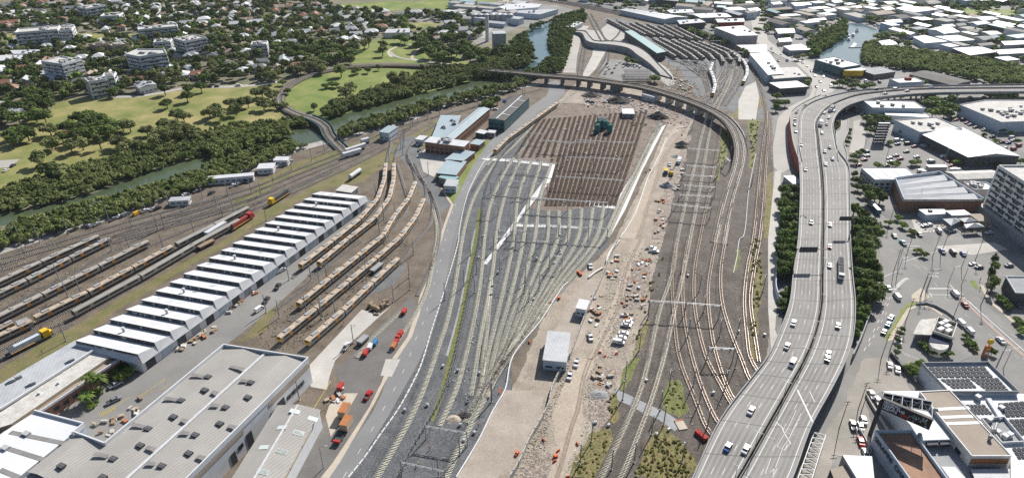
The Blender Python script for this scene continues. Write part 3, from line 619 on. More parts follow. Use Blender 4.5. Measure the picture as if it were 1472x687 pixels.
# old brown yard
random.seed(3)
for i in range(22):
    tx=776+i*7.3; bx,by=746+i*6.5,297
    if i<6: bx,by=740+i*10.5,227
    track('old%d'%i,'%g,%g %g,%g %g,%g'%(tx,172-i*.6,(tx+bx)/2-1,(171+by)/2,bx,by),'rusty brown old yard track','sleeper_timber','rail_rusty',z=.25)
# right-hand corridor
RT=[('838,740 868,678 896,618 919,565 933,515 949,444 966,394 974,344 987,285 1001,230 1010,190 1022,160 1040,130 1050,108'),
('872,730 896,678 921,615 936,575 954,515 968,454 982,394 992,344 1006,272 1019,197 1024,176 1034,150 1048,122 1054,100'),
('1060,660 1021,623 999,573 977,515 969,454 966,394 972,350'),('1070,650 1034,610 1014,570 996,516 984,457 982,394 990,340'),('1080,620 1051,580 1036,553 1016,515 1001,457 998,432 998,394 1008,335 1021,272 1033,210 1037,180 1045,160'),
('1085,610 1054,573 1031,515 1021,464 1018,419 1024,374 1034,330 1046,285'),('1110,590 1079,548 1066,516 1054,487 1039,439 1036,394 1043,344 1052,300 1061,255'),
('1120,570 1087,530 1079,516 1073,474 1070,432 1075,382 1083,344 1089,290 1092,255 1098,202 1102,172 1097,138 1085,108 1070,88 1054,78'),('1091,520 1084,474 1079,432 1085,382 1092,344 1098,290 1101,240 1105,190 1104,160')]
for i,s in enumerate(RT): track('right%d'%i,s,'running track with bright polished rails',rw=.05,sl='sleeper_mid' if i<2 else 'sleeper_brown',bed='ballast_dark')
for i,of in enumerate((-8,-4,0,4,8,12)):
    track('trunk%d'%i,'1021,150 1036,130 1047,113 1053,98 1050,82 1036,66 999,46 949,32 886,19 836,9 796,2 740,-6','trunk track round the stabling yard','sleeper_grey','rail_steel',offs=of,bed='ballast_dark',gap=1.1)
for i in range(8):
    x=868+i*13.5; track('stab%d'%i,'%g,%g %g,%g %g,%g %g,%g'%(x+2,30+i*1.3,x+50,55+i*1.2,x+100,84+i*.2,1020+i*2,120),'stabling track between pale trains','sleeper_grey',gap=1.1)
for i,s in enumerate(['3: 455,80 500,160 540,240','3: 430,80 470,160 520,250','3: 380,440 395,330 410,220 360,180','3: 400,440 415,330 425,230 380,180','3: 470,430 530,350 545,290','3: 490,440 548,360 560,300','3: 560,120 700,230 880,330 1060,400 1140,520','3: 900,350 1000,370 1080,430 1130,560','3: 940,350 1040,370 1110,440 1140,570','3: 980,350 1070,370 1140,460 1150,590','3: 1020,350 1110,380 1180,480 1170,590','3: 600,110 620,180 560,240 520,250','3: 455,85 490,150 545,230 610,255']): track('far%d'%i,s,'distant track near the ramp',gap=1.1,sl='sleeper_grey')

# ---------------------------------------------------------------- trains
def make_carriage(L,roofm,sidem,front=None,rear=None,kind='emu',nd=2):
    """returns list of (name, mesh, children)"""
    w,h,zb=2.8,3.75,1.05; x0,x1=-L/2+.3,L/2-.3; out=[]
    mb=MB(); prof=[(-w/2,zb),(w/2,zb),(w/2,3.25),(w/2-.28,3.62),(0.6,h),(-.6,h),(-w/2+.28,3.62),(-w/2,3.25)]
    for i in range(8):
        a,b=prof[i],prof[(i+1)%8]; m=roofm if i in(3,4,5) or (i in(2,6)) else sidem
        mb.face([(x0,a[0],a[1]),(x0,b[0],b[1]),(x1,b[0],b[1]),(x1,a[0],a[1])],m)
    mb.face([(x0,y,z) for y,z in prof],front or 'dark_wall'); mb.face([(x1,y,z) for y,z in prof][::-1],rear or 'dark_wall')
    out.append(('body',mb.mesh('carriage_body'),[]))
    if kind in('emu','silver'):
        for s in(-1,1):
            mb=MB()
            segs=[(x0+1.6,-L/4-.9),(-L/4+.9,-.3),(.3,L/4-.9),(L/4+.9,x1-1.6)]
            for a,b in segs: mb.box(((a+b)/2,s*(w/2+.01),2.55),(b-a,.03,.75),'train_window')
            out.append(('window',mb.mesh('carriage_windows'),[]))
            if kind=='emu':
                for xd in(-L/4,L/4):
                    mb=MB(); mb.box((xd,s*(w/2+.02),2.25),(1.5,.04,2.0),'train_orange'); out.append(('door',mb.mesh('carriage_door'),[]))
    for xu in((-L/4-.8,L/4+.8,.6) if kind=='emu' else ()):
        mb=MB(); mb.box((xu,0,h+.12),(3.0 if xu!=.6 else 1.2,1.6,.34),'dark_wall' if xu!=.6 else 'train_roof_grey',0,'concrete_grey' if xu!=.6 else None); out.append(('roof_unit',mb.mesh('roof_unit'),[]))
    for xb in(-L/2+4,L/2-4):
        mb=MB(); mb.box((xb,0,.68),(3.2,2.2,.7),'dark_steel'); out.append(('bogie',mb.mesh('bogie'),[]))
    mb=MB(); mb.box((0,0,.75),(L*.4,2.2,.5),'dark_steel'); out.append(('underframe',mb.mesh('underframe'),[]))
    if front:
        mb=MB(); mb.box((x0-.02,0,2.75),(.05,2.1,.8),'train_window'); out.append(('windscreen',mb.mesh('windscreen'),[]))
    if rear:
        mb=MB(); mb.box((x1+.02,0,2.75),(.05,2.1,.8),'train_window'); out.append(('windscreen',mb.mesh('windscreen'),[]))
    return out
KIT={}
def kit(key,*a,**k):
    if key not in KIT: KIT[key]=make_carriage(*a,**k)
    return KIT[key]
def nearest_d(pa,px,py,z):
    return min(np.linspace(0,pa.L,int(pa.L)+2),key=lambda d:(toPx(pa.at(d)+Vector((0,0,z)))[0]-px)**2+(toPx(pa.at(d)+Vector((0,0,z)))[1]-py)**2)
def train(trk,start,end,label,style='tan',ncars=None,Lc=24.0,group='parked passenger trains',lm=None,simple=False,heads=True,auto=False):
    pa=TRK[trk]; (sx,sy),(ex,ey)=T(start)[0],T(end)[0]; d0=nearest_d(pa,sx,sy,2); d1=nearest_d(pa,ex,ey,2)
    n=ncars or max(1,round(abs(d1-d0)/Lc)); sg=1 if d1>d0 else -1
    Lc=abs(d1-d0)/n if not ncars else Lc
    pm=pa.at((d0+d1)/2); r=thing('passenger_train',label,'train',(pm.x,pm.y,0),group=group,lm=lm,auto=auto)
    roofm,sidem={'tan':('train_roof','train_silver'),'grey':('train_roof_grey','train_silver'),'silver':('old_silver','old_silver'),'white':('roof_white','train_silver')}[style]
    for i in range(n):
        a,b=pa.at(d0+sg*Lc*i),pa.at(d0+sg*Lc*(i+1)); c=(a+b)/2; dv=b-a
        fr='train_yellow' if (i==0 and heads) else None; rr='train_yellow' if (i==n-1 and heads) else None
        if heads and style!='silver' and n>=6 and i==n//2: fr='train_yellow'
        key=(round(Lc,1),style,fr,rr,simple)
        k=kit(key,Lc,roofm,sidem,fr,rr,kind='silver' if style=='silver' else 'emu') 
        car=bpy.data.objects.new('carriage',k[0][1]); C.objects.link(car); car.parent=r; car.location=Vector((c.x,c.y,c.z+.15))-Vector(r.location); car.rotation_euler=(0,-math.atan2(dv.z,dv.xy.length),math.atan2(dv.y,dv.x))
        for nm,me,_ in k[1:]:
            if simple and nm in('bogie','underframe','door'): continue
            o=bpy.data.objects.new(nm,me); C.objects.link(o); o.parent=car
    return r
train('yard0','9: -120,345','9: 575,8','long grey-roofed silver train on the outermost occupied siding by the creek','grey',lm='the outermost silver train')
train('yard1','9: -120,410','9: 640,22','long silver train with roof pods, second from the creek side','grey',lm='the train with white roof pods')
train('yard3','9: -120,545','9: 860,42','long silver train with orange doors, alone between empty tracks','grey',lm='the lone silver train')
train('yard5','9: 212,490','9: 1000,62','tan-roofed silver train with yellow nose beside the old silver carriages','tan',lm='the yellow-nosed train')
train('yard5','9: 1020,60','9: 1160,0','pale silver carriage pair coupled behind the tan-roofed train','silver',ncars=2,Lc=24,heads=False)
train('yard7','9: 428,452','9: 1052,92','rake of three weathered silver carriages beside the grass strip','silver',ncars=3,Lc=33,heads=False,lm='the weathered silver carriages')
train('yard4','9: -60,560','9: 88,490','tan-roofed train end standing just before the yellow track machine','tan',lm='the short tan train end')
train('yard6','9: -80,650','9: 198,512','tan-roofed train with yellow nose beside the yellow track machine','tan')
train('mid0','10: 258,172','6: 742,262','cream-roofed curving train closest to the sawtooth shed','tan',lm='the cream train by the shed')
train('mid1','10: 365,160','6: 790,262','cream-roofed curving train, second from the sawtooth shed','tan')
train('mid2','10: 252,390','6: 912,368','long cream-roofed train with dark front in the middle sidings','tan',lm='the dark-fronted train')
train('mid3','10: 140,590','6: 970,470','long cream-roofed train with yellow nose beside weedy ballast','tan')
train('mid4','10: 302,612','10: 842,118','short three-car cream-roofed train beside the concrete pad','tan',ncars=3,lm='the three-car train')
TRK['ar']=Path(spline(W('705,225 722,207 745,190 775,168 800,150 830,128'),3))
track('arb','700,238 722,211 745,194 775,172 800,154 830,131','track under the cream train')
train('arb','6: 1372,185','3: 250,592','cream-roofed train parked beside the access road next to the brown yard','tan',lm='the train beside the access road')
for i in range(8):
    k='stab%d'%i
    for f0,f1 in((.03+.02*(i%3),.33),(.38+.02*(i%2),.70+.02*(i%3))):
      a=toPx(TRK[k].at(TRK[k].L*f0)+Vector((0,0,2))); b=toPx(TRK[k].at(TRK[k].L*f1)+Vector((0,0,2)))
      train(k,'%g,%g'%a,'%g,%g'%b,'pale-roofed train in stabling yard','grey',simple=True,auto=True,heads=False)
for k,(a,b) in enumerate([('3: 1150,370','3: 1150,560'),('3: 1290,330','3: 1330,480')]):
    TRK['cv%d'%k]=Path(spline(W('3: 1165,365 1135,400 1140,440 1165,490 1150,560' if k==0 else '3: 1265,325 1310,350 1345,400 1345,450 1325,490'),3))
    train('cv%d'%k,a if k==0 else '3: 1270,328','3: 1150,558' if k==0 else '3: 1326,485','white-roofed train curving away from the far stabling yard' if k==0 else 'white-roofed train on the sweeping trunk line','white')
# ---------------------------------------------------------------- buildings
def rect4(p):
    A,B,Cc,D=[Vector((q.x,q.y)) for q in p]; c=(A+B+Cc+D)/4; u=((B-A)+(Cc-D)); lu=u.length/2; u.normalize(); v=((D-A)+(Cc-B))/2; n=Vector((-u.y,u.x)); lv=v.dot(n)
    return [c-u*lu/2-n*lv/2, c+u*lu/2-n*lv/2, c+u*lu/2+n*lv/2, c-u*lu/2+n*lv/2]
def par4(p):  # three corners trusted, fourth completed
    A,B,Cc=[Vector((q.x,q.y)) for q in p[:3]]; return [A,B,Cc,A+Cc-B]
def roofmesh(mb,q,h,style,m,rise=1.5,over=.4,eave=None):
    A,B,Cc,D=q; 
    if style=='gable' or style=='hip':
        if (B-A).length<(D-A).length: A,B,Cc,D=B,Cc,D,A
        u=(B-A).normalized(); n=(D-A).normalized(); A=A-u*over-n*over; B=B+u*over-n*over; Cc=Cc+u*over+n*over; D=D-u*over+n*over
        ins=(D-A).length/2*(.95 if style=='hip' else 0); e0=(A+D)/2+u*ins; e1=(B+Cc)/2-u*ins
        v=lambda p,z:(p.x,p.y,z); mb.face([v(A,h),v(B,h),v(e1,h+rise),v(e0,h+rise)],m); mb.face([v(Cc,h),v(D,h),v(e0,h+rise),v(e1,h+rise)],m)
        mb.face([v(D,h),v(A,h),v(e0,h+rise)],m if style=='hip' else 'grey_wall'); mb.face([v(B,h),v(Cc,h),v(e1,h+rise)],m if style=='hip' else 'grey_wall')
        mb.face([v(A,h-.02),v(D,h-.02),v(Cc,h-.02),v(B,h-.02)],m)
def winstrip(mb,a,b,z0,z1,m='glass',n=6,fill=.65,out=.03,inset=.8):
    d=b-a; L=d.length; u=d/L; nr=Vector((u.y,-u.x)); 
    for i in range(n):
        s=inset+(L-2*inset)*(i+.5)/n; wd=(L-2*inset)/n*fill; c=a+u*s+nr*(out); mb.box((c.x,c.y,(z0+z1)/2),(wd,.08,z1-z0),m,math.atan2(u.y,u.x))
def bld(name,label,s,h,wall='white_wall',roof='roof_white',style='flat',cat='building',lm=None,win=None,fit='rect',rise=1.6,parapet=.6,units=0,z0=0,parm='white_wall',skyl=0,vents=0,doors=0,auto=False,pts=None):
    p=pts or W(s,h); q=[Vector((v.x,v.y)) for v in p]
    if len(p)==4 and fit=='rect': q=rect4(p)
    if len(p)==3: q=par4(p)
    q=[Vector(v) for v in ccw(q)]; c=sum((v for v in q),Vector((0,0)))/len(q)
    r=thing(name,label,cat,(c.x,c.y,0),lm=lm,auto=auto); r['bh']=h
    mb=MB(); flat=style in('flat','parapet')
    mb.prism([(v.x,v.y) for v in q],z0,h,wall,top=roof if flat else wall); partof(r,mb,'wall')
    if style=='parapet':
        mb=MB(); n=len(q)
        for i in range(n):
            a,b=q[i],q[(i+1)%n]; u=(b-a).normalized(); mb.beam((a.x,a.y,h+parapet/2),(b.x,b.y,h+parapet/2),.3,parapet,parm)
        partof(r,mb,'parapet')
    elif style=='flat':
        mb=MB(); big=[c+(v-c)*(1+.5/max(6,(v-c).length)) for v in q]; mb.prism([(v.x,v.y) for v in big],h+.02,h+.28,roof,bottom=True); partof(r,mb,'roof')
    else:
        mb=MB(); roofmesh(mb,q if len(q)==4 else rect4([Vector((v.x,v.y,0)) for v in q[:4]]),h+.03,style,roof,rise); partof(r,mb,'roof')
    if win:
        m,rows,z_lo,z_hi=win[:4]; n=len(q)
        for i in range(n):
            a,b=q[i],q[(i+1)%n]; u=(b-a).normalized(); nr=Vector((u.y,-u.x)); mid=(a+b)/2
            if nr.dot(Vector((mid.x,mid.y)))>0.25*mid.length: continue   # far side, nothing of it shows
            k=max(2,int((b-a).length/3.2))
            for j in range(rows):
                zz=z_lo+(z_hi-z_lo)*j/max(1,rows)
                if mid.length<800 and k<=10:
                    for t in range(k): mb=MB(); winstrip(mb,a.lerp(b,t/k),a.lerp(b,(t+1)/k),zz,zz+(z_hi-z_lo)/rows*.55,m,1,inset=.1); partof(r,mb,'window')
                else: mb=MB(); winstrip(mb,a,b,zz,zz+(z_hi-z_lo)/rows*.55,m,min(k,24)); partof(r,mb,'window_row')
    rr=random.Random(hash(label)%9999 if False else len(label)*7+int(abs(c.x)))
    ext=lambda t,s_:(q[0]+(q[1]-q[0])*t+(q[-1]-q[0])*s_)
    for k in range(units):
        e=ext(rr.uniform(.15,.85),rr.uniform(.2,.8)); sz=rr.uniform(1.2,2.6); mb=MB(); mb.box((0,0,sz*.35),(sz*1.3,sz,sz*.7),'galvanised',0,'roof_metal'); mb.box((0,0,sz*.72),(sz*.6,sz*.6,.08),'dark_steel')
        o=mb.build('air_conditioner',r); o.location=(e.x-c.x,e.y-c.y,h+(.3 if flat else rise*.6)); o.rotation_euler.z=math.atan2((q[1]-q[0]).y,(q[1]-q[0]).x)
    for k in range(doors):
        pass
    r['q']=[c_ for v in q for c_ in (v.x,v.y)]; 
    return r,q
def patches(r,q,h,fr,m,name,dz=.34,thick=.03):
    for a0,b0,a1,b1 in fr:
        f=lambda t,s_: q[0]+(q[1]-q[0])*t+(q[3]-q[0])*s_
        mb=MB(); pts=[f(a0,b0),f(a1,b0),f(a1,b1),f(a0,b1)]; mb.prism([(p.x,p.y) for p in pts],h+dz-.3 if False else h+dz,h+dz+thick,m); partof(r,mb,name)
# sawtooth workshop ------------------------------------------------
A0,A1=P(*T('b: 50,425')[0],9.2),P(*T('b: 600,545')[0],9.2); B0,B1=P(448,279,9.2),P(*T('6: 585,455')[0],9.2)
N=19; up=Vector((0,0,1))
saw=thing('sawtooth_workshop','long white sawtooth-roofed workshop of twenty bays between the grass strip and the sidings','workshop',((A0.x+B1.x)/2,(A0.y+B1.y)/2,0),lm='the sawtooth workshop')
for i in range(N+1):
    l0=A0.lerp(B0,i/N); r0_=A1.lerp(B1,i/N); pl=(B0-A0)/N; pr=(B1-A1)/N; l1=l0+pl; r1=r0_+pr; dn=Vector((0,0,-1.8)); fl=.35
    # flat crest behind the glazing, then the slope down to the next bay
    mb=MB(); mb.face([l0,r0_,r1+dn,l1+dn],'roof_white'); mb.face([l0+dn*.0,l1+dn,l1+dn-up*.3,l0-up*.3],'white_wall'); partof(saw,mb,'roof')
    mb=MB(); f0=-.2; mb.face([l0+dn,r0_+dn,r0_-up*.3,l0-up*.3],'dark_wall')
    k=26
    for j in range(k):
        a=l0.lerp(r0_,(j+.08)/k); b=l0.lerp(r0_,(j+.9)/k); y=Vector((0,-.06,0)); m='glass_dim' if random.random()<.85 else 'roof_metal'
        mb.face([a+dn*.85+y,b+dn*.85+y,b-up*.45+y,a-up*.45+y],m)
    partof(saw,mb,'glazing')
    # end walls: white apron and doors on the yard side
    e0,e1=r0_,r1; out=(e1-e0).xy; nr=Vector((out.y,-out.x,0)).normalized()
    mb=MB(); g0=Vector((e0.x,e0.y,0)); g1=Vector((e1.x,e1.y,0)); mb.face([g0,g1,e1+dn,e0],'white_wall'); mb.face([g0+nr*1.0+up*4.6,g1+nr*1.0+up*4.6,e1+dn+nr*.05,e0+nr*.05],'white_wall')
    partof(saw,mb,'wall'); u=(g1-g0); mb=MB(); mb.face([Vector((l0.x,l0.y,0)),Vector((l1.x,l1.y,0)),l1+dn,l0],'white_wall'); partof(saw,mb,'wall')
    mb=MB(); c=g0+u*.5+nr*.12; dm=('dark_steel','grey_wall','dark_wall','pale_blue_wall')[(i*3)%4]; mb.box((c.x,c.y,2.1),(u.length*.55,.12,4.2),dm,math.atan2(u.y,u.x)); partof(saw,mb,'roller_door')
    for t in range(random.randint(1,3)):
        t0=random.uniform(.05,.85); s0=random.uniform(.25,.6); q4=[l0.lerp(r0_,t0),l0.lerp(r0_,t0+random.uniform(.04,.1))]; q5=[l1.lerp(r1,t0)+dn,l1.lerp(r1,t0+.07)+dn]
        mb=MB(); z_=up*.05; mb.face([q4[0].lerp(q5[0],s0)+z_,q4[1].lerp(q5[1],s0)+z_,q4[1].lerp(q5[1],s0+.3)+z_,q4[0].lerp(q5[0],s0+.3)+z_],random.choice(['roof_metal','roof_gravel','concrete_grey','skylight'])); partof(saw,mb,'roof_sheet')
    if i%4==1 or i in(3,9): 
        c=l0.lerp(r0_,.3+.1*(i%4))+pl*.4; mb=MB(); mb.tube((c.x,c.y,c.z-1.5),(c.x,c.y,c.z+1.2),.45,.45,'galvanised',8); mb.tube((c.x,c.y,c.z+1.1),(c.x,c.y,c.z+1.6),.8,.6,'roof_white',8); partof(saw,mb,'roof_vent')
mb=MB(); mb.face([A0*1-up*A0.z,A1-up*A1.z,A1-up*.35,A0-up*.35],'white_wall'); 
pts=[A0-up*1.2,A1-up*1.2,A1-up*2.9-Vector((0,2,0)),A0-up*2.9-Vector((0,2,0))]; mb.face(pts,'roof_white'); partof(saw,mb,'wall')
for i in range(14): # brick piers of the low frontage at the near end
    pass
# large fibro-roofed warehouse in the near corner --------------------
WH=12.0
def wedge(name,label,s,h,ridges,roofm,wallm,lm=None,parapets=(),fall=1.2,stepn=None):
    pass
wp=W('322,495.5 443,514.5 269,687 210,745 -60,745 25,687 104,623.5 148,635',WH)
wh=thing('warehouse','huge grey ribbed-roof warehouse with white parapets and rows of dark roof vents','warehouse',(P(280,600,WH).x,P(280,600,WH).y,0),lm='the huge ribbed-roof warehouse')
mb=MB(); mb.prism([(v.x,v.y) for v in wp],0,WH-1.6,'white_wall',top='roof_fibro'); partof(wh,mb,'wall')
# ridge-and-valley roof planes along the length
TL,TR=wp[0],wp[1]; U=(wp[2]-wp[1]).normalized(); V=(TL-TR); V=V-U*V.dot(U); Wd=V.length; Vn=V.normalized(); L_=(wp[3]-wp[1]).length
def wpt(a,b,z): v=TR+Vn*a+U*b; return Vector((v.x,v.y,z))
skew=(TL-TR).dot(U)
prof=[(0,WH-.9),(.25,WH+.1),(.5,WH-.9),(.75,WH+.1),(1,WH-.9)]
mb=MB()
for (a,za),(b,zb) in zip(prof,prof[1:]): mb.face([wpt(a*Wd,skew*a,za),wpt(a*Wd,L_,za),wpt(b*Wd,L_ ,zb),wpt(b*Wd,skew*b,zb)],'roof_fibro')
LW=150/4.0
e=(P(148,635,WH)-TR).dot(U)+.3
ext=(P(104,623.5,WH)-TR).dot(Vn); prof2=[(Wd,WH-.9),((Wd+ext)/2+2,WH+.1),(ext,WH-.9)]
for (a,za),(b,zb) in zip(prof2,prof2[1:]): mb.face([wpt(a,e,za),wpt(a,L_,za),wpt(b,L_,zb),wpt(b,e,zb)],'roof_fibro')
partof(wh,mb,'roof')
def para(root,a,b,h0,h1,m='white_wall',th=.45,name='parapet'):
    mb=MB(); a=Vector((a.x,a.y,(h0+h1)/2)); b=Vector((b.x,b.y,(h0+h1)/2)); mb.beam(a,b,th,h1-h0,m); partof(root,mb,name)
para(wh,wpt(0,0,0),wpt(0,L_,0),WH-1.6,WH+.5); para(wh,wpt(Wd,skew,0),wpt(Wd,e,0),WH-1.6,WH+.5); para(wh,wpt(0,0,0),wpt(Wd,skew,0),WH-1.6,WH+.45); para(wh,wpt(Wd,e,0),wpt(ext,e,0),WH-1.6,WH+.6)
mb=MB(); a=wpt(Wd*.5,skew*.5,WH-.6); b=wpt(Wd*.5,L_,WH-.6); mb.beam(a,b,1.0,.35,'roof_white'); partof(wh,mb,'gutter')
for s in ['13: 1195,105 1175,180 1040,240 995,333','13: 1440,137 1423,222 1295,280 1262,373 1120,438 1083,543 928,615','13: 850,402 805,497 650,575 590,680 352,615','13: 230,760']:
    for x,y in T(s):
        p=P(x,y,WH+.2); a=math.atan2(U.y,U.x); mb=MB(); mb.box((0,0,.25),(1.7,2.4,.7),'dark_steel',0,'dark_wall'); mb.box((0,0,.65),(.15,2.5,.1),'galvanised'); o=mb.build('roof_vent',wh); o.location=(p.x-wh.location.x,p.y-wh.location.y,WH-.1); o.rotation_euler.z=a
for s in ['13: 1100,90 1170,105','13: 945,225 1020,238','13: 760,375 830,392','13: 540,545 620,562','13: 1320,45 1400,60','13: 1215,190 1250,198','13: 1040,350 1075,358','13: 840,508 890,520','13: 1380,122 1420,130','13: 1210,262 1255,272','13: 1310,385 1360,395','13: 1035,420 1085,430','13: 840,595 890,605','13: 1130,560 1180,572']:
    (x0,y0),(x1,y1)=T(s); a=P(x0,y0,WH+.15); b=P(x1,y1,WH+.15); mb=MB(); mb.beam(a,b,1.5,.03,'roof_stain'); partof(wh,mb,'roof_patch')
# right-hand long wall of the warehouse: grey band, windows, dark doors
def wallpatch(root,a,b,t0,t1,z0,z1,m,name,out=.06):
    d=(b-a); d.z=0; u=d.normalized(); nr=Vector((u.y,-u.x,0)); nr=nr if nr.dot(Vector((-a.x,-a.y,0)))>0 or nr.x>0 and root is wh else -nr
    p=a+d*t0; q_=a+d*t1; c=(p+q_)/2+nr*out; mb=MB(); mb.box((c.x,c.y,(z0+z1)/2),((q_-p).length,.12,z1-z0),m,math.atan2(u.y,u.x)); partof(root,mb,name)
wa,wb=wpt(0,0,0),wpt(0,L_,0)
for t0,t1 in((.0,.31),(.48,1)): wallpatch(wh,wa,wb,t0,t1,8.2,9.6,'tan_wall','wall_band',.08)
for t0,t1,z0,z1 in((.21,.26,0,6.5),(.44,.475,0,6.5),(.55,.58,0,5)): wallpatch(wh,wa,wb,t0,t1,z0,z1,'dark_steel','doorway',.12)
for t0,t1 in((.06,.09),(.095,.125),(.13,.16),(.165,.195),(.275,.295),(.3,.315),(.5,.53)): wallpatch(wh,wa,wb,t0,t1,3.5,5.2,'glass','window',.12)
# white-roofed neighbour
wn=thing('warehouse','white ribbed-roof shed joined to the huge grey warehouse','warehouse',(P(20,640,11).x,P(20,640,11).y,0))
q=W('50.5,591.5 121,610 104,623.5 25,687 -60,745 -190,745',11)
mb=MB(); mb.prism([(v.x,v.y) for v in q],0,11,'pale_blue_wall',top='roof_fibro_white'); partof(wn,mb,'wall')
para(wn,q[0],q[1],10,11.9); para(wn,q[1],q[2],10,11.9)
for s in ['d: 90,280 600,385','d: 60,420 380,520','d: 0,610 170,680']:
    (x0,y0),(x1,y1)=T(s); mb=MB(); mb.beam(P(x0,y0,11.05),P(x1,y1,11.05),1.6,.03,'roof_stain'); partof(wn,mb,'roof_patch')
for s in ['d: 235,300','d: 50,425']:
    x,y=T(s)[0]; p=P(x,y,11); mb=MB(); mb.box((p.x,p.y,11.4),(2.4,1.7,.7),'concrete_grey',math.atan2(V.y,V.x),'roof_metal'); partof(wn,mb,'roof_vent')
# gabled shed with skylights
r,q=bld('warehouse','grey gabled shed with pale skylights and white ridge beside the huge warehouse','418.5,582 472,594.5 378,705 303,705',8.2,'white_wall','roof_fibro','gable',cat='warehouse',lm='the skylit gabled shed',rise=1.6)
for s in ['14: 225,310','14: 325,335','14: 150,400','14: 245,420','14: 45,508','14: 148,532','14: 40,655','c: 1155,280' ,'c: 1010,450','c: 845,635']:
    x,y=T(s)[0]; p=P(x,y,9.3); L4=q
    mb=MB(); A_,B_,C_,D_=[Vector(v) for v in q]
    if (B_-A_).length<(D_-A_).length: A_,B_,C_,D_=B_,C_,D_,A_
    u=(B_-A_).normalized(); n_=(D_-A_).normalized(); wd=(D_-A_).length; dd=(Vector((p.x,p.y))-A_).dot(n_)/wd; z=8.26+1.6*(1-abs(dd-.5)*2); sl_=1.6/(wd/2)*(1 if dd<.5 else -1)
    c=Vector((p.x,p.y)); f=lambda a,b:(c+u*a+n_*b)
    mb.face([(*f(-.9,-1.7),z+.12-1.7*sl_),(*f(.9,-1.7),z+.12-1.7*sl_),(*f(.9,1.7),z+.12+1.7*sl_),(*f(-.9,1.7),z+.12+1.7*sl_)],'skylight'); partof(r,mb,'skylight')
mb=MB(); A_,B_,C_,D_=q
if (B_-A_).length<(D_-A_).length: A_,B_,C_,D_=B_,C_,D_,A_
e0,e1=(A_+D_)/2,(B_+C_)/2; mb.beam((e0.x,e0.y,9.95),(e1.x,e1.y,9.95),.7,.15,'roof_white'); partof(r,mb,'ridge_cap')
a=P(472,594.5,8); b=P(378,705,8); 
q3=[Vector((v.x,v.y,0)) for v in q]; 
far=sorted(q3,key=lambda v:-v.x)[:2]; far.sort(key=lambda v:-v.y)
for t0,t1 in((.2,.42),(.44,.68),(.7,.98)): 
    d=far[1]-far[0]; u=d.normalized(); nr=Vector((-u.y,u.x,0)); c=far[0]+d*(t0+t1)/2+nr*(.08 if nr.x>0 else -.08); mb=MB(); mb.box((c.x,c.y,6.6),(d.length*(t1-t0),.14,.9),'tan_wall',math.atan2(u.y,u.x)); partof(r,mb,'wall_band')
# long low offices beside the sawtooth shed
def slabroof(name,label,s,h,roof,wall,lm=None,extra=None):
    q=W(s,h); c=sum(q,Vector())/len(q); r=thing(name,label,'building',(c.x,c.y,0),lm=lm); mb=MB(); mb.prism([(v.x,v.y) for v in q],0,h,wall,top=roof); partof(r,mb,'wall'); return r
ofc=slabroof('workshop_annex','long grey metal-roofed annex at the end of the sawtooth workshop','a: 660,55 900,100 0,668 -400,920 -520,760 0,440 250,290',7.2,'roof_metal','cream_wall','the grey metal-roofed annex')
for s in ['a: 110,415','a: 165,385','a: 630,235','a: 285,440']:
    x,y=T(s)[0]; p=P(x,y,7.2); mb=MB(); mb.box((p.x,p.y,7.8),(2.2,1.6,1.1),'galvanised',.7,'roof_metal'); partof(ofc,mb,'air_conditioner')
mb=MB(); q=W('a: 900,100 0,668',7.2); mb.beam(q[0]+up*.3,q[1]+up*.3,.6,.7,'white_wall'); partof(ofc,mb,'parapet')
of2=slabroof('office_wing','pale flat-roofed office wing beside the grey metal annex','a: 905,112 1005,175 640,420 100,790 -250,900 0,690 450,400',6.6,'roof_gravel','tan_wall')
for s in ['a: 520,435','a: 350,525']:
    x,y=T(s)[0]; p=P(x,y,6.6); mb=MB(); mb.box((p.x,p.y,7.0),(.9,.9,.8),'white_wall'); partof(of2,mb,'roof_hatch')
of3=slabroof('brick_office','low brick office with brown roof and white fascia behind the palm','a: 985,205 1050,225 350,687 100,860 -40,860 220,687 640,440',5.2,'roof_brown','brick','the low brick office')
mb=MB(); q=W('a: 985,200 1055,222 345,690 100,860',5.2); 
for a,b in zip(q,q[1:]): mb.beam(a+up*.05,b+up*.05,.5,.9,'roof_white')
partof(of3,mb,'fascia')
q=W('a: 1050,225 350,687',5.2)
for i in range(9):
    a=q[0].lerp(q[1],(i+.2)/9); b=q[0].lerp(q[1],(i+.75)/9); mb=MB(); c=(a+b)/2; d=b-a; mb.box((c.x+.1,c.y-.1,2.6),(d.length,.15,1.5),'glass',math.atan2(d.y,d.x)); partof(of3,mb,'window')
# central office precinct -------------------------------------------
r,q=bld('office_building','long blue-grey gabled office hall beside the access road','i: 460,478 545,488 900,228 795,215',8,'brick','roof_blue','gable',lm='the long blue-roofed office hall',win=('glass',1,2,6),rise=.8)
mb=MB(); A_,B_,C_,D_=q
if (B_-A_).length<(D_-A_).length: A_,B_,C_,D_=B_,C_,D_,A_
e0,e1=(A_+D_)/2,(B_+C_)/2; mb.beam((e0.x,e0.y,8.95),(e1.x,e1.y,8.95),.9,.12,'roof_white'); partof(r,mb,'ridge_cap')
bld('office_annex','low pale blue office annex with white roof steps attached to the long hall','i: 275,480 460,480 720,290 540,285',5.5,'brick','roof_blue',units=5,win=('glass',1,2,4))
r,q=bld('front_office','two-storey office with wide white roof and teal trim over brick','i: 310,522 340,492 725,494 655,556',8,'brick','roof_white',lm='the white-roofed front office',win=('glass',2,1,7),units=4)
r,q=bld('office_building','dark-roofed teal office block with a white ridge line beside the access road','i: 850,312 1000,322 1245,128 1120,108',9,'teal_wall','roof_dark','gable',lm='the dark-roofed teal office',win=('glass',2,1,8),rise=.7)
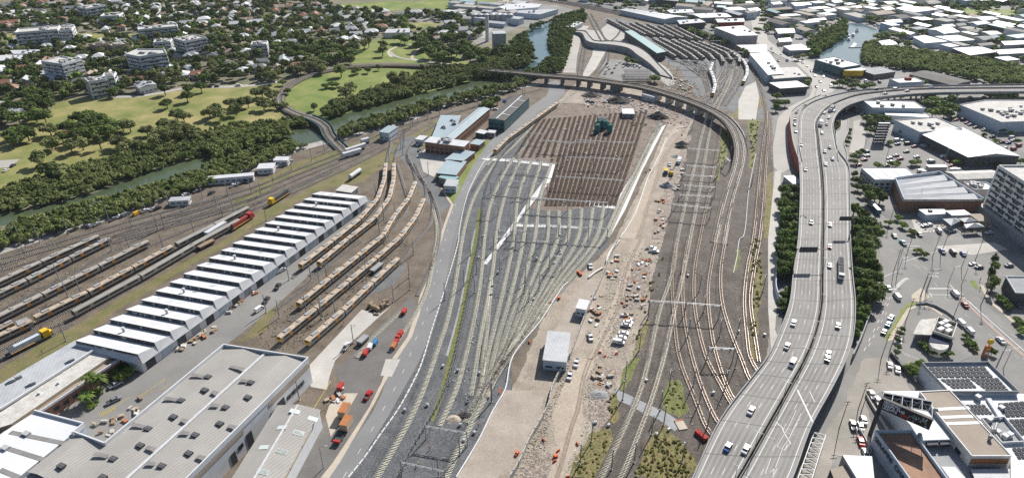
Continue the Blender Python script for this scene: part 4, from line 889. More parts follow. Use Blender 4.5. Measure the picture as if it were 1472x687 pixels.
A_,B_,C_,D_=q
if (B_-A_).length<(D_-A_).length: A_,B_,C_,D_=B_,C_,D_,A_
e0,e1=(A_+D_)/2,(B_+C_)/2; mb=MB(); mb.beam((e0.x,e0.y,9.85),(e1.x,e1.y,9.85),1,.12,'roof_white')
partof(r,mb,'ridge_cap')
for k in(.2,.5,.8):
    mb=MB(); a=D_.lerp(C_,k); b=e0.lerp(e1,k); 
    mb.beam((A_.lerp(B_,k).x,A_.lerp(B_,k).y,9.25),(b.x,b.y,9.85),.8,.1,'roof_white'); partof(r,mb,'roof_rib')
SM=[('site_cabin','small white cabin with teal windows between the two office halls','i: 755,432 800,412 870,420 835,450',3.4,'teal_wall','roof_white'),('site_cabin','white lunch cabin at the front of the dark-roofed office','i: 860,430 880,412 935,420 925,445',3.4,'grey_wall','roof_white'),
('storage_building','small blue-roofed brick store between front office and access road','i: 712,530 760,497 840,505 790,548',4,'brick','roof_blue'),
('staff_building','flat blue-grey staff building, upper of two joined by the road bank','6: 1068,237 1165,178 1257,183 1195,240',4.4,'brick','roof_blue'),
('staff_building','flat blue-grey staff building, lower of two joined by the road bank','6: 1045,305 1080,245 1225,230 1140,322',4.4,'brick','roof_blue'),
('storage_building','teal-edged small building next to the green bank, roof gently sloping','6: 1040,335 1080,318 1170,325 1140,350',3.6,'grey_wall','roof_teal'),
('storage_building','blue-grey cube-like store at the tip of the staff building row','6: 1078,375 1102,346 1160,347 1150,390',4.5,'pale_blue_wall','roof_metal'),
('storage_building','pale box store beside the office car court','i: 228,490 270,460 330,470 290,505',4,'white_wall','roof_white'),
('signal_building','blue-grey two-storey building standing alone beside the main lines','6: 705,72 745,48 828,32 765,78',6,'pale_blue_wall','roof_blue'),
('site_cabin','pale grey flat-roofed shed near the top of the sawtooth workshop','6: 460,405 500,380 585,385 545,425',4,'concrete_grey','roof_gravel'),
('site_office','white long site office in the row beside the creek road, closest to the bridge','6: 95,240 115,222 200,208 185,232',3.6,'white_wall','roof_white'),
('site_office','white long site office beside the creek road, middle of the row','6: 0,290 20,262 110,245 100,275',3.6,'white_wall','roof_white'),
('site_office','very long white site office beside the creek road and the parked cars','5: 1168,380 1180,370 1465,265 1465,290',3.8,'white_wall','roof_white'),
('site_office','short white hut at the end of the creek road car row','5: 970,470 985,450 1095,440 1080,465',3.2,'white_wall','roof_metal'),
('site_cabin','raised blue-grey cabin with pale two-part roof beside the site barrier','11: 230,530 355,545 290,700 155,690',5,'pale_blue_wall','roof_metal'),
('site_cabin','small bright white box cabin on the site pad','11: 385,345 442,355 425,405 368,395',4.2,'white_wall','roof_white'),
('site_office','white marquee-roofed shed under the edge of the flyover','3: 750,540 790,530 840,548 815,562',4.5,'white_wall','roof_white'),
('site_office','white canopy beside the dark spoil heap in the old yard','l: 340,350 440,350 430,395 330,390',3.5,'grey_wall','roof_white'),
('site_office','dark-roofed shed beside the green batching plant','l: 140,415 205,410 200,465 120,465',4,'grey_wall','roof_dark'),
('white_shed','white shed on the bank between the river and the grey ramp','3: 315,152 370,125 402,135 345,162',5,'white_wall','roof_white'),
('gatehouse','small white roofed hut beside the tree row under the viaduct','8: 115,325 170,322 175,368 120,372',3.5,'grey_wall','roof_white')]
for nm,lb,s,h,wl,rf in SM: bld(nm,lb,s,h,wl,rf,win=('glass',1,1.4,2.8),lm=None)
# right-hand side ----------------------------------------------------
r,q=bld('solar_roofed_store','white building with a blue solar array and green trim beside the street trees','h: 45,138 395,133 595,238 150,236',7,'white_wall','roof_white','parapet',lm='the blue solar-roofed store',win=('glass',2,1,6),parapet=.4)
patches(r,rect4(W('h: 110,150 400,146 500,222 185,228',7)),7,[(0,0,.32,1),(.34,0,.66,1),(.68,0,1,1)],'solar_blue','solar_array',.1,.15)
base_=W('h: 300,362 405,424 1108,424 940,300 700,175 330,200',7); sb=thing('brick_warehouse','wide brick-fronted warehouse with four white roof ridges','warehouse',(P(*T('h: 700,350')[0],7).x,P(*T('h: 700,350')[0],7).y,0),lm='the brick-fronted warehouse')
bp=W('h: 405,424 1108,424 720,185 330,240',7); bp=[Vector((v.x,v.y)) for v in bp]
mb=MB(); mb.prism([(v.x,v.y) for v in bp],0,7,'brick',top='concrete_grey'); partof(sb,mb,'wall')
def bq(t,s_): return bp[0].lerp(bp[1],t).lerp(bp[3].lerp(bp[2],t),s_)
for i in range(4):
    s0=.03+i*.235; mb=MB(); a,b,c_,d=bq(.01,s0),bq(.97,s0),bq(.97,s0+.13),bq(.01,s0+.13); e_,f_=bq(.01,s0+.215),bq(.97,s0+.215)
    mb.face([(a.x,a.y,7.3),(b.x,b.y,7.3),(c_.x,c_.y,8.9),(d.x,d.y,8.9)],'roof_white'); mb.face([(d.x,d.y,8.9),(c_.x,c_.y,8.9),(f_.x,f_.y,7.1),(e_.x,e_.y,7.1)],'roof_metal')
    mb.face([(a.x,a.y,7.3),(d.x,d.y,8.9),(e_.x,e_.y,7.1)],'white_wall'); mb.face([(b.x,b.y,7.3),(c_.x,c_.y,8.9),(f_.x,f_.y,7.1)],'white_wall'); partof(sb,mb,'roof')
for i in range(4): a,b=bp[i],bp[(i+1)%4]; para(sb,Vector((a.x,a.y,0)),Vector((b.x,b.y,0)),7,8.3 if i==0 else 9,'roof_gravel' if i==0 else 'pale_blue_wall')
bld('white_shed','long pale curved-roof shed behind the brick warehouse','h: 800,168 1245,148 1235,222 870,230',6,'grey_wall','roof_gravel','gable',rise=1.2)
bld('white_factory','stained white concrete factory beside the apartment tower','h: 960,262 1180,262 1185,325 1010,325',6,'stained_wall','roof_white','parapet',units=6,lm='the stained white factory')
bld('workshop','small grey flat workshop at the foot of the brick wall','h: 560,500 760,492 800,535 600,548',4,'pale_blue_wall','roof_metal',units=1)
bld('workshop','white-roofed small workshop in front of the brick warehouse','h: 790,512 940,506 1000,545 835,552',5,'grey_wall','roof_white')
bld('workshop','brown-roofed lean-to beside the white canopy yard','h: 1000,542 1105,540 1150,600 1060,602',4,'tan_wall','roof_brown')
for s,lb in (('h: 755,580 880,572 910,600 830,640','peaked fabric canopy over the yard, grey half'),('h: 890,576 1010,574 1065,600 950,612','peaked white fabric canopy over the yard, upper piece'),('h: 940,628 1075,618 1130,650 965,662','peaked white fabric canopy over the yard, lower piece')):
    q=W(s,4); c=sum(q,Vector())/4; r=thing('canopy',lb,'canopy',(c.x,c.y,0)); mb=MB()
    for a,b in zip(q,q[1:]+q[:1]): mb.face([a,b,c+up*1.6],'roof_white' if 'white' in lb else 'roof_metal')
    partof(r,mb,'fabric')
    for a in q: mb=MB(); mb.tube((a.x,a.y,0),a,.1,.1,'galvanised'); partof(r,mb,'pole')
r,q=bld('row_store','white canopy-roofed carriage beside the brick warehouse car row','h: 620,108 780,105 785,125 630,128',4,'grey_wall','roof_white')
# apartment tower at the edge
TH=28.0
def tower(name,label,q,H,fl,lm=None,fin=3.4,white='white_wall',railh=1.1,over=.9,cat='apartment block',slabt=.3):
    q=[Vector((v.x,v.y)) for v in ccw(q)]; c=sum(q,Vector((0,0)))/len(q); r=thing(name,label,cat,(c.x,c.y,0),lm=lm)
    mb=MB(); mb.prism([(v.x,v.y) for v in q],0,H-.05,'glass_dim' if fl>3 else 'grey_wall',top='roof_gravel'); partof(r,mb,'wall')
    fh=H/fl; rr=random.Random(int(c.x))
    vis=[]
    for i in range(len(q)):
        a,b=q[i],q[(i+1)%len(q)]; u=(b-a).normalized(); nr=Vector((u.y,-u.x)); mid=(a+b)/2
        if nr.dot(mid)<0.3*mid.length: vis.append((a,b,u,nr))
    for k in range(fl):
        z=k*fh; mb=MB()
        big=[c+(v-c)*(1+over/max(4,(v-c).length)) for v in q]; mb.prism([(v.x,v.y) for v in big],z+fh-slabt-.12,z+fh-.12,white,bottom=True)
        for a,b,u,nr in vis:
            Ls=(b-a).length; n=max(2,int(Ls/fin/2))
            for j in range(n):
                t0=(j+(.08 if (j+k)%2 else .3))/n; t1=t0+.55/n; p=a.lerp(b,t0)+nr*over*.8; p2=a.lerp(b,t1)+nr*over*.8; mb.beam((p.x,p.y,z+railh/2),(p2.x,p2.y,z+railh/2),.12,railh,white)
        partof(r,mb,'balcony')
    for a,b,u,nr in vis:
        Ls=(b-a).length; n=max(2,int(Ls/fin/2.2)); mb=MB()
        for j in range(n+1):
            p=a.lerp(b,j/n)+nr*.1; wv=.4 if j%3 else 1.0; mb.box((p.x,p.y,H/2),(wv,.5,H),white,math.atan2(u.y,u.x))
        partof(r,mb,'wall_panel')
    mb=MB()
    for a,b in zip(q,q[1:]+q[:1]): mb.beam((a.x,a.y,H+.5),(b.x,b.y,H+.5),.4,1.0,white)
    partof(r,mb,'parapet')
    for k in range(5):
        e=q[0]+(q[1]-q[0])*rr.uniform(.2,.8)+(q[-1]-q[0])*rr.uniform(.2,.8); mb=MB(); mb.box((e.x,e.y,H+.9),(rr.uniform(2,5),rr.uniform(2,4),1.8),'concrete_grey',0,'roof_gravel'); partof(r,mb,'plant_room')
    return r
a,b=P(1435.8,239.6,TH),P(1478,266.5,TH); a=a.xy; b=b.xy; d=(b-a).normalized(); a2=a+d*0; b2=a+d*52; n_=Vector((-d.y,d.x)); n_=n_ if n_.x>0 else -n_
tower('apartment_tower','tall white nine-storey apartment tower with rows of balconies at the picture edge',[a2,b2,b2+n_*17,a2+n_*17],TH,9,lm='the nine-storey apartment tower',fin=3.6,white='white_paint',slabt=.55,railh=1.25)
q=[a-d*3-n_*3,b2-n_*3,b2+n_*0,a-d*3+n_*0]; bld('podium','grey concrete podium wall under the apartment tower','',4.2,'concrete_grey','concrete',pts=[Vector((v.x,v.y,4.2)) for v in q])
bld('retail_warehouse','long dark-walled hall with a low pale blue gable roof beside the car park','8: 885,85 1150,215 1445,210 1120,48',7,'dark_wall','roof_white','gable',rise=2.2,lm='the dark-walled gable hall',fit='par')
r,q=bld('retail_warehouse','flat cream-roofed building with blue-grey walls at the head of the car park','8: 728,5 862,72 1125,58 965,-10',8,'pale_blue_wall','roof_gravel','parapet',units=5,lm='the cream flat-roofed store')
r,q=bld('bowl_building','white and blue flat building below the viaduct bend','p: 880,290 945,345 1405,345 1290,272',8,'pale_blue_wall','roof_metal','parapet',units=5,lm='the blue-walled building by the bend')
bld('white_annex','low white strip-roofed annex below the blue-walled building','p: 1060,395 1090,420 1420,410 1400,385',5,'white_wall','roof_white')
r,q=bld('shopping_centre','very large white flat-roofed building crowded with rooftop plant','4: 1100,605 1250,578 1720,578 1760,690 1340,705',8,'pale_blue_wall','roof_gravel','parapet',units=22,lm='the big plant-topped roof')
bld('riverside_offices','dark glass three-storey offices on the river bank','4: 245,345 390,332 525,372 450,392',9,'teal_wall','roof_metal','parapet',units=6,win=('glass',3,1,8.5),lm='the dark riverside offices')
bld('riverside_offices','white-framed dark glass block beside the riverside offices','4: 440,392 520,372 528,410 455,425',7,'dark_wall','roof_metal',win=('glass',2,1,6))
r,q=bld('store','pale store with a dark red entrance tower above the viaduct','4: 705,455 850,448 890,472 745,480',6,'pale_blue_wall','roof_white','parapet',lm='the red-towered store')
mb=MB(); p=P(*T('4: 795,500')[0]); mb.box((p.x,p.y+1,4),(5,3,8),'red_wall'); partof(r,mb,'entrance_tower')
bld('grey_parking_deck','flat grey roof between the mangroves and the viaduct','4: 540,402 640,385 735,415 590,432',4.5,'concrete_dark','concrete_grey')
bld('grey_parking_deck','long dark sloping roof running beside the mangroves','4: 790,432 900,410 1180,462 1090,488',3,'concrete_dark','roof_dark','gable',rise=1)
bld('service_station','white petrol station canopy beside the arterial road','4: 38,480 188,462 205,505 42,508',6,'dark_wall','roof_white',lm='the petrol station',z0=0)
for i,(s,h,wl,rf,lb) in enumerate([('4: 90,268 190,255 252,288 128,292',5,'grey_wall','roof_white','white-roofed shop beside the river road'),('4: 58,225 128,218 138,240 66,244',4,'cream_wall','roof_white','small cream-roofed shop by the arterial road'),('4: 42,168 148,165 155,190 60,196',5,'grey_wall','roof_white','white-roofed corner shop on the arterial road'),('4: -10,395 168,388 220,442 35,455',7,'grey_wall','roof_gravel','large grey-and-white-roofed store above the petrol station'),
('3: 1165,160 1290,208 1412,205 1325,150',12,'grey_wall','roof_white','tall grey box warehouse with a pale roof'),('3: 620,58 690,55 1010,100 875,112',6,'pale_blue_wall','roof_white','very long white warehouse beside the trunk line'),('3: 890,62 1030,56 1045,74 915,78',6,'grey_wall','roof_white','white-roofed depot behind the long white warehouse'),
('3: 950,120 1075,112 1110,130 965,142',7,'dark_wall','roof_metal','dark-fronted warehouse by the stabling yard curve'),('3: 1000,82 1200,76 1260,98 1085,104',6,'grey_wall','roof_white','wide white-roofed factory behind the tall grey box'),('3: 1170,112 1330,108 1335,128 1182,132',6,'red_wall','roof_metal','dark red warehouse beside the tall grey box'),
('3: 1365,312 1475,302 1560,425 1470,432',8,'pale_blue_wall','roof_white','large white warehouse beside the service road'),('3: 1290,262 1460,258 1465,300 1370,305',5,'brick','roof_metal','brick-edged low building above the large white warehouse'),
('2: 740,190 765,170 880,165 882,187',6,'white_wall','roof_white','long white hall at the edge of the meadow'),('1: -60,322 128,318 180,345 -40,352',6,'grey_wall','roof_white','white factory at the picture edge in the suburb'),('1: 60,292 222,288 242,308 80,312',6,'grey_wall','roof_white','white-roofed works behind the suburban factory'),
('1: 770,485 870,468 897,485 800,508',6,'white_wall','roof_metal','large grey-roofed white house facing the park'),('3: -40,30 60,20 170,28 150,45 -30,60',7,'pale_blue_wall','roof_white','white industrial hall beyond the river bend'),('3: -60,70 70,62 265,55 160,85',6,'pale_blue_wall','roof_metal','blue-walled hall on the far river bank'),
('4: 735,50 800,35 985,55 830,75',8,'pale_blue_wall','roof_metal','huge pale blue hall before the green'),('4: 670,120 760,112 772,130 690,135',6,'blue_wall','roof_blue','bright blue shed beside the river road'),('4: 920,170 1010,150 1100,185 1010,195',8,'pale_blue_wall','roof_metal','pale gabled hall among industrial roofs'),
('4: 615,240 700,228 742,255 660,262',5,'white_wall','roof_metal','grey-roofed boat shed behind the mangroves'),('4: 835,215 900,205 1030,240 900,250',6,'pale_blue_wall','roof_white','white factory behind the mangrove belt'),('4: 960,212 1090,205 1190,232 1060,240',6,'pale_blue_wall','roof_white','pale factory with long front beside the mangrove belt'),
('4: 1060,280 1220,270 1320,300 1160,320',6,'dark_wall','roof_metal','dark-walled factory at the end of the mangroves'),('4: 1300,290 1480,280 1500,305 1330,315',6,'grey_wall','roof_metal','wide grey-roofed depot at the picture edge'),('4: 1340,240 1480,235 1500,255 1360,262',6,'grey_wall','roof_white','white-roofed depot behind the wide grey depot')]):
    st='gable' if i in(4,5,8,10,20) and False else ('gable' if i in(5,8,20,21,12,15) else 'flat'); bld('warehouse' if i not in(0,1,2,15) else ('villa' if i==15 else 'shop'),lb,s,h,wl,rf,st,units=3 if h>5 and i<18 else 0,lm='the '+' '.join(lb.split()[:5]) if i in(4,5,9,10,12,13,15,17,18,19,20,21,22,24,25) else None,win=('glass',1,1.5,3.5) if i in(0,1,2,3,15,4) else None,fit='par')
# grey road ramp beyond the flyover
gr=thing('concrete_ramp_bridge','pale grey concrete ramp bridge with tall blue-grey walls beyond the rail flyover','bridge',(*P(870,70).xy,0),lm='the grey ramp bridge')
La,Ra=[P(x,y,8) for x,y in T('3: 340,188 395,193 432,240 470,252 570,262 660,278 720,320 790,370 850,430')],[P(x,y,8) for x,y in T('3: 345,180 410,180 450,215 480,238 600,240 700,262 770,300 840,370 920,450')]
zs=[1,3.5,5.5,5.5,5.5,5.5,5,3.5,1.2]
for A in(La,Ra):
    for v,z in zip(A,zs): 
        x,y=toPx(v); n__=P(x,y,z); v.x,v.y,v.z=n__
a_,b_=Path(spline(La,3)),Path(spline(Ra,3)); A2=[a_.at(a_.L*k/40) for k in range(41)]; B2=[b_.at(b_.L*k/40) for k in range(41)]
mb=MB(); 
for a0,a1,b0,b1 in zip(A2,A2[1:],B2,B2[1:]): mb.face([a0,b0,b1,a1],'road_light')
partof(gr,mb,'roadway')
for E in(A2,B2):
    mb=MB(); 
    for p,q_ in zip(E,E[1:]): mb.face([p+up*.9,q_+up*.9,(q_.x,q_.y,0),(p.x,p.y,0)],'concrete_grey')
    partof(gr,mb,'wall')
for s,h,lb,rf in (('3: 648,182 692,178 885,298 832,308',8,'long blue-green platform roof beside the far stabling yard','roof_teal'),): bld('maintenance_shed',lb,s,h,'dark_wall',rf,lm='the blue-green maintenance shed',fit='par')
for i in range(6):
    y=400+i*9; a,b=T('3: %d,%d %d,%d'%(645-i*3+i*3,y,800,y+2)); q=W('3: %g,%g %g,%g %g,%g %g,%g'%(642+i*2,y,790+i*5,y,792+i*5,y+5,642+i*2,y+5),4); c=sum(q,Vector())/4
    r=thing('car_park_shade','dark striped shade structure over the car park behind the flyover','shade structure',(c.x,c.y,0),group='car park shade structures'); r['label']='shade roof over the car park behind the flyover, '+('topmost,second,third,fourth,fifth,bottom'.split(',')[i])+' of six rows'
    mb=MB(); mb.prism([(v.x,v.y) for v in rect4(q)],3.6,3.8,'roof_dark' if i%2==0 else 'roof_dark',bottom=True); mb2=rect4(q); mb.beam((mb2[0].x,mb2[0].y,3.9),(mb2[1].x,mb2[1].y,3.9),.5,.2,'roof_white'); partof(r,mb,'shade_panel')
    for t in(.1,.5,.9): v=mb2[0].lerp(mb2[1],t); mb=MB(); mb.tube((v.x,v.y,0),(v.x,v.y,3.6),.12,.12,'galvanised'); partof(r,mb,'post')
# concrete plant
r,q=bld('silo_building','grey ribbed concrete plant with a dark hopper base','2: 1358,182 1430,180 1432,195 1360,198',20,'grey_wall','roof_metal',lm='the concrete plant')
p=P(*T('2: 1328,240')[0]); r=thing('silo_tower','slim white silo tower beside the grey concrete plant','silo',(p.x,p.y,0)); mb=MB(); mb.tube(p,p+up*27,2.0,2.0,'roof_white',12); partof(r,mb,'tank'); mb=MB(); mb.box((p.x,p.y,27.8),(3,3,1.6),'galvanised'); partof(r,mb,'head_house')
for i in range(7):
    p=P(*T('2: %d,137'%(1255+i*34))[0]); r=thing('silo','squat grey storage silo','silo',(p.x,p.y,0),group='row of silos',auto=True); mb=MB(); mb.tube(p,p+up*11,4,4,'concrete_grey',12); mb.tube(p+up*11,p+up*12.3,4,.6,'roof_metal',12); partof(r,mb,'tank')
# suburban apartment blocks
for s,h,fl,lb,wm in [('1: 75,172 320,152 352,172 120,190',17,5,'long white and dark apartment block at the suburb edge',0),('1: 330,160 415,155 425,175 345,182',15,5,'slim white apartment block beside the long one',0),('1: 762,162 1000,140 1030,155 825,172',13,4,'pale stepped apartment block high in the suburb',0),('1: 212,358 345,335 470,338 385,372',18,6,'broad white apartment block behind the factory',0),('1: 478,458 590,440 610,458 520,474',14,4,'white four-storey block at the park edge',0),('1: 583,425 650,420 668,440 605,446',15,4,'taller narrow white block beside the park',0),('1: 725,315 790,288 942,288 955,308 800,330',17,5,'broad balconied apartment block with pale roof terrace',0),('1: 985,228 1130,200 1168,222 1075,240',17,5,'white and dark apartment block on the suburban rise',0),('1: 575,82 690,78 697,92 600,98',10,3,'low white block with dark glass high in the suburb',0),('1: 455,42 575,22 588,38 480,55',15,4,'grey and white towers near the suburb top',0),('1: 615,258 715,242 730,255 650,270',9,3,'tan brick block of flats with rows of openings',1),('1: 880,232 978,226 985,242 895,248',12,4,'dark glass block beside the white and dark apartments',0),('2: -30,245 60,240 65,258 -20,262',12,4,'white block of flats at the tree line above the park',0),('1: 520,255 600,240 625,250 545,268',9,3,'grey-roofed flats beside the tan brick block',1)]:
    tower('apartment_block',lb,rect4(W(s,h)) if len(W(s,h))==4 else [v.xy for v in W(s,h)],h,fl,lm='the '+' '.join(lb.split()[:4]) if not wm else None,fin=4,slabt=1.0,white='white_wall' if not wm else 'tan_wall')
# fast-food restaurant
r,q=bld('restaurant','flat cream-roofed fast-food restaurant with rooftop plant and rounded front canopy','g: 718,350 872,415 836,528 658,484',5,'dark_wall','roof_dark','parapet',parapet=1.1,parm='cream_wall',lm='the fast-food restaurant',cat='restaurant')
for s in ['740,415','790,440','730,465','800,480','770,400']: 
    p=P(*T('g: '+s)[0],5); mb=MB(); mb.box((p.x,p.y,5.9),(3,1.6,1.4),'roof_gravel',.5,'roof_white'); partof(r,mb,'air_conditioner')
mb=MB(); q=W('g: 560,365 700,350 665,492 650,498 495,490 520,430',4); mb.prism([(v.x,v.y) for v in q],3.6,4,'roof_gravel',bottom=True); partof(r,mb,'drive_through_canopy')
for s in ['g: 500,535','g: 560,420']: p=P(*T(s)[0]); mb=MB(); mb.box((p.x,p.y,1.8),(.5,.5,3.6),'cream_wall'); partof(r,mb,'canopy_post')
mb=MB(); q=W('g: 632,560 812,580 805,610 770,628 720,628 660,605',4); mb.prism([(v.x,v.y) for v in q],0,4,'cream_wall',top='roof_gravel'); partof(r,mb,'front_canopy')
mb=MB(); q=W('g: 655,490 835,535 812,580 632,560',4.2); mb.prism([(v.x,v.y) for v in q],0,4.2,'navy_cloth'); partof(r,mb,'entrance')
b=P(*T('g: 1120,690')[0]); r=thing('pylon_sign','tall pylon sign with round yellow head and orange panel beside the restaurant hedge','sign',(b.x,b.y,0)); mb=MB(); mb.box((b.x,b.y,2.8),(2.4,.7,5.6),'rust_orange'); partof(r,mb,'sign_panel'); mb=MB(); mb.tube((b.x,b.y,5.6),(b.x,b.y,6.6),.2,.2,'dark_steel'); mb.tube((b.x,b.y-.3,7.6),(b.x,b.y+.3,7.6),1.2,1.2,'bright_yellow',20); partof(r,mb,'sign_head')
mb=MB(); mb.box((b.x,b.y-.4,2.2),(1.2,.1,1.0),'print_white'); mb.box((b.x,b.y-.4,4.2),(1.6,.1,.5),'bright_yellow'); partof(r,mb,'sign_panel')
bld('corner_building','dark grey roofed building at the corner beside the street tree','g: 1310,-10 1560,-10 1560,140 1395,132',6,'dark_wall','concrete_grey','parapet',lm='the grey corner building',fit='par')
for s in ['g: 1310,20','g: 1285,70','g: 1335,130']: pass
# near right-hand block
r,q=bld('solar_roofed_warehouse','white warehouse whose roof is covered with dark solar panels behind the billboard','e: 567,147 1148,140 1418,400 800,400',7,'pale_blue_wall','roof_white','parapet',parapet=1.2,lm='the solar-covered warehouse',fit='par',parm='concrete_grey')
def solar(root,s,h,nx,ny,name='solar_panel',gap=.12):
    q=W(s,h); mb=MB()
    for i in range(nx):
        for j in range(ny):
            f=lambda a,b:(q[0].lerp(q[1],a)).lerp(q[3].lerp(q[2],a),b)
            a0,a1,b0,b1=(i+gap/2)/nx,(i+1-gap/2)/nx,(j+gap/2)/ny,(j+1-gap/2)/ny; mb.face([f(a0,b0)+up*.18,f(a1,b0)+up*.18,f(a1,b1)+up*.22,f(a0,b1)+up*.22][::-1],'solar')
    partof(root,mb,name)
for s,nx,ny in [('e: 620,165 1125,165 1205,260 705,260',9,3),('e: 725,272 985,268 1060,352 850,358',6,3),('e: 985,262 1240,262 1350,388 1160,388',6,4)]: solar(r,s,7.1,nx,ny)
bb=thing('shop_row','white flat-roofed building with courtyards and solar arrays at the picture corner','building',(*P(1440,620,6).xy,0),lm='the white courtyard building')
q=W('e: 850,402 1600,402 f: 1640,720 1355,720 1355,490 1100,180',6); mb=MB(); mb.prism([(v.x,v.y) for v in q],0,6,'white_wall',top='roof_white'); partof(bb,mb,'wall')
for s,nx,ny in [('e: 950,497 1120,497 1200,585 1030,585',5,3),('e: 1235,487 1560,460 1620,600 1315,608',7,4),('f: 1330,168 1560,160 1600,300 1440,310',5,4),('f: 1360,420 1560,412 1600,510 1420,518',5,3)]: solar(bb,s,6.1,nx,ny)
for s in ['f: 1090,175 1290,165 1470,380 1270,390']:
    q=W(s,6.06); mb=MB(); mb.face(q,'concrete_grey'); partof(bb,mb,'courtyard_roof')
    for a,b in zip(q,q[1:]+q[:1]): mb=MB(); mb.beam(a+up*.6,b+up*.6,.3,1.2,'white_wall'); partof(bb,mb,'parapet')
for s in ['f: 1190,230 1180,300','f: 1235,200 1200,300']:
    (x0,y0),(x1,y1)=T(s); a=P(x0,y0,8); b=P(x1,y1,6.2); mb=MB(); mb.tube(b,(b.x,b.y,8.2),.4,.4,'galvanised',8); mb.tube((b.x,b.y,8.1),a,.4,.4,'galvanised',8); partof(bb,mb,'exhaust_duct')
for s in ['e: 1060,445','e: 1265,540','f: 1230,290','f: 1300,330','f: 1340,315','e: 900,405','f: 1160,185']:
    p=P(*T(s)[0],6.3); mb=MB(); mb.box((p.x,p.y,7.0),(1.8,1.6,1.5),'roof_metal',.5,'roof_white'); partof(bb,mb,'air_conditioner')
mb=MB(); q=W('e: 1140,440 1180,440 1300,610 1260,625',7); mb.prism([(v.x,v.y) for v in q],6,7,'white_wall'); partof(bb,mb,'parapet')
rb=thing('brown_roofed_shop','long brown ribbed-roof shop with stained white end wall','shop',(*P(1390,600,8).xy,0),lm='the brown ribbed-roof shop')
q=W('1322,563 1365,561 1453.5,655 1397,655',8.5); mb=MB(); mb.prism([(v.x,v.y) for v in q],0,8.5,'stained_wall',top='roof_brown'); partof(rb,mb,'wall')
for a,b in zip(q,q[1:]+q[:1]): mb=MB(); mb.beam(a+up*.1,b+up*.1,.35,.35,'roof_white'); partof(rb,mb,'fascia')
for s in ['e: 690,540 990,525','e: 740,610 1020,600','f: 790,205 1100,195']:
    (x0,y0),(x1,y1)=T(s); mb=MB(); mb.beam(P(x0,y0,8.55),P(x1,y1,8.55),1.4,.06,'roof_white'); partof(rb,mb,'roof_sheet')
for s in ['f: 545,325','f: 1165,345','e: 688,565']:
    x,y=T(s)[0]; z=8.6 if 'f: 1165' in s else 7.6; p=P(x,y,z); mb=MB(); mb.tube(p,p+up*.8,.5,.5,'galvanised',8); mb.sphere(p+up*1.1,.75,'galvanised',8,5); o=partof(rb,mb,'roof_ventilator')
a,b=q[3],q[2]; 
mb=MB(); u=(b-a).normalized(); c=(a+b)/2; mb.box((c.x,c.y-.12,6.2),((b-a).length*.96,.1,2.2),'rust_orange',math.atan2(u.y,u.x)); partof(rb,mb,'rusty_sign_band')
a,b=q[3],q[0]; c=a.lerp(b,.18); u=(b-a).normalized(); mb=MB(); mb.box((c.x-.12,c.y,5),(2.6,.12,1.5),'glass',math.atan2(u.y,u.x)); partof(rb,mb,'window')
wr=slabroof('white_roofed_shop','low white roofed shop between billboard and brown ribbed roof','e: 232,380 560,378 f: 640,90 865,342 560,352 470,215 250,-20',7,'roof_metal','white_wall')
for s in ['f: 610,368 715,362 715,395 620,398','f: 730,366 820,360 828,390 735,396']:
    q=W(s,6.2); mb=MB(); mb.prism([(v.x,v.y) for v in q],5.2,6.4,'glass'); partof(wr,mb,'clerestory_window')
cy=slabroof('courtyard_store','blue-grey low roof with a white box between the text-painted building and the brown roof','f: 560,400 830,402 860,400 1100,700 1100,800 700,800',4,'concrete_grey','white_wall')
q=W('f: 745,585 862,585 970,700 830,700',5.5); mb=MB(); mb.prism([(v.x,v.y) for v in q],4,5.5,'white_wall',top='roof_white'); partof(cy,mb,'roof_box')
q=W('f: 1000,606 1480,600 1650,720 1650,800 1090,800',5.2); bl=thing('corner_shop','pale blue flat roof in the picture corner','building',(*((q[0]+q[2])/2).xy,0)); mb=MB(); mb.prism([(v.x,v.y) for v in q],0,5.2,'dark_wall',top='roof_metal'); partof(bl,mb,'wall')
# building with painted lettering
SZ=8.0
q=W('f: 165,265 488,262 800,690 930,870 600,870 470,690',SZ); sb2=thing('lettered_building','building with rusty brown roof and white wall painted with large dark letters','building',(*((q[0]+q[3])/2).xy,0),lm='the lettered white wall')
mb=MB(); mb.prism([(v.x,v.y) for v in q],0,SZ-1.2,'pale_blue_wall',top='roof_rust'); partof(sb2,mb,'wall')
for i,(a,b) in enumerate(zip(q,q[1:]+q[:1])): para(sb2,a,b,SZ-1.2,SZ,'pale_blue_wall',.4)
a=q[0]; b=q[5]; d=(b-a); d.z=0; u=d.normalized(); nr=Vector((u.y,-u.x,0)); nr=nr if nr.x<0 else -nr
def text(root,txt,pos,xd,upd,size,m,name='lettering',ext=.03,al='LEFT',bold=.0):
    cu=bpy.data.curves.new(name,'FONT'); cu.body=txt; cu.size=size; cu.extrude=ext; cu.offset=bold; cu.align_x=al; o=bpy.data.objects.new(name,cu)
    xd=xd.normalized(); upd=upd.normalized(); zd=xd.cross(upd); mt=Matrix((xd,upd,zd)).transposed().to_4x4(); mt.translation=pos
    C.objects.link(o); o.matrix_world=mt; bpy.context.view_layer.update(); me=bpy.data.meshes.new_from_object(o.evaluated_get(bpy.context.evaluated_depsgraph_get())); bpy.data.objects.remove(o)
    o=bpy.data.objects.new(name,me); C.objects.link(o); me.materials.clear(); me.materials.append(M[m]); me.transform(mt); 
    o.parent=root; o.matrix_parent_inverse=Matrix.Translation(-Vector(root.location)); return o
tt=text(sb2,'SERAFINI  CHA',Vector((a.x,a.y,0))+nr*.3+u*1.2+up*(SZ-3.2),u,up,2.6,'letter_navy',bold=.04)
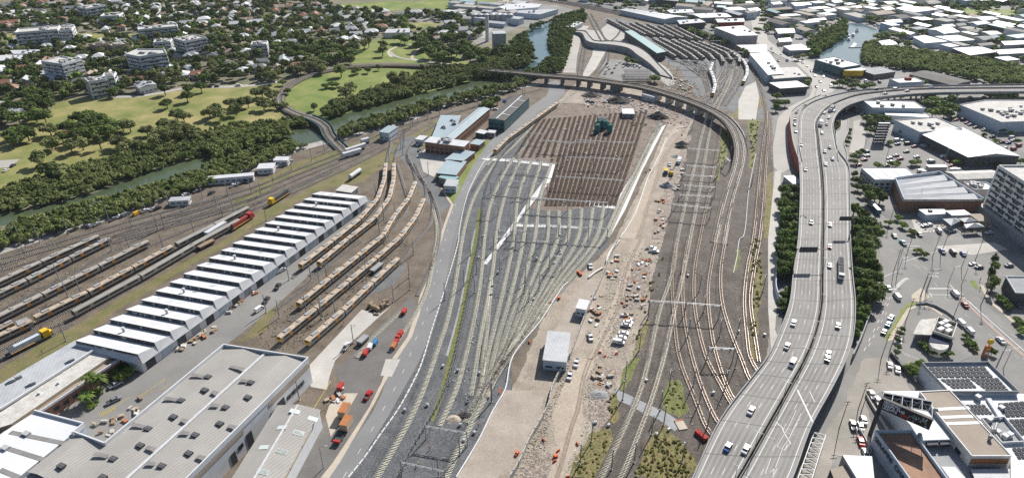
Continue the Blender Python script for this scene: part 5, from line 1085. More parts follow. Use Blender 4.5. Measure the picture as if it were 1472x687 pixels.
# billboard pair
TZ=17.0
a,b=P(*T('e: 222,440')[0],TZ),P(*T('e: 672,632')[0],TZ); 
c=P(*T('f: 628,280')[0],0); 
d=(b-a); u=Vector((d.x,d.y,0)).normalized(); Lb=Vector((d.x,d.y,0)).length; nr=Vector((u.y,-u.x,0)); nr=nr if nr.y<0 else -nr
pole=a+u*.3; bbd=thing('billboard','dark roadside billboard on a thick black pole with white and red lettering','billboard',(pole.x,pole.y,0),lm='the dark billboard')
PH=4.4
mb=MB(); c=a+u*Lb/2; mb.box((c.x,c.y,TZ-PH/2),(Lb,.5,PH),'billboard_black',math.atan2(u.y,u.x)); mb.box((c.x,c.y,TZ+.1),(Lb+.3,1.1,.25),'concrete_dark',math.atan2(u.y,u.x)); partof(bbd,mb,'panel')
for i,t in enumerate(('MINING','KEEPS THE','LIGHTS')): text(bbd,t,a+u*(.7+(.0))+nr*.3+up*(-1.25-i*1.2),u,up,1.45,'print_white',bold=.03)
text(bbd,'ON',a+u*6.6+nr*.3+up*(-3.65),u,up,1.45,'print_red',bold=.03)
mb=MB(); rr=random.Random(4)
for k in range(26):
    t=.58+.38*rr.random(); p=a+u*Lb*t+nr*.27+up*(-1-rr.random()*2.9); mb.box(p,(rr.uniform(.2,.6),.04,rr.uniform(.3,1.1)),rr.choice(['grey_wall','navy_cloth','pale_blue_wall','tan_wall','machine_teal']),math.atan2(u.y,u.x))
partof(bbd,mb,'printed_picture')
mb=MB(); mb.tube((pole.x,pole.y,0),(pole.x,pole.y,TZ-.3),.75,.75,'billboard_black',10); partof(bbd,mb,'pole')
a2,b2=P(*T('e: 232,385')[0],TZ),P(*T('e: 660,462')[0],TZ); d2=b2-a2; u2=Vector((d2.x,d2.y,0)).normalized(); L2=Vector((d2.x,d2.y,0)).length
mb=MB(); c=a2+u2*L2/2; n2=Vector((u2.y,-u2.x,0)); n2=n2 if n2.y<0 else -n2
mb.box((c.x,c.y,TZ-PH/2),(L2,.3,PH),'billboard_black',math.atan2(u2.y,u2.x)); partof(bbd,mb,'back_panel'); mb=MB()
for k in range(6):
    p=a2+u2*L2*k/5+n2*.5; mb.beam((p.x,p.y,TZ-PH),(p.x,p.y,TZ),.22,.22,'white_wall')
    if k<5: q1=a2+u2*L2*(k+1)/5+n2*.5; mb.beam((p.x,p.y,TZ-(PH if k%2 else .2)),(q1.x,q1.y,TZ-(.2 if k%2 else PH)),.15,.15,'white_wall')
    s_=a+u*Lb*k/5*.98; mb.beam((p.x,p.y,TZ-.1),(s_.x,s_.y,TZ-.1),.15,.15,'white_wall')
for z in(TZ-.05,TZ-1.6,TZ-PH): mb.beam((a2+n2*.5).xy.to_3d()+up*z,(b2+n2*.5).xy.to_3d()+up*z,.2,.2,'white_wall')
partof(bbd,mb,'support_frame')
# small billboards
def hoard(s,z0,z1,w_,m,lb,rz=0):
    p=P(*T(s)[0]); r=thing('hoarding',lb,'billboard',(p.x,p.y,0)); mb=MB(); mb.box((p.x,p.y,(z0+z1)/2),(w_,.5,z1-z0),m,rz); partof(r,mb,'panel')
    for sx in(-.35,.35): mb=MB(); mb.box((p.x+sx*w_*math.cos(rz),p.y+.4+sx*w_*math.sin(rz),z0/2+.2),(.4,.4,z0+.4),'dark_steel'); partof(r,mb,'post')
    return r
hoard('4: 480,462',4,9,18,'bright_yellow','yellow hoarding beside the river junction')
lv=thing('louvred_sign','tall dark stack of horizontal louvres beside the slip road','sign tower',(*P(*T('p: 1003,640')[0]).xy,0)); p=Vector(lv.location)
for k in range(7): mb=MB(); mb.box((p.x,p.y,1.5+k*2),(8,1.6,1.5),'dark_wall',0,'roof_metal'); partof(lv,mb,'louvre')
for sx in(-3.9,3.9): mb=MB(); mb.box((p.x+sx,p.y+1,7),(.5,.5,14),'dark_steel'); partof(lv,mb,'post')
# steel truss gantry lying beside the viaduct
q=W('n: 380,330 470,350 360,700 250,700',3.2); tg=thing('truss_gantry','white lattice steel truss gantry beside the viaduct edge','steel truss',(*((q[0]+q[2])/2).xy,0)); mb=MB()
for z in(0,-1.8):
    for a,b in((q[0],q[3]),(q[1],q[2])): mb.beam(a+up*z,b+up*z,.28,.28,'white_paint')
k=9
for i in range(k+1):
    a=q[0].lerp(q[3],i/k); b=q[1].lerp(q[2],i/k); mb.beam(a,b,.2,.2,'white_paint'); mb.beam(a,a-up*1.8,.18,.18,'white_paint'); mb.beam(b,b-up*1.8,.18,.18,'white_paint')
    if i<k: a1=q[0].lerp(q[3],(i+1)/k); b1=q[1].lerp(q[2],(i+1)/k); mb.beam(a,b1,.14,.14,'white_paint'); mb.beam(a,a1-up*1.8,.14,.14,'white_paint'); mb.beam(b-up*1.8,b1,.14,.14,'white_paint')
partof(tg,mb,'lattice')
for t in(0,.5,1):
    for e0,e1 in((q[0],q[3]),(q[1],q[2])): v=e0.lerp(e1,t); mb=MB(); mb.beam((v.x,v.y,0),(v.x,v.y,1.4),.3,.3,'galvanised'); partof(tg,mb,'leg')
r=slabroof('tensile_canopy','pale grey canopy roof below the viaduct truss','n: 600,505 830,515 850,700 720,700',6,'roof_metal','grey_wall'); r=slabroof('ribbed_shed','tan ribbed shed roof beside the pale grey canopy','n: 505,615 630,580 720,700 545,720',4.5,'roof_brown','dark_wall')
# ---------------------------------------------------------------- trees
def crown_np(rng,n_cl=9,per=55,leaf=.13,flat=.8,core=.8):
    """unit crown: clumps of leaf quads around a solid-looking heart, quads only"""
    V=[];F=[]; b=0
    cl=[]
    for i in range(n_cl):
        d=rng.normal(size=3); d/=np.linalg.norm(d); d[2]=abs(d[2])*.9-.15; r=rng.uniform(.35,.85)*(i>0); c=d*r*np.array([1,1,flat]); R=rng.uniform(.22,.42) if i else .5; cl.append((c,R))
    g=np.array([(x,y) for x in(-1,0,1) for y in(-1,0,1)],float)
    for c,R in cl:
        # cube-sphere core
        for ax in range(3):
            for s in(-1,1):
                pts=[]
                for x,y in g:
                    p=np.zeros(3); p[ax]=s; p[(ax+1)%3]=x; p[(ax+2)%3]=y; p/=np.linalg.norm(p); pts.append(c+p*R*core*rng.uniform(.82,1.12))
                V+=pts
                for i in(0,1):
                    for j in(0,1): q=[b+i*3+j,b+(i+1)*3+j,b+(i+1)*3+j+1,b+i*3+j+1]; F.append(q if s>0 else q[::-1])
                b+=9
        d=rng.normal(size=(per,3)); d/=np.linalg.norm(d,axis=1)[:,None]
        for k in range(per):
            n=d[k]; 
            if n[2]<-.55: continue
            p=c+n*R*rng.uniform(.85,1.18); nn=n+rng.normal(size=3)*.55; nn/=np.linalg.norm(nn); t=np.cross(nn,rng.normal(size=3)); t/=np.linalg.norm(t)+1e-9; w_=np.cross(nn,t); L=leaf*rng.uniform(.6,1.3)
            V+=[p-t*L-w_*L*.7,p+t*L-w_*L*.5,p+t*L*.8+w_*L*.7,p-t*L*.7+w_*L*.6]; F.append([b,b+1,b+2,b+3]); b+=4
    return np.array(V),np.array(F).ravel()
rng=np.random.default_rng(11)
BIG=[crown_np(rng,15,62,.105) for _ in range(5)]
TALL=[crown_np(rng,10,60,.10,flat=1.25,core=.62) for _ in range(4)]
SMALL=[crown_np(rng,6,26,.17) for _ in range(8)]
CM={}
def crown_mesh(kind,i,m):
    k=(kind,i,m)
    if k not in CM:
        v,f=(BIG if kind=='b' else TALL)[i]; CM[k]=npmesh('leafy_crown',v,f,m,link=False)
    return CM[k]
def trunk_mesh():
    mb=MB(); mb.tube((0,0,-.02),(0.02,0,.45),.055,.035,'bark',7)
    for a,l in((.3,.35),(2.2,.4),(4.1,.33),(5.4,.3)): mb.tube((0,0,.32),(math.cos(a)*.25,math.sin(a)*.25,.35+l),.026,.012,'bark',5)
    return mb.mesh('trunk')
TM=trunk_mesh(); NT=0
def tree(x,y,r,m='leaf_dark',h=None,kind='b',lm=None,label=None,name='leafy_tree'):
    """x, y in the place; r crown radius; h height"""
    global NT; NT+=1
    h=h or r*1.9; z=0
    size='small' if r<3.3 else ('large' if r>6.2 else 'medium')
    tone={'leaf_dark':'dark green','leaf_olive':'loose olive','leaf_green':'bright green','leaf_mangrove':'grey-green'}[m]
    lb=label or ('%s %s %s tree'%(size,tone,'spreading' if kind=='b' else 'upright'))
    o=thing(name,lb,'tree',(x,y,0),random.uniform(0,6.3),group='trees',auto=label is None)
    c=bpy.data.objects.new('crown',crown_mesh(kind,random.randrange(5 if kind=='b' else 4),m)); C.objects.link(c); c.parent=o
    vr=h*(.52 if kind=='b' else .43); c.scale=(r,r*random.uniform(.85,1.1),vr); c.location=(0,0,h-vr*(.95 if kind=='b' else 1.2))
    t=bpy.data.objects.new('trunk',TM); C.objects.link(t); t.parent=o; t.scale=(h*.8,h*.8,h*.8)
    if lm: LM.append((lm,Vector((x,y,0))))
    return o
random.seed(21)
def trees(s,r,m,kind='b',jit=.2,h=None):
    for x,y in T(s):
        rr=r*random.uniform(1-jit,1+jit); hh=(h or rr*1.9)*random.uniform(.9,1.1)
        p=P(x,y,hh*.55); tree(p.x,p.y,rr,m,hh,kind)
# tree row between service track and viaduct, then the right-hand row (coordinates are crown centres)
trees('8: 95,400 160,400 110,440 165,445 100,480 160,490 110,525 160,530 105,565 165,570 100,610 160,615 100,655 155,660',4.2,'leaf_dark',h=9)
trees('12: 80,15 140,15 90,55 140,60 85,100 135,105 80,150 135,155 90,185',4.0,'leaf_dark',h=9)
trees('12: 100,320 100,365',3.0,'leaf_green',h=5); trees('12: 95,395 120,290',2.0,'leaf_green',h=3.5)
trees('8: 570,400 625,415 650,440 590,440 500,510 545,540 520,590 590,590 510,640 570,640 620,640 540,680',4.6,'leaf_dark',h=9)
trees('8: 510,345 520,385 500,310',3.0,'leaf_dark',h=5)
trees('12: 510,25 570,40 610,20 520,80 590,90 540,140 600,150 520,200 570,210 625,220 530,260 590,270 625,290 540,310 590,330',4.6,'leaf_dark',h=10)
trees('12: 530,370 560,400 540,440 515,490 500,530',3.2,'leaf_green',h=6)
trees('12: 1300,110 1310,150 1280,190 1300,230 1290,270',2.6,'leaf_dark','t',h=8)
trees('g: 1420,360 1460,400 1300,205 1330,250',2.2,'leaf_green',h=3.5)
trees('g: 950,500 990,540 1020,590 1050,620 980,560',1.8,'leaf_green',h=2.4); trees('g: 380,480 360,540 400,440 365,600 350,650',1.5,'leaf_dark',h=2.4)
trees('g: 580,575 618,612 678,648 745,660 812,658',1.9,'leaf_dark',h=3.0,jit=.05)
trees('e: 480,180 540,150 500,215 570,135 450,170',2.0,'leaf_green',h=4)
trees('8: 635,262 740,250 720,255 860,240 830,245 1090,240 1120,230 1455,235',3.2,'leaf_green',h=5)
trees('8: 400,30 395,55',3,'leaf_green',h=4); trees('p: 730,560 735,600 725,640 740,530',2.4,'leaf_dark',h=3.5); trees('p: 640,470 650,510',3.4,'leaf_olive',h=5)
trees('8: 495,205 500,240 520,190 540,180',2.8,'leaf_olive',h=5); trees('8: 840,85 860,110 770,70',2.2,'leaf_olive',h=4)
trees('p: 900,140 870,150 930,130 800,130 770,140 690,120 660,110 1330,90 1400,110',4.5,'leaf_dark',h=7)
trees('p: 370,110 350,140 110,230 120,290 100,330 180,290 380,90',4.2,'leaf_dark',h=7)
trees('p: 900,430 960,420 1010,430 930,460 1060,430 990,460 940,530',4.5,'leaf_dark',h=7)
trees('4: 920,590 960,570 1010,600 1050,570 950,640 1020,640 1060,620 1280,545 1330,545 1400,550 930,560',6,'leaf_dark',h=9)
trees('3: 660,340 690,350 820,450 1410,170 1370,90 1330,290 1340,300',5,'leaf_dark',h=7)
trees('16: 870,30 840,50',2.2,'leaf_green',h=4)
# near left
trees('a: 1030,320 1090,280 1120,330 1080,370 1040,360',2.6,'leaf_green',h=4.5); trees('a: 720,500 850,500 760,560 880,490',2.0,'leaf_dark',h=3.4); trees('a: 850,600 820,620 790,640',1.3,'leaf_green',h=1.6)
def palm(x,y,h,lb):
    p=P(x,y,h); r=thing('palm_tree',lb,'palm',(p.x,p.y,0)); mb=MB(); mb.tube((0,0,0),(.3,.2,h),.28,.2,'bark',8); mb.build('trunk',r)
    mb=MB(); rr=random.Random(int(x))
    for i in range(26):
        a=i*2.4; el=rr.uniform(-.1,1.1); L=rr.uniform(3,4.2); prev=None
        for k in range(6):
            t=k/5; rad=L*t*math.cos(el*.6); z=h+L*(math.sin(el)*t-.75*t*t); c=Vector((.3+math.cos(a)*rad,.2+math.sin(a)*rad,z)); wv=.55*math.sin(PI*min(1,t+.12))+.05; sd_=Vector((-math.sin(a),math.cos(a),0))*wv
            cur=(c-sd_-Vector((0,0,.25*wv)),c,c+sd_-Vector((0,0,.25*wv)))
            if prev: mb.face([prev[0],prev[1],cur[1],cur[0]],'leaf_green'); mb.face([prev[1],prev[2],cur[2],cur[1]],'leaf_green')
            prev=cur
    mb.build('crown',r)
palm(*T('a: 770,375')[0],9,'tall fan-crowned palm rising beside the low brick office'); palm(*T('a: 850,385')[0],8,'shorter leaning palm beside the taller one at the brick office'); palm(*T('a: 740,540')[0],5,'low palm at the foot of the brick office wall')
# park trees
trees('5: 60,75 120,60 150,75 90,100',6.5,'leaf_dark',h=11); trees('5: 280,50 285,130 305,125 215,215 300,275 330,285 265,280',6,'leaf_olive',h=11)
trees('5: 400,30 470,50 440,80 560,30 540,70 600,60',7,'leaf_dark',h=12); trees('5: 400,150 465,130 565,120 660,115',5.2,'leaf_olive','t',h=11)
trees('5: 690,120 740,140 800,150 720,160 700,30 740,30 840,60 900,110',6.2,'leaf_olive',h=10); trees('5: 930,20 980,30 1030,40 1080,50 930,60 960,90 1010,85 1110,75',6.5,'leaf_olive',h=11); trees('5: 620,20 650,40 350,90 500,20',5.5,'leaf_dark',h=10)
trees('1: 955,590',6,'leaf_dark',h=10); trees('1: 1080,505 1150,495 1070,550 940,510 650,520 690,490',6,'leaf_dark',h=11); trees('1: 440,670 500,660 550,670 580,685',7,'leaf_dark',h=11)
trees('1: 260,590 180,570 130,610 60,600 30,660 100,670 200,660 250,660 160,530 220,530',7,'leaf_dark',h=11); trees('1: 1010,650 1050,665 1240,620 1320,590 1380,590 1420,580 1260,650 1350,620 1200,640 1465,530',6,'leaf_olive',h=11)
trees('2: 485,400',8,'leaf_olive',h=13); trees('2: 540,490 510,520',6,'leaf_olive','t',h=12); trees('2: 565,410 400,490 430,480 460,485',4,'leaf_dark',h=6); trees('2: 560,240 645,240 620,250 725,250 725,285',6,'leaf_olive','t',h=13); trees('2: 830,215 850,225',7,'leaf_dark',h=11)
trees('2: 780,440 850,435 800,460',6.5,'leaf_olive',h=12); trees('2: 930,225 960,240 1000,230 1040,260 1080,290 940,260 1100,220 1120,300 1150,280 1060,320 1000,290 1200,290 1240,280 1230,320 1280,300 1330,300 1380,300 1420,280 1300,340 960,200 1190,250 1150,210',8,'leaf_dark',h=14)
trees('2: 250,390 210,400 360,370 330,350 60,430 100,440 120,420 30,520 90,540 40,590 290,380 380,390',6.5,'leaf_olive',h=12)
trees('2: 70,230 120,260 180,260 230,270 300,280 350,260 400,250 450,270 500,290 550,300 420,300 480,320 370,310 540,330 260,310 140,210 320,240 200,310 130,290 560,270 400,330',7,'leaf_dark',h=12)
trees('i: 850,170 880,150 920,150 950,140 830,200 890,190',4,'leaf_dark',h=8); trees('j: 942,185',1.3,'leaf_green',h=2)
trees('4: 660,200 700,195 760,175 770,200 740,240 800,250 640,210 1240,90 1120,90 1150,110 1380,140 1400,150 1430,140 1450,160 1370,170 1250,220 1270,240 620,110 560,100 600,105 730,75 1020,80 1060,100 1100,95',7,'leaf_dark',h=9)
trees('8: 640,45 700,130 1200,250 1280,245 1330,265 750,560 700,590 780,600 830,640 1260,430 1240,470 1280,490 1160,100 1240,85 1310,120 1345,60 1400,75 1440,120',2.6,'leaf_green',h=4)
trees('12: 860,60 900,85 1400,250 1450,300 1390,380 1440,470 1330,330 1360,350 1460,520 1180,600 1290,640',2.0,'leaf_green',h=3.4)
trees('4: 170,330 200,320 460,455 500,465 380,480 1230,100 1190,120 880,320 1000,300 20,130 40,110 130,140 200,180 250,210 10,60 60,90',3.6,'leaf_olive',h=6)
trees('2: 180,520 150,470 100,600 330,610 240,400 150,600 640,400 700,385 580,400',4,'leaf_olive',h=7)
TREES_NEAR=NT
# the rest of the canopy, and the mangrove belts, as masses nobody could count
def mass(name,label,cat,pts,m,grp=None):
    """pts: list (x,y,z0,r,vr)"""
    Vs=[];Fs=[];b=0
    for x,y,z,r,vr in pts:
        v,f=SMALL[random.randrange(8)]; a=random.uniform(0,6.3); cs,sn=math.cos(a),math.sin(a); X=(v[:,0]*cs-v[:,1]*sn)*r+x; Y=(v[:,0]*sn+v[:,1]*cs)*r+y; Z=v[:,2]*vr+z
        Vs.append(np.stack([X,Y,Z],1)); Fs.append(f+b); b+=len(v)
    if not Vs: return
    o=npmesh(name,np.concatenate(Vs),np.concatenate(Fs),m); o['kind']='stuff'; o['label']=label; o['category']=cat; return o
def fill(s,den,r,h,z=0.):
    """scatter crowns inside a picture polygon laid on the ground; den = square metres per crown"""
    poly=[(v.x,v.y) for v in W(s,z)]; xs=[p[0] for p in poly]; ys=[p[1] for p in poly]; ar=abs(sum(poly[i][0]*poly[(i+1)%len(poly)][1]-poly[(i+1)%len(poly)][0]*poly[i][1] for i in range(len(poly))))/2
    n=int(ar/den); out=[]; k=0
    while len(out)<n and k<n*30:
        k+=1; x=random.uniform(min(xs),max(xs)); y=random.uniform(min(ys),max(ys))
        if inpoly(x,y,poly):
            rr=r*random.uniform(.65,1.25); hh=h*random.uniform(.7,1.2); out.append((x,y,hh*.5,rr,hh*.55))
    return out
MG=[('0: -60,280 0,278 62,256 125,240 200,220 275,198 340,181 380,178 425,173 438,178 442,184 418,186 368,203 312,220 270,231 200,253 140,276 90,291 0,309 -60,322','grey-green mangrove thicket on the park bank of the creek'),
('0: -60,332 0,322 40,310 100,295 175,276 200,268 262,249 312,229 368,212 420,204 440,206 430,210 368,236 300,262 250,276 195,296 125,318 50,338 -60,368','mangrove thicket between the creek and the creek road'),
('0: 460,163 480,150 508,142 553,127 593,111 625,107 663,104 700,90 735,82 744,96 736,98 720,104 693,112 640,125 553,147 488,165 468,172','mangrove thicket inside the loop railway'),
('0: 480,186 500,178 560,160 640,138 700,125 735,120 745,112 760,116 745,122 700,135 640,147 583,168 518,186 490,194','low mangroves on the railway side of the creek'),
('0: 700,90 728,76 742,56 768,42 800,27 835,16 800,30 770,37 757,45 756,56 766,70 768,86 752,96 740,98','dense mangroves on the outer bend of the river'),
('0: 792,38 808,28 838,16 842,26 822,50 816,75 810,100 790,106 770,112 750,118 745,110 757,104 772,99 794,83 789,60','dense mangroves between river and railway'),
('4: 220,260 340,160 440,130 458,150 450,200 400,230 310,285 290,322 240,320','mangroves on the near shore of the river bend'),
('4: 545,280 560,240 620,245 700,280 800,280 940,305 1250,345 1500,400 1500,485 1330,475 1000,415 700,375 570,360 545,345','broad mangrove belt between the river bend and the viaduct')]
random.seed(7)
for i,(s,lb) in enumerate(MG):
    near=i<2; mass('mangrove_thicket',lb,'mangroves',fill(s,7 if near else 11,2.6 if near else 3.6,5.2 if near else 7,(0,3.2,1,4,2,2,3,3)[i]),'leaf_mangrove' if i in(0,1,2,3,7) else 'leaf_dark')
for s,lb in (('290,222 312,208 340,200 380,192 415,185 420,196 368,212 318,230','overgrown narrow stretch of creek under mangroves'),('600,104 640,100 668,99 700,104 738,107 738,116 700,114 660,110 620,112','tall mangroves in front of the loop railway')): mass('mangrove_thicket',lb,'mangroves',fill('0: '+s,9,3.2,8,1),'leaf_mangrove')
for s,lb,dn,r_,h_,m in [('15: 700,680 770,520 830,450 960,470 1040,570 1010,687','rank weeds and scrub between tracks and viaduct',2.0,.6,1.0,'leaf_weed'),('15: 360,660 400,560 500,420 560,430 540,560 470,687','rough weeds beside the haul road',3,.5,.7,'leaf_weed'),('15: 870,260 910,150 960,130 1000,280 960,320','green weed patch between running tracks',3,.6,.8,'leaf_weed'),('15: 530,320 570,210 600,210 600,320','low bushes beside the gravel crossing',4,.7,1.0,'leaf_weed'),('7: 1195,70 1240,70 1245,130 1210,240 1195,340','green weeds between flyover and tracks',8,.8,1.1,'leaf_weed'),('11: 1370,0 1420,0 1440,200 1400,600 1370,600','scrub strip along the service track',7,.9,1.2,'leaf_weed'),('11: 760,300 830,200 860,100 880,60 860,200 790,340 740,520 700,640 690,600','scrub along the edge of the haul road',9,.8,1.1,'leaf_weed'),('7: 1360,0 1420,0 1380,290','grassy scrub beside the flyover end',8,.9,1.1,'leaf_weed'),('l: 400,470 560,470 560,500 400,510','yellowish weeds beside the batching plant',10,1,1.2,'leaf_weed')]:
    mass('scrub',lb,'scrub',fill(s,dn,r_,h_),m)
# ---------------------------------------------------------------- suburb houses
random.seed(31)
HV=[]
for i,(w_,d_,st) in enumerate([(13,9,'hip'),(11,11,'hip'),(15,9,'gable'),(12,8,'gable'),(10,9,'hip'),(16,10,'hip')]):
    q=[Vector((-w_/2,-d_/2)),Vector((w_/2,-d_/2)),Vector((w_/2,d_/2)),Vector((-w_/2,d_/2))]
    mb=MB(); mb.prism([(v.x,v.y) for v in q],0,3.6,'wall_paint'); 
    for a,b in zip(q,q[1:]+q[:1]): winstrip(mb,a,b,1.2,2.6,'glass',3,.45)
    wm=mb.mesh('house_wall'); mb=MB(); roofmesh(mb,q,3.55,st,'roof_paint',2.3,.7)
    if i in(0,2,5): roofmesh(mb,[Vector((-w_*.3,-d_/2-2.5)),Vector((w_*.1,-d_/2-2.5)),Vector((w_*.1,0)),Vector((-w_*.3,0))],3.5,'gable','roof_paint',1.6,.3)
    HV.append((wm,mb.mesh('house_roof')))
RC=[((.72,.73,.73),'white-roofed'),((.72,.73,.73),'white-roofed'),((.50,.52,.53),'pale grey-roofed'),((.50,.52,.53),'pale grey-roofed'),((.30,.31,.32),'mid grey-roofed'),((.33,.17,.115),'terracotta-roofed'),((.72,.73,.73),'white-roofed'),((.42,.44,.46),'pale grey-roofed'),((.15,.155,.165),'charcoal-roofed'),((.40,.30,.24),'tan-roofed')]
WC=[(.72,.72,.70),(.62,.60,.54),(.5,.5,.5),(.66,.62,.55)]
NH=0; HP=[]
def house(x,y,a,sc=1.0,auto=True):
    global NH; NH+=1; rc,rn=random.choice(RC); k=random.randrange(6); wm,rm=HV[k]
    lb=('small ' if sc<.9 else 'broad ' if sc>1.12 else '')+rn+(' gabled' if k in(2,3) else ' hipped')+' suburban house'
    o=thing('house',lb,'house',(x,y,0),a,group='suburban houses',auto=True); o.scale=(sc,sc,random.uniform(1,1.35))
    for nm,me,c in(('wall',wm,random.choice(WC)),('roof',rm,rc)): q=bpy.data.objects.new(nm,me); C.objects.link(q); q.parent=o; q.color=(*c,1)
# obstacles: footprints of everything already standing
OB=[(o.location.x,o.location.y,14 if 'tower' in o.name or 'block' in o.name else 22) for o in bpy.data.objects if o.get('category') in('apartment block','building','warehouse','silo')]
SUB=[T('0: 0,12 60,2 200,-2 480,-1 480,10 560,20 700,24 690,60 640,62 560,50 520,62 500,88 470,96 430,108 400,118 340,118 290,122 200,130 130,134 78,148 60,168 0,185 -60,200 -120,100')]
HOLES=[T('0: 486,4 640,2 700,10 690,22 610,14 560,18 500,16'),T('0: 583,32 645,32 645,45 583,45'),T('0: 0,48 200,46 200,58 0,60')]
def clear(x,y,r,lst): return all((x-a)**2+(y-b)**2>(r+c)**2 for a,b,c in lst)
cand=[]
for gi in range(-60,60):
    for gj in range(0,60):
        X=gi*17+ (gj%2)*4; Y=gj*24; a=.32; x=-420+X*math.cos(a)-Y*math.sin(a); y=420+X*math.sin(a)*1+Y*math.cos(a)
        x+=random.uniform(-2.5,2.5); y+=random.uniform(-3.5,3.5)
        px,py=toPx((x,y,0))
        if not(-60<px<760 and -8<py<200): continue
        if not inpoly(px,py,SUB[0]) or any(inpoly(px,py,h) for h in HOLES): continue
        if not clear(x,y,0,OB) or gj%3==2 and random.random()<.85: continue
        cand.append((x,y,a))
random.shuffle(cand); keep=cand[:285]
for x,y,a in keep: house(x,y,a+random.choice((0,PI/2))+random.uniform(-.06,.06),random.uniform(.8,1.25))
OBH=[(x,y,4.0) for x,y,a in keep]+[(a,b,c*.6) for a,b,c in OB]
rest=[]
tt_=[]
for _ in range(9000):
    px,py=random.uniform(-80,760),random.uniform(-6,185)
    p=P(px,py)
    if not inpoly(px,py,SUB[0]) or any(inpoly(px,py,h) for h in HOLES): continue
    tt_.append((p.x,p.y))
# thin to an even density on the ground
random.shuffle(tt_); sel=[]; cell={}
for x,y in tt_:
    k=(int(x//8),int(y//8))
    if any((x-a)**2+(y-b)**2<49 for i in(-1,0,1) for j in(-1,0,1) for a,b in cell.get((k[0]+i,k[1]+j),[])): continue
    if not clear(x,y,2.6,OBH): continue
    cell.setdefault(k,[]).append((x,y)); sel.append((x,y))
sel.sort(key=lambda q:q[1]); 
room=max(0,300-NT); near_=sel[:int(room)] if False else random.sample(sel[:len(sel)//2],min(room,len(sel)//2)); ns=set(near_)
for x,y in near_:
    r=random.uniform(3.4,6.6); tree(x,y,r,random.choice(['leaf_dark','leaf_dark','leaf_olive','leaf_green']),r*1.8)
pts={'leaf_dark':[],'leaf_olive':[],'leaf_green':[]}
for x,y in sel:
    if (x,y) in ns: continue
    r=random.uniform(3.0,6.8); m=random.choice(['leaf_dark']*5+['leaf_olive']*3+['leaf_green'])
    pts[m]+= [(x+random.uniform(-.35,.35)*r*(k>0),y+random.uniform(-.35,.35)*r*(k>0),r*random.uniform(.8,1.2),r*(1 if k==0 else .7),r*.85) for k in range(2)]
for m,l in zip(pts,('dark suburban tree canopy between the far houses','olive suburban tree canopy between the far houses','bright green garden trees between the far houses')): mass('suburban_tree_canopy',l,'trees',pts[m],m)
# beyond the top of the picture and industrial gaps
far=[]
for _ in range(700):
    px,py=random.uniform(-100,740),random.uniform(-22,-4); p=P(px,py); r=random.uniform(5,10); far.append((p.x,p.y,4,r,r*.8))
for _ in range(260):
    px,py=random.uniform(860,1500),random.uniform(-20,14); p=P(px,py); r=random.uniform(4,9); far.append((p.x,p.y,3,r,r*.8))
for s,n in (('0: 1080,0 1490,10 1490,100 1400,82 1230,30 1150,60 1100,50',300),('0: 840,5 900,8 1000,22 1070,45 1060,52 990,36 900,20',40),('0: 1030,2 1180,4 1300,12 1472,26 1472,34 1250,20 1030,10',30),('0: 1104,20 1180,20 1180,40 1104,40',14),('0: 1300,26 1480,30 1480,60 1300,40',26),('3: 1000,170 1150,230 1290,290 1160,240 990,180',20)):
    pl=T(s)
    k=0
    while k<n:
        px,py=random.uniform(840,1490),random.uniform(0,90)
        if inpoly(px,py,pl): p=P(px,py); r=random.uniform(3,6); far.append((p.x,p.y,3,r,r*.8)); k+=1
mass('distant_treeline','dark line of trees at the far edge of the town and among the far sheds','trees',far,'leaf_dark')
# far industrial sheds ------------------------------------------------
IND=[T('0: 700,-6 1490,-6 1490,60 1440,100 1400,82 1300,58 1245,36 1220,30 1180,30 1150,60 1104,50 1085,20 1060,40 1000,20 940,8 860,2 790,4'),T('0: 640,8 745,8 760,18 740,36 700,40 650,30')]
HOL2=[T('0: 1355,8 1480,8 1480,30 1355,24'),T('0: 1080,0 1100,0 1130,80 1090,60'),T('0: 740,-8 840,4 800,12 740,8'),T('0: 1200,25 1275,40 1240,60 1200,60')]
OB2=[(o.location.x,o.location.y,20) for o in bpy.data.objects if o.get('category') in('building','warehouse','shop')]
cols=[('roof_white','white'),('roof_fibro','warm grey'),('roof_brown','tan'),('roof_white','white'),('roof_metal','pale grey'),('roof_metal','pale grey'),('concrete_grey','dull grey'),('roof_white','white'),('roof_dark','charcoal'),('roof_blue','blue-grey'),('roof_fibro','mid grey'),('roof_teal','green-grey')]
wl=[('grey_wall'),('pale_blue_wall'),('cream_wall'),('dark_wall'),('white_wall')]
sheds=[]; tries=0
while len(sheds)<255 and tries<20000:
    tries+=1; px,py=random.uniform(640,1500),random.uniform(-4,100)**1.0; 
    if not any(inpoly(px,py,q) for q in IND) or any(inpoly(px,py,q) for q in HOL2): continue
    p=P(px,py); L=random.uniform(11,34); Wd_=random.uniform(8,19); R=math.hypot(L,Wd_)/2*.82
    if not clear(p.x,p.y,R,[(a,b,c) for a,b,c in sheds]+[(a,b,c*.9) for a,b,c in OB2]): continue
    sheds.append((p.x,p.y,R)); a=random.choice((.35,.35,.35+PI/2))+random.uniform(-.1,.1)+(0 if px>1050 else -.8); u=Vector((math.cos(a),math.sin(a))); n_=Vector((-u.y,u.x)); c=Vector((p.x,p.y)); h=random.uniform(4.5,8.5)
    q=[c-u*L/2-n_*Wd_/2,c+u*L/2-n_*Wd_/2,c+u*L/2+n_*Wd_/2,c-u*L/2+n_*Wd_/2]; rf,rn=random.choice(cols); g_=random.random()<.6
    bld('factory',('long ' if L>32 else 'small ' if L<20 else '')+rn+(' gable-roofed' if g_ else ' flat-roofed')+' factory',' ',h,random.choice(wl),rf,'gable' if g_ else 'flat',rise=1.6,auto=True,pts=[Vector((v.x,v.y,h)) for v in q])
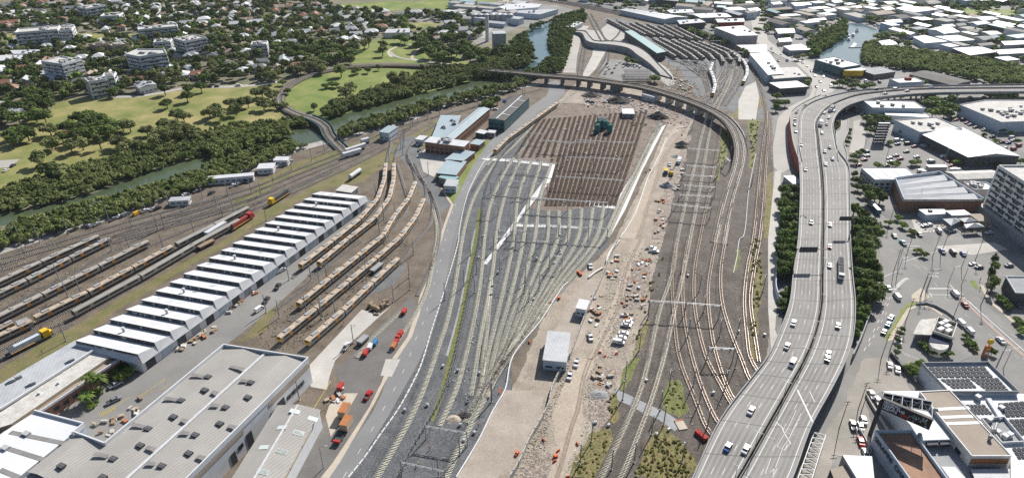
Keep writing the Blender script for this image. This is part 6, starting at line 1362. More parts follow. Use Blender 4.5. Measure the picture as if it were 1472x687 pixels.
# ---------------------------------------------------------------- vehicles
def car_proto(kind):
    r=thing('parked_car' if kind!='truck' else 'truck','x','car'); L,w_={'car':(4.5,1.82),'van':(5.0,1.9),'ute':(5.2,1.88)}[kind]
    prof={'car':[(-2.25,.35),(-2.25,.85),(-1.9,1.0),(-1.45,1.02),(-.85,1.45),(.75,1.47),(1.45,1.0),(2.1,.88),(2.25,.7),(2.25,.35)],'van':[(-2.5,.35),(-2.5,1.7),(-2.3,1.95),(1.1,1.97),(1.9,1.15),(2.4,.95),(2.5,.7),(2.5,.35)],'ute':[(-2.6,.45),(-2.6,1.0),(-.75,1.0),(-.6,1.65),(.75,1.68),(1.4,1.1),(2.4,.98),(2.6,.8),(2.6,.45)]}[kind]
    mb=MB(); n=len(prof)
    def yw(z): return w_/2-(.16 if z>1.3 else .02 if z<.6 else 0)
    for i in range(n):
        a,b=prof[i],prof[(i+1)%n]; mb.face([(a[0],-yw(a[1]),a[1]),(a[0],yw(a[1]),a[1]),(b[0],yw(b[1]),b[1]),(b[0],-yw(b[1]),b[1])],'car_paint')
    mb.face([(x,-yw(z),z) for x,z in prof],'car_paint'); mb.face([(x,yw(z),z) for x,z in prof][::-1],'car_paint'); mb.build('body',r)
    mb=MB(); e=.02
    if kind=='car':
        mb.face([(.78,-.62,1.47+e),(.78,.62,1.47+e),(1.42,.74,1.04+e),(1.42,-.74,1.04+e)],'glass'); mb.face([(-.88,-.6,1.46+e),(-.88,.6,1.46+e),(-1.42,.7,1.06+e),(-1.42,-.7,1.06+e)],'glass')
        for s in(-1,1): mb.face([(-.8,s*.8,1.4),(.7,s*.8,1.4),(1.25,s*.94,1.02),(-1.3,s*.94,1.02)],'glass')
    elif kind=='van':
        mb.face([(1.15,-.66,1.93+e),(1.15,.66,1.93+e),(1.85,.76,1.2+e),(1.85,-.76,1.2+e)],'glass')
        for s in(-1,1): mb.face([(.2,s*.81,1.8),(1.05,s*.81,1.8),(1.6,s*.96,1.25),(.2,s*.96,1.25)],'glass')
    else:
        mb.face([(.78,-.62,1.68+e),(.78,.62,1.68+e),(1.38,.74,1.14+e),(1.38,-.74,1.14+e)],'glass')
        for s in(-1,1): mb.face([(-.5,s*.8,1.58),(.7,s*.8,1.58),(1.2,s*.95,1.14),(-.6,s*.95,1.14)],'glass')
        mb.box((-1.65,0,1.02),(1.7,1.6,.06),'dark_steel')
    mb.build('windows',r)
    for x in(-L*.3,L*.31):
        for s in(-1,1): mb=MB(); mb.tube((x,s*(w_/2-.2),.33),(x,s*(w_/2+.03),.33),.33,.33,'tyre',10); mb.build('wheel',r)
    return r
PROT={k:car_proto(k) for k in('car','van','ute')}
USED=set()
CCOL={'white':(.75,.75,.75),'silver':(.48,.49,.50),'grey':(.22,.23,.24),'black':(.025,.025,.03),'dark':(.05,.05,.06),'red':(.45,.02,.02),'darkred':(.22,.03,.03),'blue':(.04,.09,.30),'teal':(.05,.35,.5),'yellow':(.7,.42,.03)}
def vehicle(p,ang,kind,col,where,group=None,label=None,auto=True):
    cn={'dark':'dark','darkred':'dark red','teal':'bright blue'}.get(col,col); nm={'car':'car','van':'van','ute':'pickup'}[kind]
    r=dup(PROT[kind],p,ang,color=(*CCOL[col],1)); r.name=nm if kind!='car' else 'car'; r['category']=nm; r['group']=group or 'cars and vans'
    lb=label or '%s %s %s'%(cn,nm,where); r['label']=lb
    if label is None: AUTO.append((r,lb,Vector(p)))
    return r
def viadir(p):
    i=min(range(len(XM)-1),key=lambda k:(XM[k]-p).length); d=XM[i+1]-XM[i]; return math.atan2(d.y,d.x)
for s in ['12: 353,45 red car','12: 353,155 silver car','12: 145,485 white car','12: 108,618 silver car','12: 400,500 grey car','12: 345,662 white car','15: 1372,305 white car','15: 1238,515 blue car','15: 1342,528 white car','16: 138,35 white van','16: 342,6 dark car','8: 153,22 dark car','8: 160,70 dark car','8: 190,148 dark car','8: 215,290 dark car','8: 247,594 grey car','8: 355,607 white car','8: 308,80 white car','8: 325,187 silver car','8: 353,163 dark car','8: 370,230 blue car','8: 330,260 white car','p: 343,320 dark car','p: 278,372 dark car','p: 265,440 dark car','p: 262,487 dark car','p: 522,388 white car','p: 560,430 white car','p: 540,488 dark car','p: 605,370 white car','p: 1055,218 white car','p: 1145,180 white van','p: 1250,195 white car','p: 1460,165 blue car','p: 975,178 dark car']:
    a=s.split(); p=P(*T(a[0]+' '+a[1])[0],DZ+.05); vehicle(p,viadir(p)+(PI if toPx(p)[0]<1180 else 0),a[3],a[2],'driving on the viaduct','cars on the viaduct')
def cars(s,kind,cols,dx,dy,where,group,jit=.05):
    for x,y in T(s):
        p=P(x,y,.5); q=P(x+dx,y+dy,.5); d=q-p; p.z=.14; k=kind if kind!='mix' else random.choice(('car','car','car','van','ute')); vehicle(p,math.atan2(d.y,d.x)+random.uniform(-jit,jit),k,random.choice(cols),where,group)
MIX=['white','white','silver','grey','dark','white','blue','darkred','black']
cars('8: 568,185 570,208 553,232 520,262 680,140 780,118 740,120 800,140 745,142 840,155 895,148 905,155 795,185 735,208 700,222 760,226 705,243 855,215 930,236 940,244 1010,215 1040,228 1045,240 680,268 1050,266 1235,105 1360,165 1380,135 1400,105 1345,130 1290,100 1410,120','mix',MIX,3,-.3,'in the car park','cars in the car park')
cars('3: 545,370 550,385 560,398 540,410 535,425 600,375 590,392 655,372 670,380 690,378 705,385 640,385 720,380 735,388 620,360 575,420','mix',['white','white','silver','dark'],2,-1.6,'parked behind the flyover','cars behind the flyover')
cars('2: 1150,240 1165,238 1180,235 1195,232 1210,230 1225,227 1240,223 1255,220 1270,216 1285,212','car',['white','white','silver'],-.6,-1,'before the concrete plant','cars by the concrete plant')
cars('4: 360,485 318,440 305,412 350,438 270,435 225,380 215,300 30,300 20,280 75,310 140,330 190,440','car',MIX,.5,2,'on the arterial road','cars on the arterial road')
cars('11: 800,52 815,70','ute',['white'],3,.3,'parked by the haul road','construction vehicles'); cars('11: 665,478 655,495 640,540 625,565 612,592','mix',['white','silver','white'],3,.4,'in the dusty row','construction vehicles')
cars('11: 450,155 450,562','ute',['white'],.6,2,'on the construction site','construction vehicles'); cars('15: 370,28 332,100','ute',['white'],-.6,2.2,'beside the haul road fence','construction vehicles'); cars('7: 905,258','ute',['white'],0,2,'on the haul road','construction vehicles')
cars('l: 35,280 70,290 180,290 210,190 230,192','car',['silver','white','dark'],3,.2,'in the rubble yard','construction vehicles'); cars('i: 1020,160 1040,170 930,230','car',['white','blue'],2,0,'by the dark-roofed office','cars by the offices'); cars('i: 245,540 265,590 275,620','car',['white','grey'],0,2,'by the front office','cars by the offices')
cars('10: 520,615','ute',['white'],1.6,-2,'on the concrete pad','yard vehicles'); cars('10: 145,180','van',['white'],2,-1,'beside the sawtooth workshop','yard vehicles'); cars('10: 125,272 60,350','ute',['dark','silver'],1.2,-2,'on the workshop access yard','yard vehicles'); cars('10: 20,402','van',['white'],1.7,-1.2,'at the workshop doors','yard vehicles')
cars('14: 645,212','ute',['red'],1.3,-2,'on the dark hardstand','yard vehicles'); cars('13: 655,242 665,152','ute',['silver','grey'],2,-1,'in the workshop lane','yard vehicles')
cars('5: 75,265','car',['dark'],2,-1.2,'at the park kerb','cars at the park'); cars('5: 35,292','car',['white'],2,-1.2,'at the park kerb','cars at the park')
cars('5: 655,572 690,556 722,548 835,525 885,515 905,510 1215,422 1065,430 1130,412 1155,405 1340,380 1400,362 560,600 535,608 340,655 1370,372 1430,355 6: 60,285 130,268 155,262 195,240','mix',['white','silver','grey','dark'],2,-.9,'along the creek road','cars along the creek road'); cars('5: 788,540','van',['yellow'],2,-1,'along the creek road','cars along the creek road')
cars('1: 1205,500 1245,498','car',['dark'],2,0,'beside the park','cars by the park'); cars('1: 1370,493','van',['white'],2,0,'beside the park','cars by the park')
cars('16: 698,40 743,65','car',['white'],-.3,-2,'on the frontage road','cars on the frontage'); cars('16: 595,210 630,245','ute',['white','silver'],-1,-2,'in the fenced yard','cars on the frontage'); cars('16: 548,355 530,392','car',['white'],-.6,-2,'below the billboard','cars on the frontage'); cars('16: 488,385','ute',['grey'],-.6,-2,'below the billboard','cars on the frontage'); cars('16: 533,478','car',['red'],-.6,-2,'below the billboard','cars on the frontage'); cars('16: 560,545','car',['white'],-.6,-2,'by the lettered wall','cars on the frontage')
cars('g: 860,138','van',['white'],-1.5,-1.6,'on the wide intersection','cars at the intersection'); cars('g: 950,235','car',['darkred'],-1.5,-1.6,'on the wide intersection','cars at the intersection'); cars('g: 908,392 988,465','van',['white'],-1.5,-1.5,'passing the restaurant hedge','cars at the intersection'); cars('g: 1265,548','car',['white'],-1.5,-1.5,'beside the red median','cars at the intersection')
cars('g: 300,345','car',['white'],1.3,-2,'in the kerbside queue','cars at the intersection'); cars('g: 275,405','car',['teal'],1.3,-2,'in the kerbside queue','cars at the intersection'); cars('g: 237,472','car',['black'],1.3,-2,'in the kerbside queue','cars at the intersection')
cars('12: 775,22','ute',['teal'],-1.4,-1.4,'waiting at the crossing','cars at the intersection'); cars('12: 1180,145','car',['silver'],2,-.1,'on the cross street','cars at the intersection'); cars('12: 1212,160 1385,150','car',['grey','blue'],2,-.1,'on the cross street','cars at the intersection'); cars('8: 725,668','car',['grey'],-1.4,-1.6,'behind the bus','cars at the intersection')
cars('g: 370,555','car',['silver'],.3,-2,'at the drive-through','cars at the restaurant'); cars('8: 900,610 925,605 1040,630 1060,640 1270,650','car',['white','silver'],2,-.3,'in the canopy yard','cars at the yard'); cars('h: 865,150 845,155 890,155 565,165 600,175','van',['white'],2,0,'behind the brick warehouse','cars at the yard')
cars('4: 1160,560 1180,570 1240,560 1060,680 1080,690 1120,690 8: 1140,20 1160,30 1190,45 1240,60 1300,40 1330,50 1380,60 1420,55 1440,150 1410,170 1330,70 1420,20 p: 700,250 720,270 740,290 690,270 760,300 780,330 720,320 820,370 860,390 700,350 750,360 800,340','mix',MIX+['darkred','black'],2,-.4,'on the industrial lots','cars on the lots')
cars('4: 300,470 320,520 280,500 340,560 230,480 400,470 250,410 10,340 60,350 110,350 180,350 200,360 520,470 560,470 600,480 640,475','mix',MIX+['darkred'],1,1,'beside the arterial road','cars by the arterial road')
cars('12: 690,280 740,330 1000,70 1060,75 1120,85 1400,330 1440,380 8: 830,640 870,660 980,640 1120,600 1160,620','mix',MIX+['darkred'],-1.3,-1.5,'around the intersection','cars at the intersection')
for k in PROT: 
    for c in list(PROT[k].children): bpy.data.objects.remove(c)
    bpy.data.objects.remove(PROT[k])
def big(name,label,cat,s,z,dx,dy,parts,ang=None):
    x,y=T(s)[0]; p=P(x,y,z+1); q=P(x+dx,y+dy,z+1); d=q-p; a=math.atan2(d.y,d.x) if ang is None else ang(p); r=thing(name,label,cat,(p.x,p.y,z),a)
    for nm,boxes in parts:
        mb=MB()
        for b in boxes:
            if b[0]=='t': mb.tube(b[1],b[2],b[3],b[3],b[4],10)
            else: mb.box(b[0],b[1],b[2])
        mb.build(nm,r)
    return r
def wheels(xs,w_=2.3,r=.5): return [('wheel',[('t',(x,s*w_/2-.15,r),(x,s*w_/2+.15,r),r,'tyre')]) for x in xs for s in(-1,1)]
big('tipper_truck','long dark truck and trailer with black covered loads on the viaduct','truck','12: 418,165',DZ+.05,0,1,[('cab',[((-8.6,0,1.7),(2.2,2.4,2.4),'white_wall')]),('windscreen',[((-9.72,0,2.2),(.05,2.1,.9),'glass')]),('load_bed',[((-3.8,0,1.7),(6.4,2.4,1.7),'concrete_grey'),((-3.8,0,2.45),(5.8,2.0,.3),'coal')]),('trailer',[((4.6,0,1.7),(7.4,2.4,1.7),'concrete_grey'),((4.6,0,2.45),(6.8,2.0,.3),'coal')]),('chassis',[((-1,0,.75),(17,1,.3),'dark_steel')])]+wheels((-8.3,-5,-3.6,3,6.5)),ang=lambda p:viadir(p))
big('box_truck','grey-green box truck on the viaduct bend','truck','p: 585,350',DZ+.05,1,0,[('cargo_box',[((.8,0,2.1),(7,2.5,2.6),'concrete_grey')]),('cab',[((-4,0,1.6),(2,2.3,2.1),'white_wall')])]+wheels((-3.6,3)),ang=viadir)
big('box_truck','blue-backed white truck on the viaduct near the exit ramp','truck','p: 490,478',DZ+.05,1,0,[('cargo_box',[((.8,0,2.0),(6,2.4,2.4),'white_wall'),((3.85,0,2),(.1,2.4,2.4),'blue_wall')]),('cab',[((-3.5,0,1.5),(2,2.2,1.9),'white_wall')])]+wheels((-3.1,2.6)),ang=viadir)
big('city_bus','long white and teal bus on the road beside the street trees','bus','8: 610,512',.1,-1.5,-1.55,[('body',[((0,0,1.75),(12,2.5,2.6),'teal_wall'),((0,0,3.08),(11.8,2.3,.12),'roof_white')]),('window_row',[((0,-1.26,2.1),(11,.04,.9),'glass'),((0,1.26,2.1),(11,.04,.9),'glass')]),('windscreen',[((6.01,0,2),(.04,2.2,1.3),'glass')])]+wheels((-3.5,4)))
big('site_truck','white water truck beside dark gravel on the haul road','truck','7: 960,236',.15,.6,-2,[('tank',[((0,0,2),(5.5,2.4,1.8),'white_wall')]),('cab',[((-3.8,0,1.6),(1.8,2.3,2),'white_wall')])]+wheels((-3.4,0,1.8)))
big('dump_truck','dark yellow dump truck standing on the haul road','truck','7: 884,300',.15,0,2,[('tray',[((-.6,0,1.9),(4,2.4,1.2),'bright_yellow')]),('cab',[((2.4,0,1.7),(1.6,2.2,2),'dark_wall')])]+wheels((2.2,-1.5)))
big('dump_truck','small black dump truck next to the yellow one','truck','7: 916,303',.15,0,2,[('tray',[((-.6,0,1.7),(4,2.3,1.1),'dark_wall')]),('cab',[((2.4,0,1.6),(1.6,2.2,1.9),'bright_yellow')])]+wheels((2.2,-1.5)))
for i,(s,lb) in enumerate((('14: 510,312','rust-orange topped bin wagon, the one farther from the skylit shed'),('14: 520,385','rust-orange topped bin wagon standing just before its twin'))):
    big('bin_wagon',lb,'rail wagon',s,.2,1.1,-2,[('hopper',[((0,0,2.2),(5.2,2.9,2.6),'tan_wall'),((0,0,3.6),(5.2,2.9,.2),'rust_orange')]),('underframe',[((0,0,.8),(6,2.4,.3),'dark_steel')])]+wheels((-1.8,1.8),1.4,.45))
big('flat_trailer','low dark flat trailer with red end beside the bin wagons','trailer','14: 490,430',.15,1.1,-2,[('deck',[((0,0,1),(8,2.5,.3),'dark_steel')]),('end_board',[((-4,0,1.3),(.8,2.5,.8),'signal_red')])]+wheels((-2,2),2,.4))
for s,c,lb in (('10: 850,412','signal_red','pink-red covered trolley alone on the hardstand'),('10: 830,540','signal_red','red covered trolley, topmost in its row by the kerb'),('10: 815,562','signal_red','red covered trolley, middle of its row by the kerb'),('10: 805,582','signal_red','red covered trolley, lowest in its row by the kerb'),('10: 790,610','rust_orange','orange trolley below the red trolleys'),('10: 682,590','bright_blue','bright blue skip in the short row on the hardstand'),('10: 655,615','white_wall','pale skip in the short row on the hardstand'),('10: 628,650','signal_red','dark red tug below the blue skip'),('14: 485,160','signal_red','small red forklift by the weedy strip')):
    big('trolley' if 'trolley' in lb else 'skip' if 'skip' in lb else 'tug',lb,'trolley' if 'trolley' in lb else 'skip' if 'skip' in lb else 'work vehicle',s,.14,1.1,-2,[('body',[((0,0,1.1),(3.2,1.7,1.2),c)]),('cover',[((0,0,1.75),(3.3,1.8,.15),c)])]+wheels((-1,1),1.5,.3))
# locomotives and wagons
def loco(a,b,lb,c1,c2,name='locomotive'):
    A=P(*T(a)[0],2); B=P(*T(b)[0],2); L=min(20,(B-A).length); c=(A+B)/2; ang=math.atan2((B-A).y,(B-A).x); r=thing(name,lb,'locomotive',(c.x,c.y,.3),ang)
    for nm,bs in (('hood',[((-1.5,0,2.3),(L-6,1.9,2.3),c1)]),('cab',[((L/2-2.4,0,2.6),(2.6,2.8,3),c2)]),('nose',[((L/2-.6,0,1.9),(1.4,2.2,1.6),c2)]),('underframe',[((0,0,1),(L,2.7,.35),'dark_steel')]),('bogie',[((-L*.3,0,.5),(3.6,2.2,.8),'dark_steel')]),('bogie',[((L*.3,0,.5),(3.6,2.2,.8),'dark_steel')]),('radiator',[((-L/2+2.5,0,3.55),(2.2,1.7,.25),'dark_wall')]),('walkway',[((-1,-1.3,1.25),(L-5,.3,.1),'train_yellow'),((-1,1.3,1.25),(L-5,.3,.1),'train_yellow')])):
        mb=MB(); [mb.box(*q) for q in bs]; mb.build(nm,r)
    LM.append(('the '+' '.join(lb.split()[:2])+' locomotive',Vector(r.location)))
loco('5: 1320,628','5: 1452,545','dark red locomotive with yellow handrails on the grass-edged siding','red_wall','signal_red'); loco('6: 190,408','6: 75,482','yellow-ended black locomotive standing alone on the grass','dark_wall','bright_yellow'); loco('9: 30,660','9: 295,528','yellow and white track machine at the end of the silver trains','pale_blue_wall','bright_yellow','track_machine')
def wag(a,b,lb,kind='box',m='white_wall',name='covered_wagon',w_=2.8):
    A=P(*T(a)[0],2); B=P(*T(b)[0],2); L=(B-A).length; c=(A+B)/2; ang=math.atan2((B-A).y,(B-A).x); r=thing(name,lb,'rail wagon',(c.x,c.y,.3),ang); mb=MB()
    if kind=='box': mb.box((0,0,2.3),(L,w_,2.4),m,0,'roof_white')
    elif kind=='tank': mb.tube((-L/2+.4,0,2.3),(L/2-.4,0,2.3),1.35,1.35,m,14)
    else: mb.box((0,0,1.5),(L,w_,.9),m)
    mb.build('tank' if kind=='tank' else 'body',r); mb=MB(); mb.box((0,0,.95),(L,2.2,.25),'dark_steel'); mb.build('underframe',r)
    for x in(-L*.33,L*.33): mb=MB(); mb.box((x,0,.45),(2.2,2,.6),'dark_steel'); mb.build('bogie',r)
wag('6: 500,208','6: 603,178','white covered wagon, the lowest of three near the main line'); wag('6: 515,185','6: 628,148','long white covered wagon in the middle of three near the main line'); wag('6: 605,128','6: 648,116','short white covered wagon highest of three near the main line')
wag('6: 538,335','6: 600,292','white tank wagon alone in the weedy sidings','tank',name='tank_wagon'); wag('5: 1185,665','5: 1295,600','white-topped wagon with timber sides before the dark red locomotive'); wag('9: 1140,45','9: 1225,2','low timber flat wagon before the sawtooth workshop','flat','timber','flat_wagon')
for i,(a,b) in enumerate((('10: 460,180','10: 490,165'),('10: 665,180','10: 720,135'),('10: 590,590','10: 635,550'),('9: 95,480','9: 160,455'))): wag(a,b,('small grey flat wagon behind the first cream train','grey flat wagon between cream trains beside weeds','dark flat wagon on the concrete pad edge','grey flat wagon between silver trains')[i],'flat','concrete_grey','flat_wagon')
# distant vehicles beyond the countable ones
mb=MB(); nv=0; SH=[(a,b,c*.8) for a,b,c in sheds]+[(a,b,c*.7) for a,b,c in OB2]; VC=['concrete_white','white_wall','grey_wall','dark_wall','roof_metal','blue_wall','red_wall']
while nv<900:
    px,py=random.uniform(700,1490),random.uniform(0,110)
    if not any(inpoly(px,py,q) for q in IND) or inpoly(px,py,HOL2[0]): continue
    p=P(px,py)
    if not clear(p.x,p.y,0,SH): continue
    for k in range(random.randint(1,5)):
        x=p.x+k*2.8; m_=random.choice(VC); mb.box((x,p.y,.75),(1.8,4.4,.9),m_,.1); mb.box((x,p.y-.2,1.3),(1.5,2.4,.5),'glass',.1,m_); nv+=1
o=mb.build('distant_vehicles'); o['kind']='stuff'; o['label']='parked vehicles scattered between the far industrial sheds'; o['category']='vehicles'
# boats
for s,L,lb in (('4: 460,213',9,'white cabin boat moored nearest the mangrove shore'),('4: 487,207',9,'white boat in the middle of the moored three'),('4: 510,180',11,'dark-topped boat moored highest upstream'),('4: 462,232',7,'small pale boat below the moored three')):
    p=P(*T(s)[0]); r=thing('motor_boat',lb,'boat',(p.x,p.y,.1),1.25); mb=MB()
    pr=[(-L/2,-1.5),(L*.15,-1.6),(L/2,0),(L*.15,1.6),(-L/2,1.5)]; mb.prism(pr,0,1.1,'white_wall'); mb.build('hull',r); mb=MB(); mb.box((-.8,0,1.8),(L*.45,2.1,1.4),'white_wall',0,'roof_white' if 'dark' not in lb else 'dark_wall'); mb.build('cabin',r)
gs('sand_bar','4: 470,275 495,245 512,255 490,278',.1,'concrete_white')
wag_=None
p=P(*T('4: 520,275')[0]); r=thing('pontoon','thin floating pontoon beside the pale sandbar','pontoon',(p.x,p.y,.1),.1); mb=MB(); mb.box((0,0,.3),(22,1.6,.6),'concrete_grey'); mb.build('deck',r)
# ---------------------------------------------------------------- poles, masts, gantries
def mast_mesh():
    r=thing('overhead_line_mast','x','mast'); mb=MB(); mb.tube((0,0,0),(0,0,9.6),.23,.17,'galvanised',6); mb.build('pole',r); mb=MB(); mb.beam((0,0,7.4),(2.9,0,7.6),.09,.09,'galvanised'); mb.beam((0,0,8.6),(2.9,0,7.6),.05,.05,'galvanised'); mb.beam((2.6,0,7.6),(2.6,0,6.2),.06,.06,'galvanised'); mb.build('arm',r); mb=MB(); mb.box((0,0,.25),(.7,.7,.5),'concrete'); mb.build('footing',r); return r
MS=mast_mesh()
def masts(s,rz,lb,proto=None):
    for x,y in T(s):
        p=P(x,y); r=dup(proto or MS,p,rz+random.uniform(-.1,.1)); r['group']='railway masts and poles'; r['label']=lb; AUTO.append((r,lb,Vector(p)))
masts('5: 115,687 395,660 628,585 520,600 760,630 908,640 945,625 1050,578 1118,665 1345,542 1245,500 1445,430 1310,440 915,510 970,492 1165,455 835,520 1280,560 9: 20,175 90,10 150,110 390,330 745,60 645,70 940,60 340,230 465,310 380,585 230,20',2.3,'grey overhead line mast')
masts('6: 255,178 275,175 395,195 415,165 475,158 560,100 595,88 670,60 745,75 900,40 770,160 765,240 850,160 845,205 715,120 205,290 100,370 30,440 60,580 320,240 i: 130,330 150,320 185,290 335,320 345,275 440,285 570,210 605,195 780,200 1070,80 1100,90 1120,95 1170,110 1190,110 185,410 130,500 100,580 250,350',1.9,'main line overhead mast')
masts('10: 318,240 290,425 190,235 135,450 60,420 375,455 458,448 382,460 790,360 880,220 885,290 560,595 635,225 408,230 905,90 6: 710,660 800,560 870,480 690,450 735,575 990,320',1.2,'slim yard mast')
masts('z' and '15: 390,610 635,238 870,385 800,440 1120,400 1040,160 1222,180 1075,258 700,600 975,600 455,480 850,300 900,180 570,640 650,120 1280,60 14: 1355,250 250,240 11: 1100,420 1190,560 1075,300 780,460 730,640 1440,300 1010,560 1290,560 7: 1340,150 1400,90 1375,380 1180,330 1035,60 1250,230',1.4,'running-line overhead mast')
masts('m: 120,620 290,500 400,390 345,230 550,190 450,150 600,380 860,640 1040,370 950,540 830,460 740,180 1200,120 1130,200 820,560 1010,100 1380,100 380,560 700,20 k: 380,680 790,100 545,510',.5,'slender fan siding mast')
MAX=None
def gantry(s,lb,H=7.4,posts=(0,1)):
    (x0,y0),(x1,y1)=T(s); a=P(x0,y0,H); b=P(x1,y1,H); c=(a+b)/2; r=thing('overhead_line_gantry',lb,'gantry',(c.x,c.y,0),group='portal gantries over the tracks',auto=True)
    mb=MB(); mb.beam(a,b,.3,.14,'galvanised'); mb.beam(a-up*.6,b-up*.6,.2,.1,'galvanised'); n=max(3,int((b-a).length/1.6))
    for k in range(n): p=a.lerp(b,k/n); q=a.lerp(b,(k+1)/n); mb.beam(p-up*(.6 if k%2 else 0),q-up*(0 if k%2 else .6),.1,.08,'galvanised')
    partof(r,mb,'beam')
    for t in posts: v=a.lerp(b,t); mb=MB(); mb.beam((v.x,v.y,0),(v.x,v.y,H+.6),.3,.3,'galvanised'); partof(r,mb,'post')
    mb=MB()
    for k in range(1,n,2): v=a.lerp(b,k/n); mb.beam(v-up*.5,v-up*1.6,.08,.08,'dark_steel')
    partof(r,mb,'droppers')
for s in ['j: 530,178 990,213','j: 480,358 900,395','j: 740,512 1080,535','j: 640,175 850,190','7: 100,450 555,475','7: 0,590 270,607','7: 270,607 550,625','j: 400,377 495,378','j: 625,285 715,286','j: 650,412 740,412','j: 350,568 465,570']: gantry(s,'grey portal gantry over fan tracks')
for s in ['7: 205,122 470,132','7: 300,212 470,218','7: 470,218 630,226','7: 250,325 400,332','7: 400,332 640,347','j: 850,12 1140,36','7: 370,115 530,125','7: 530,125 700,132','7: 100,78 185,82']: gantry(s,'weathered portal gantry over brown yard')
for s in ['7: 1010,165 1195,178','7: 1000,262 1180,275','7: 980,315 1175,328','7: 985,375 1170,388','7: 960,430 1150,440','7: 920,485 1145,507','11: 790,350 1000,363','11: 1000,363 1200,378','11: 1130,620 1280,625','3: 1140,235 1200,235','3: 1210,335 1290,335','3: 1240,300 1330,300','7: 1225,215 1255,240']: gantry(s,'silver portal gantry across the running lines')
for s in ['3: 950,380 1080,390','3: 970,345 1170,355','3: 1060,360 1170,350','3: 900,350 1060,352']: gantry(s,'pale gantry over the yard throat')
gantry('14: 970,385 1210,425','upper end-of-fan gantry',H=6.6); gantry('14: 830,592 1080,645','lower end-of-fan gantry',H=6.6)
for s in ['10: 905,595 910,600','m: 590,0 660,10','m: 720,0 840,12','m: 925,95 1045,110','m: 1045,222 1155,238']: gantry(s,'short cross-beam gantry over the fan') if '905' not in s else None
# street lights and power poles
def lamp_proto(h,arm,nm,m='galvanised'):
    r=thing(nm,'x','street light' if nm=='street_light' else 'power pole'); mb=MB(); mb.tube((0,0,0),(0,0,h),.16,.1,m,6); mb.build('pole',r); mb=MB()
    if nm=='street_light': mb.beam((0,0,h),(arm,0,h+.4),.1,.1,m); mb.box((arm,0,h+.35),(.9,.35,.15),'roof_metal')
    else: mb.beam((-1.2,0,h-.6),(1.2,0,h-.6),.16,.16,'bark'); mb.beam((-.9,0,h-1.8),(.9,0,h-1.8),.14,.14,'bark')
    mb.build('arm' if nm=='street_light' else 'crossarm',r); return r
LP_=lamp_proto(10,2.2,'street_light'); PP=lamp_proto(13,0,'power_pole','bark')
def poles(s,pr,lb,rz=0):
    for x,y in T(s): p=P(x,y); r=dup(pr,p,rz+random.uniform(-.2,.2)); r['group']='street poles'; r['label']=lb; AUTO.append((r,lb,Vector(p)))
poles('g: 425,390 555,165 285,650 840,365 1088,245 e: 10,540 210,100 1220,190 12: 945,100 720,190 1220,385 8: 692,612 680,220 12: 1190,120 560,140 990,95 795,90 n: 740,190 575,300 p: 1040,380 4: 450,510 630,600',PP,'timber power pole')
poles('12: 880,320 905,300 1110,165 750,130 1110,265 740,210 g: 600,150 620,80 800,60 8: 860,480 545,190 1010,250 16: 1300,70 1350,60 5: 1200,345 1435,250 p: 340,200 430,270 780,230 i: 940,120 485,600 c: 1380,600 10: 365,265 z1: 1,1' .replace(' z1: 1,1',''),LP_,'grey street light')
poles('5: 1065,390',LP_,'floodlight pole by the mangroves')
for o in (MS,LP_,PP):
    for c in list(o.children): bpy.data.objects.remove(c)
    bpy.data.objects.remove(o)
# light mast poles on the viaduct median
for i in range(14,150,11):
    p=XM[i]; r=thing('street_light','twin-armed viaduct light mast','street light',(p.x,p.y,DZ),group='viaduct light masts',auto=True); a=viadir(p)+PI/2; c_,s_=math.cos(a),math.sin(a); mb=MB(); mb.tube((0,0,0),(0,0,8.5),.11,.08,'galvanised',6); mb.build('pole',r); mb=MB(); mb.beam((-c_*1.6,-s_*1.6,8.7),(c_*1.6,s_*1.6,8.7),.08,.08,'galvanised'); mb.build('arm',r)
# ---------------------------------------------------------------- construction clutter
def heap(s,r_,h,m,lb):
    p=P(*T(s)[0]); o=thing('spoil_heap',lb,'spoil heap',(p.x,p.y,.1)); mb=MB(); n=18; B=[]
    for j in range(7):
        t=j/6; R=r_*(1-t)**.85
        B.append([(R*math.cos(2*PI*i/n)*(1+random.uniform(-.12,.12)),R*.75*math.sin(2*PI*i/n)*(1+random.uniform(-.12,.12)),h*t*(1+random.uniform(-.08,.08))) for i in range(n)])
    for j in range(6):
        for i in range(n): mb.face([B[j][i],B[j][(i+1)%n],B[j+1][(i+1)%n],B[j+1][i]],m)
    mb.build('mound',o)
for a in [('l: 300,285',12,5,'coal','dark spoil heap, the largest, under the flyover'),('l: 65,235',9,3.5,'coal','low dark spoil heap beside the rubble yard edge'),('l: 650,425',9,5,'coal','steep dark spoil heap in front of the silver shed'),('7: 972,160',5,2.6,'coal','black gravel heap at the haul road edge, highest of three'),('7: 890,385',5,3,'grey_gravel','grey gravel heap on the haul road, lowest of three'),('7: 945,215',4,1.4,'grey_gravel','flat grey heap beside the white water truck'),('k: 500,230',2.8,.9,'haul_dirt','pale crushed-stone heap inside the end of the fan'),('k: 590,200',3,1.0,'coal','dark stone heap touching the pale one'),('15: 500,210',4,1,'grey_gravel','low grey rubble heap beside the haul road'),('l: 860,660',5,2.5,'coal','dark heap at the haul road below the flyover')]: heap(*a)
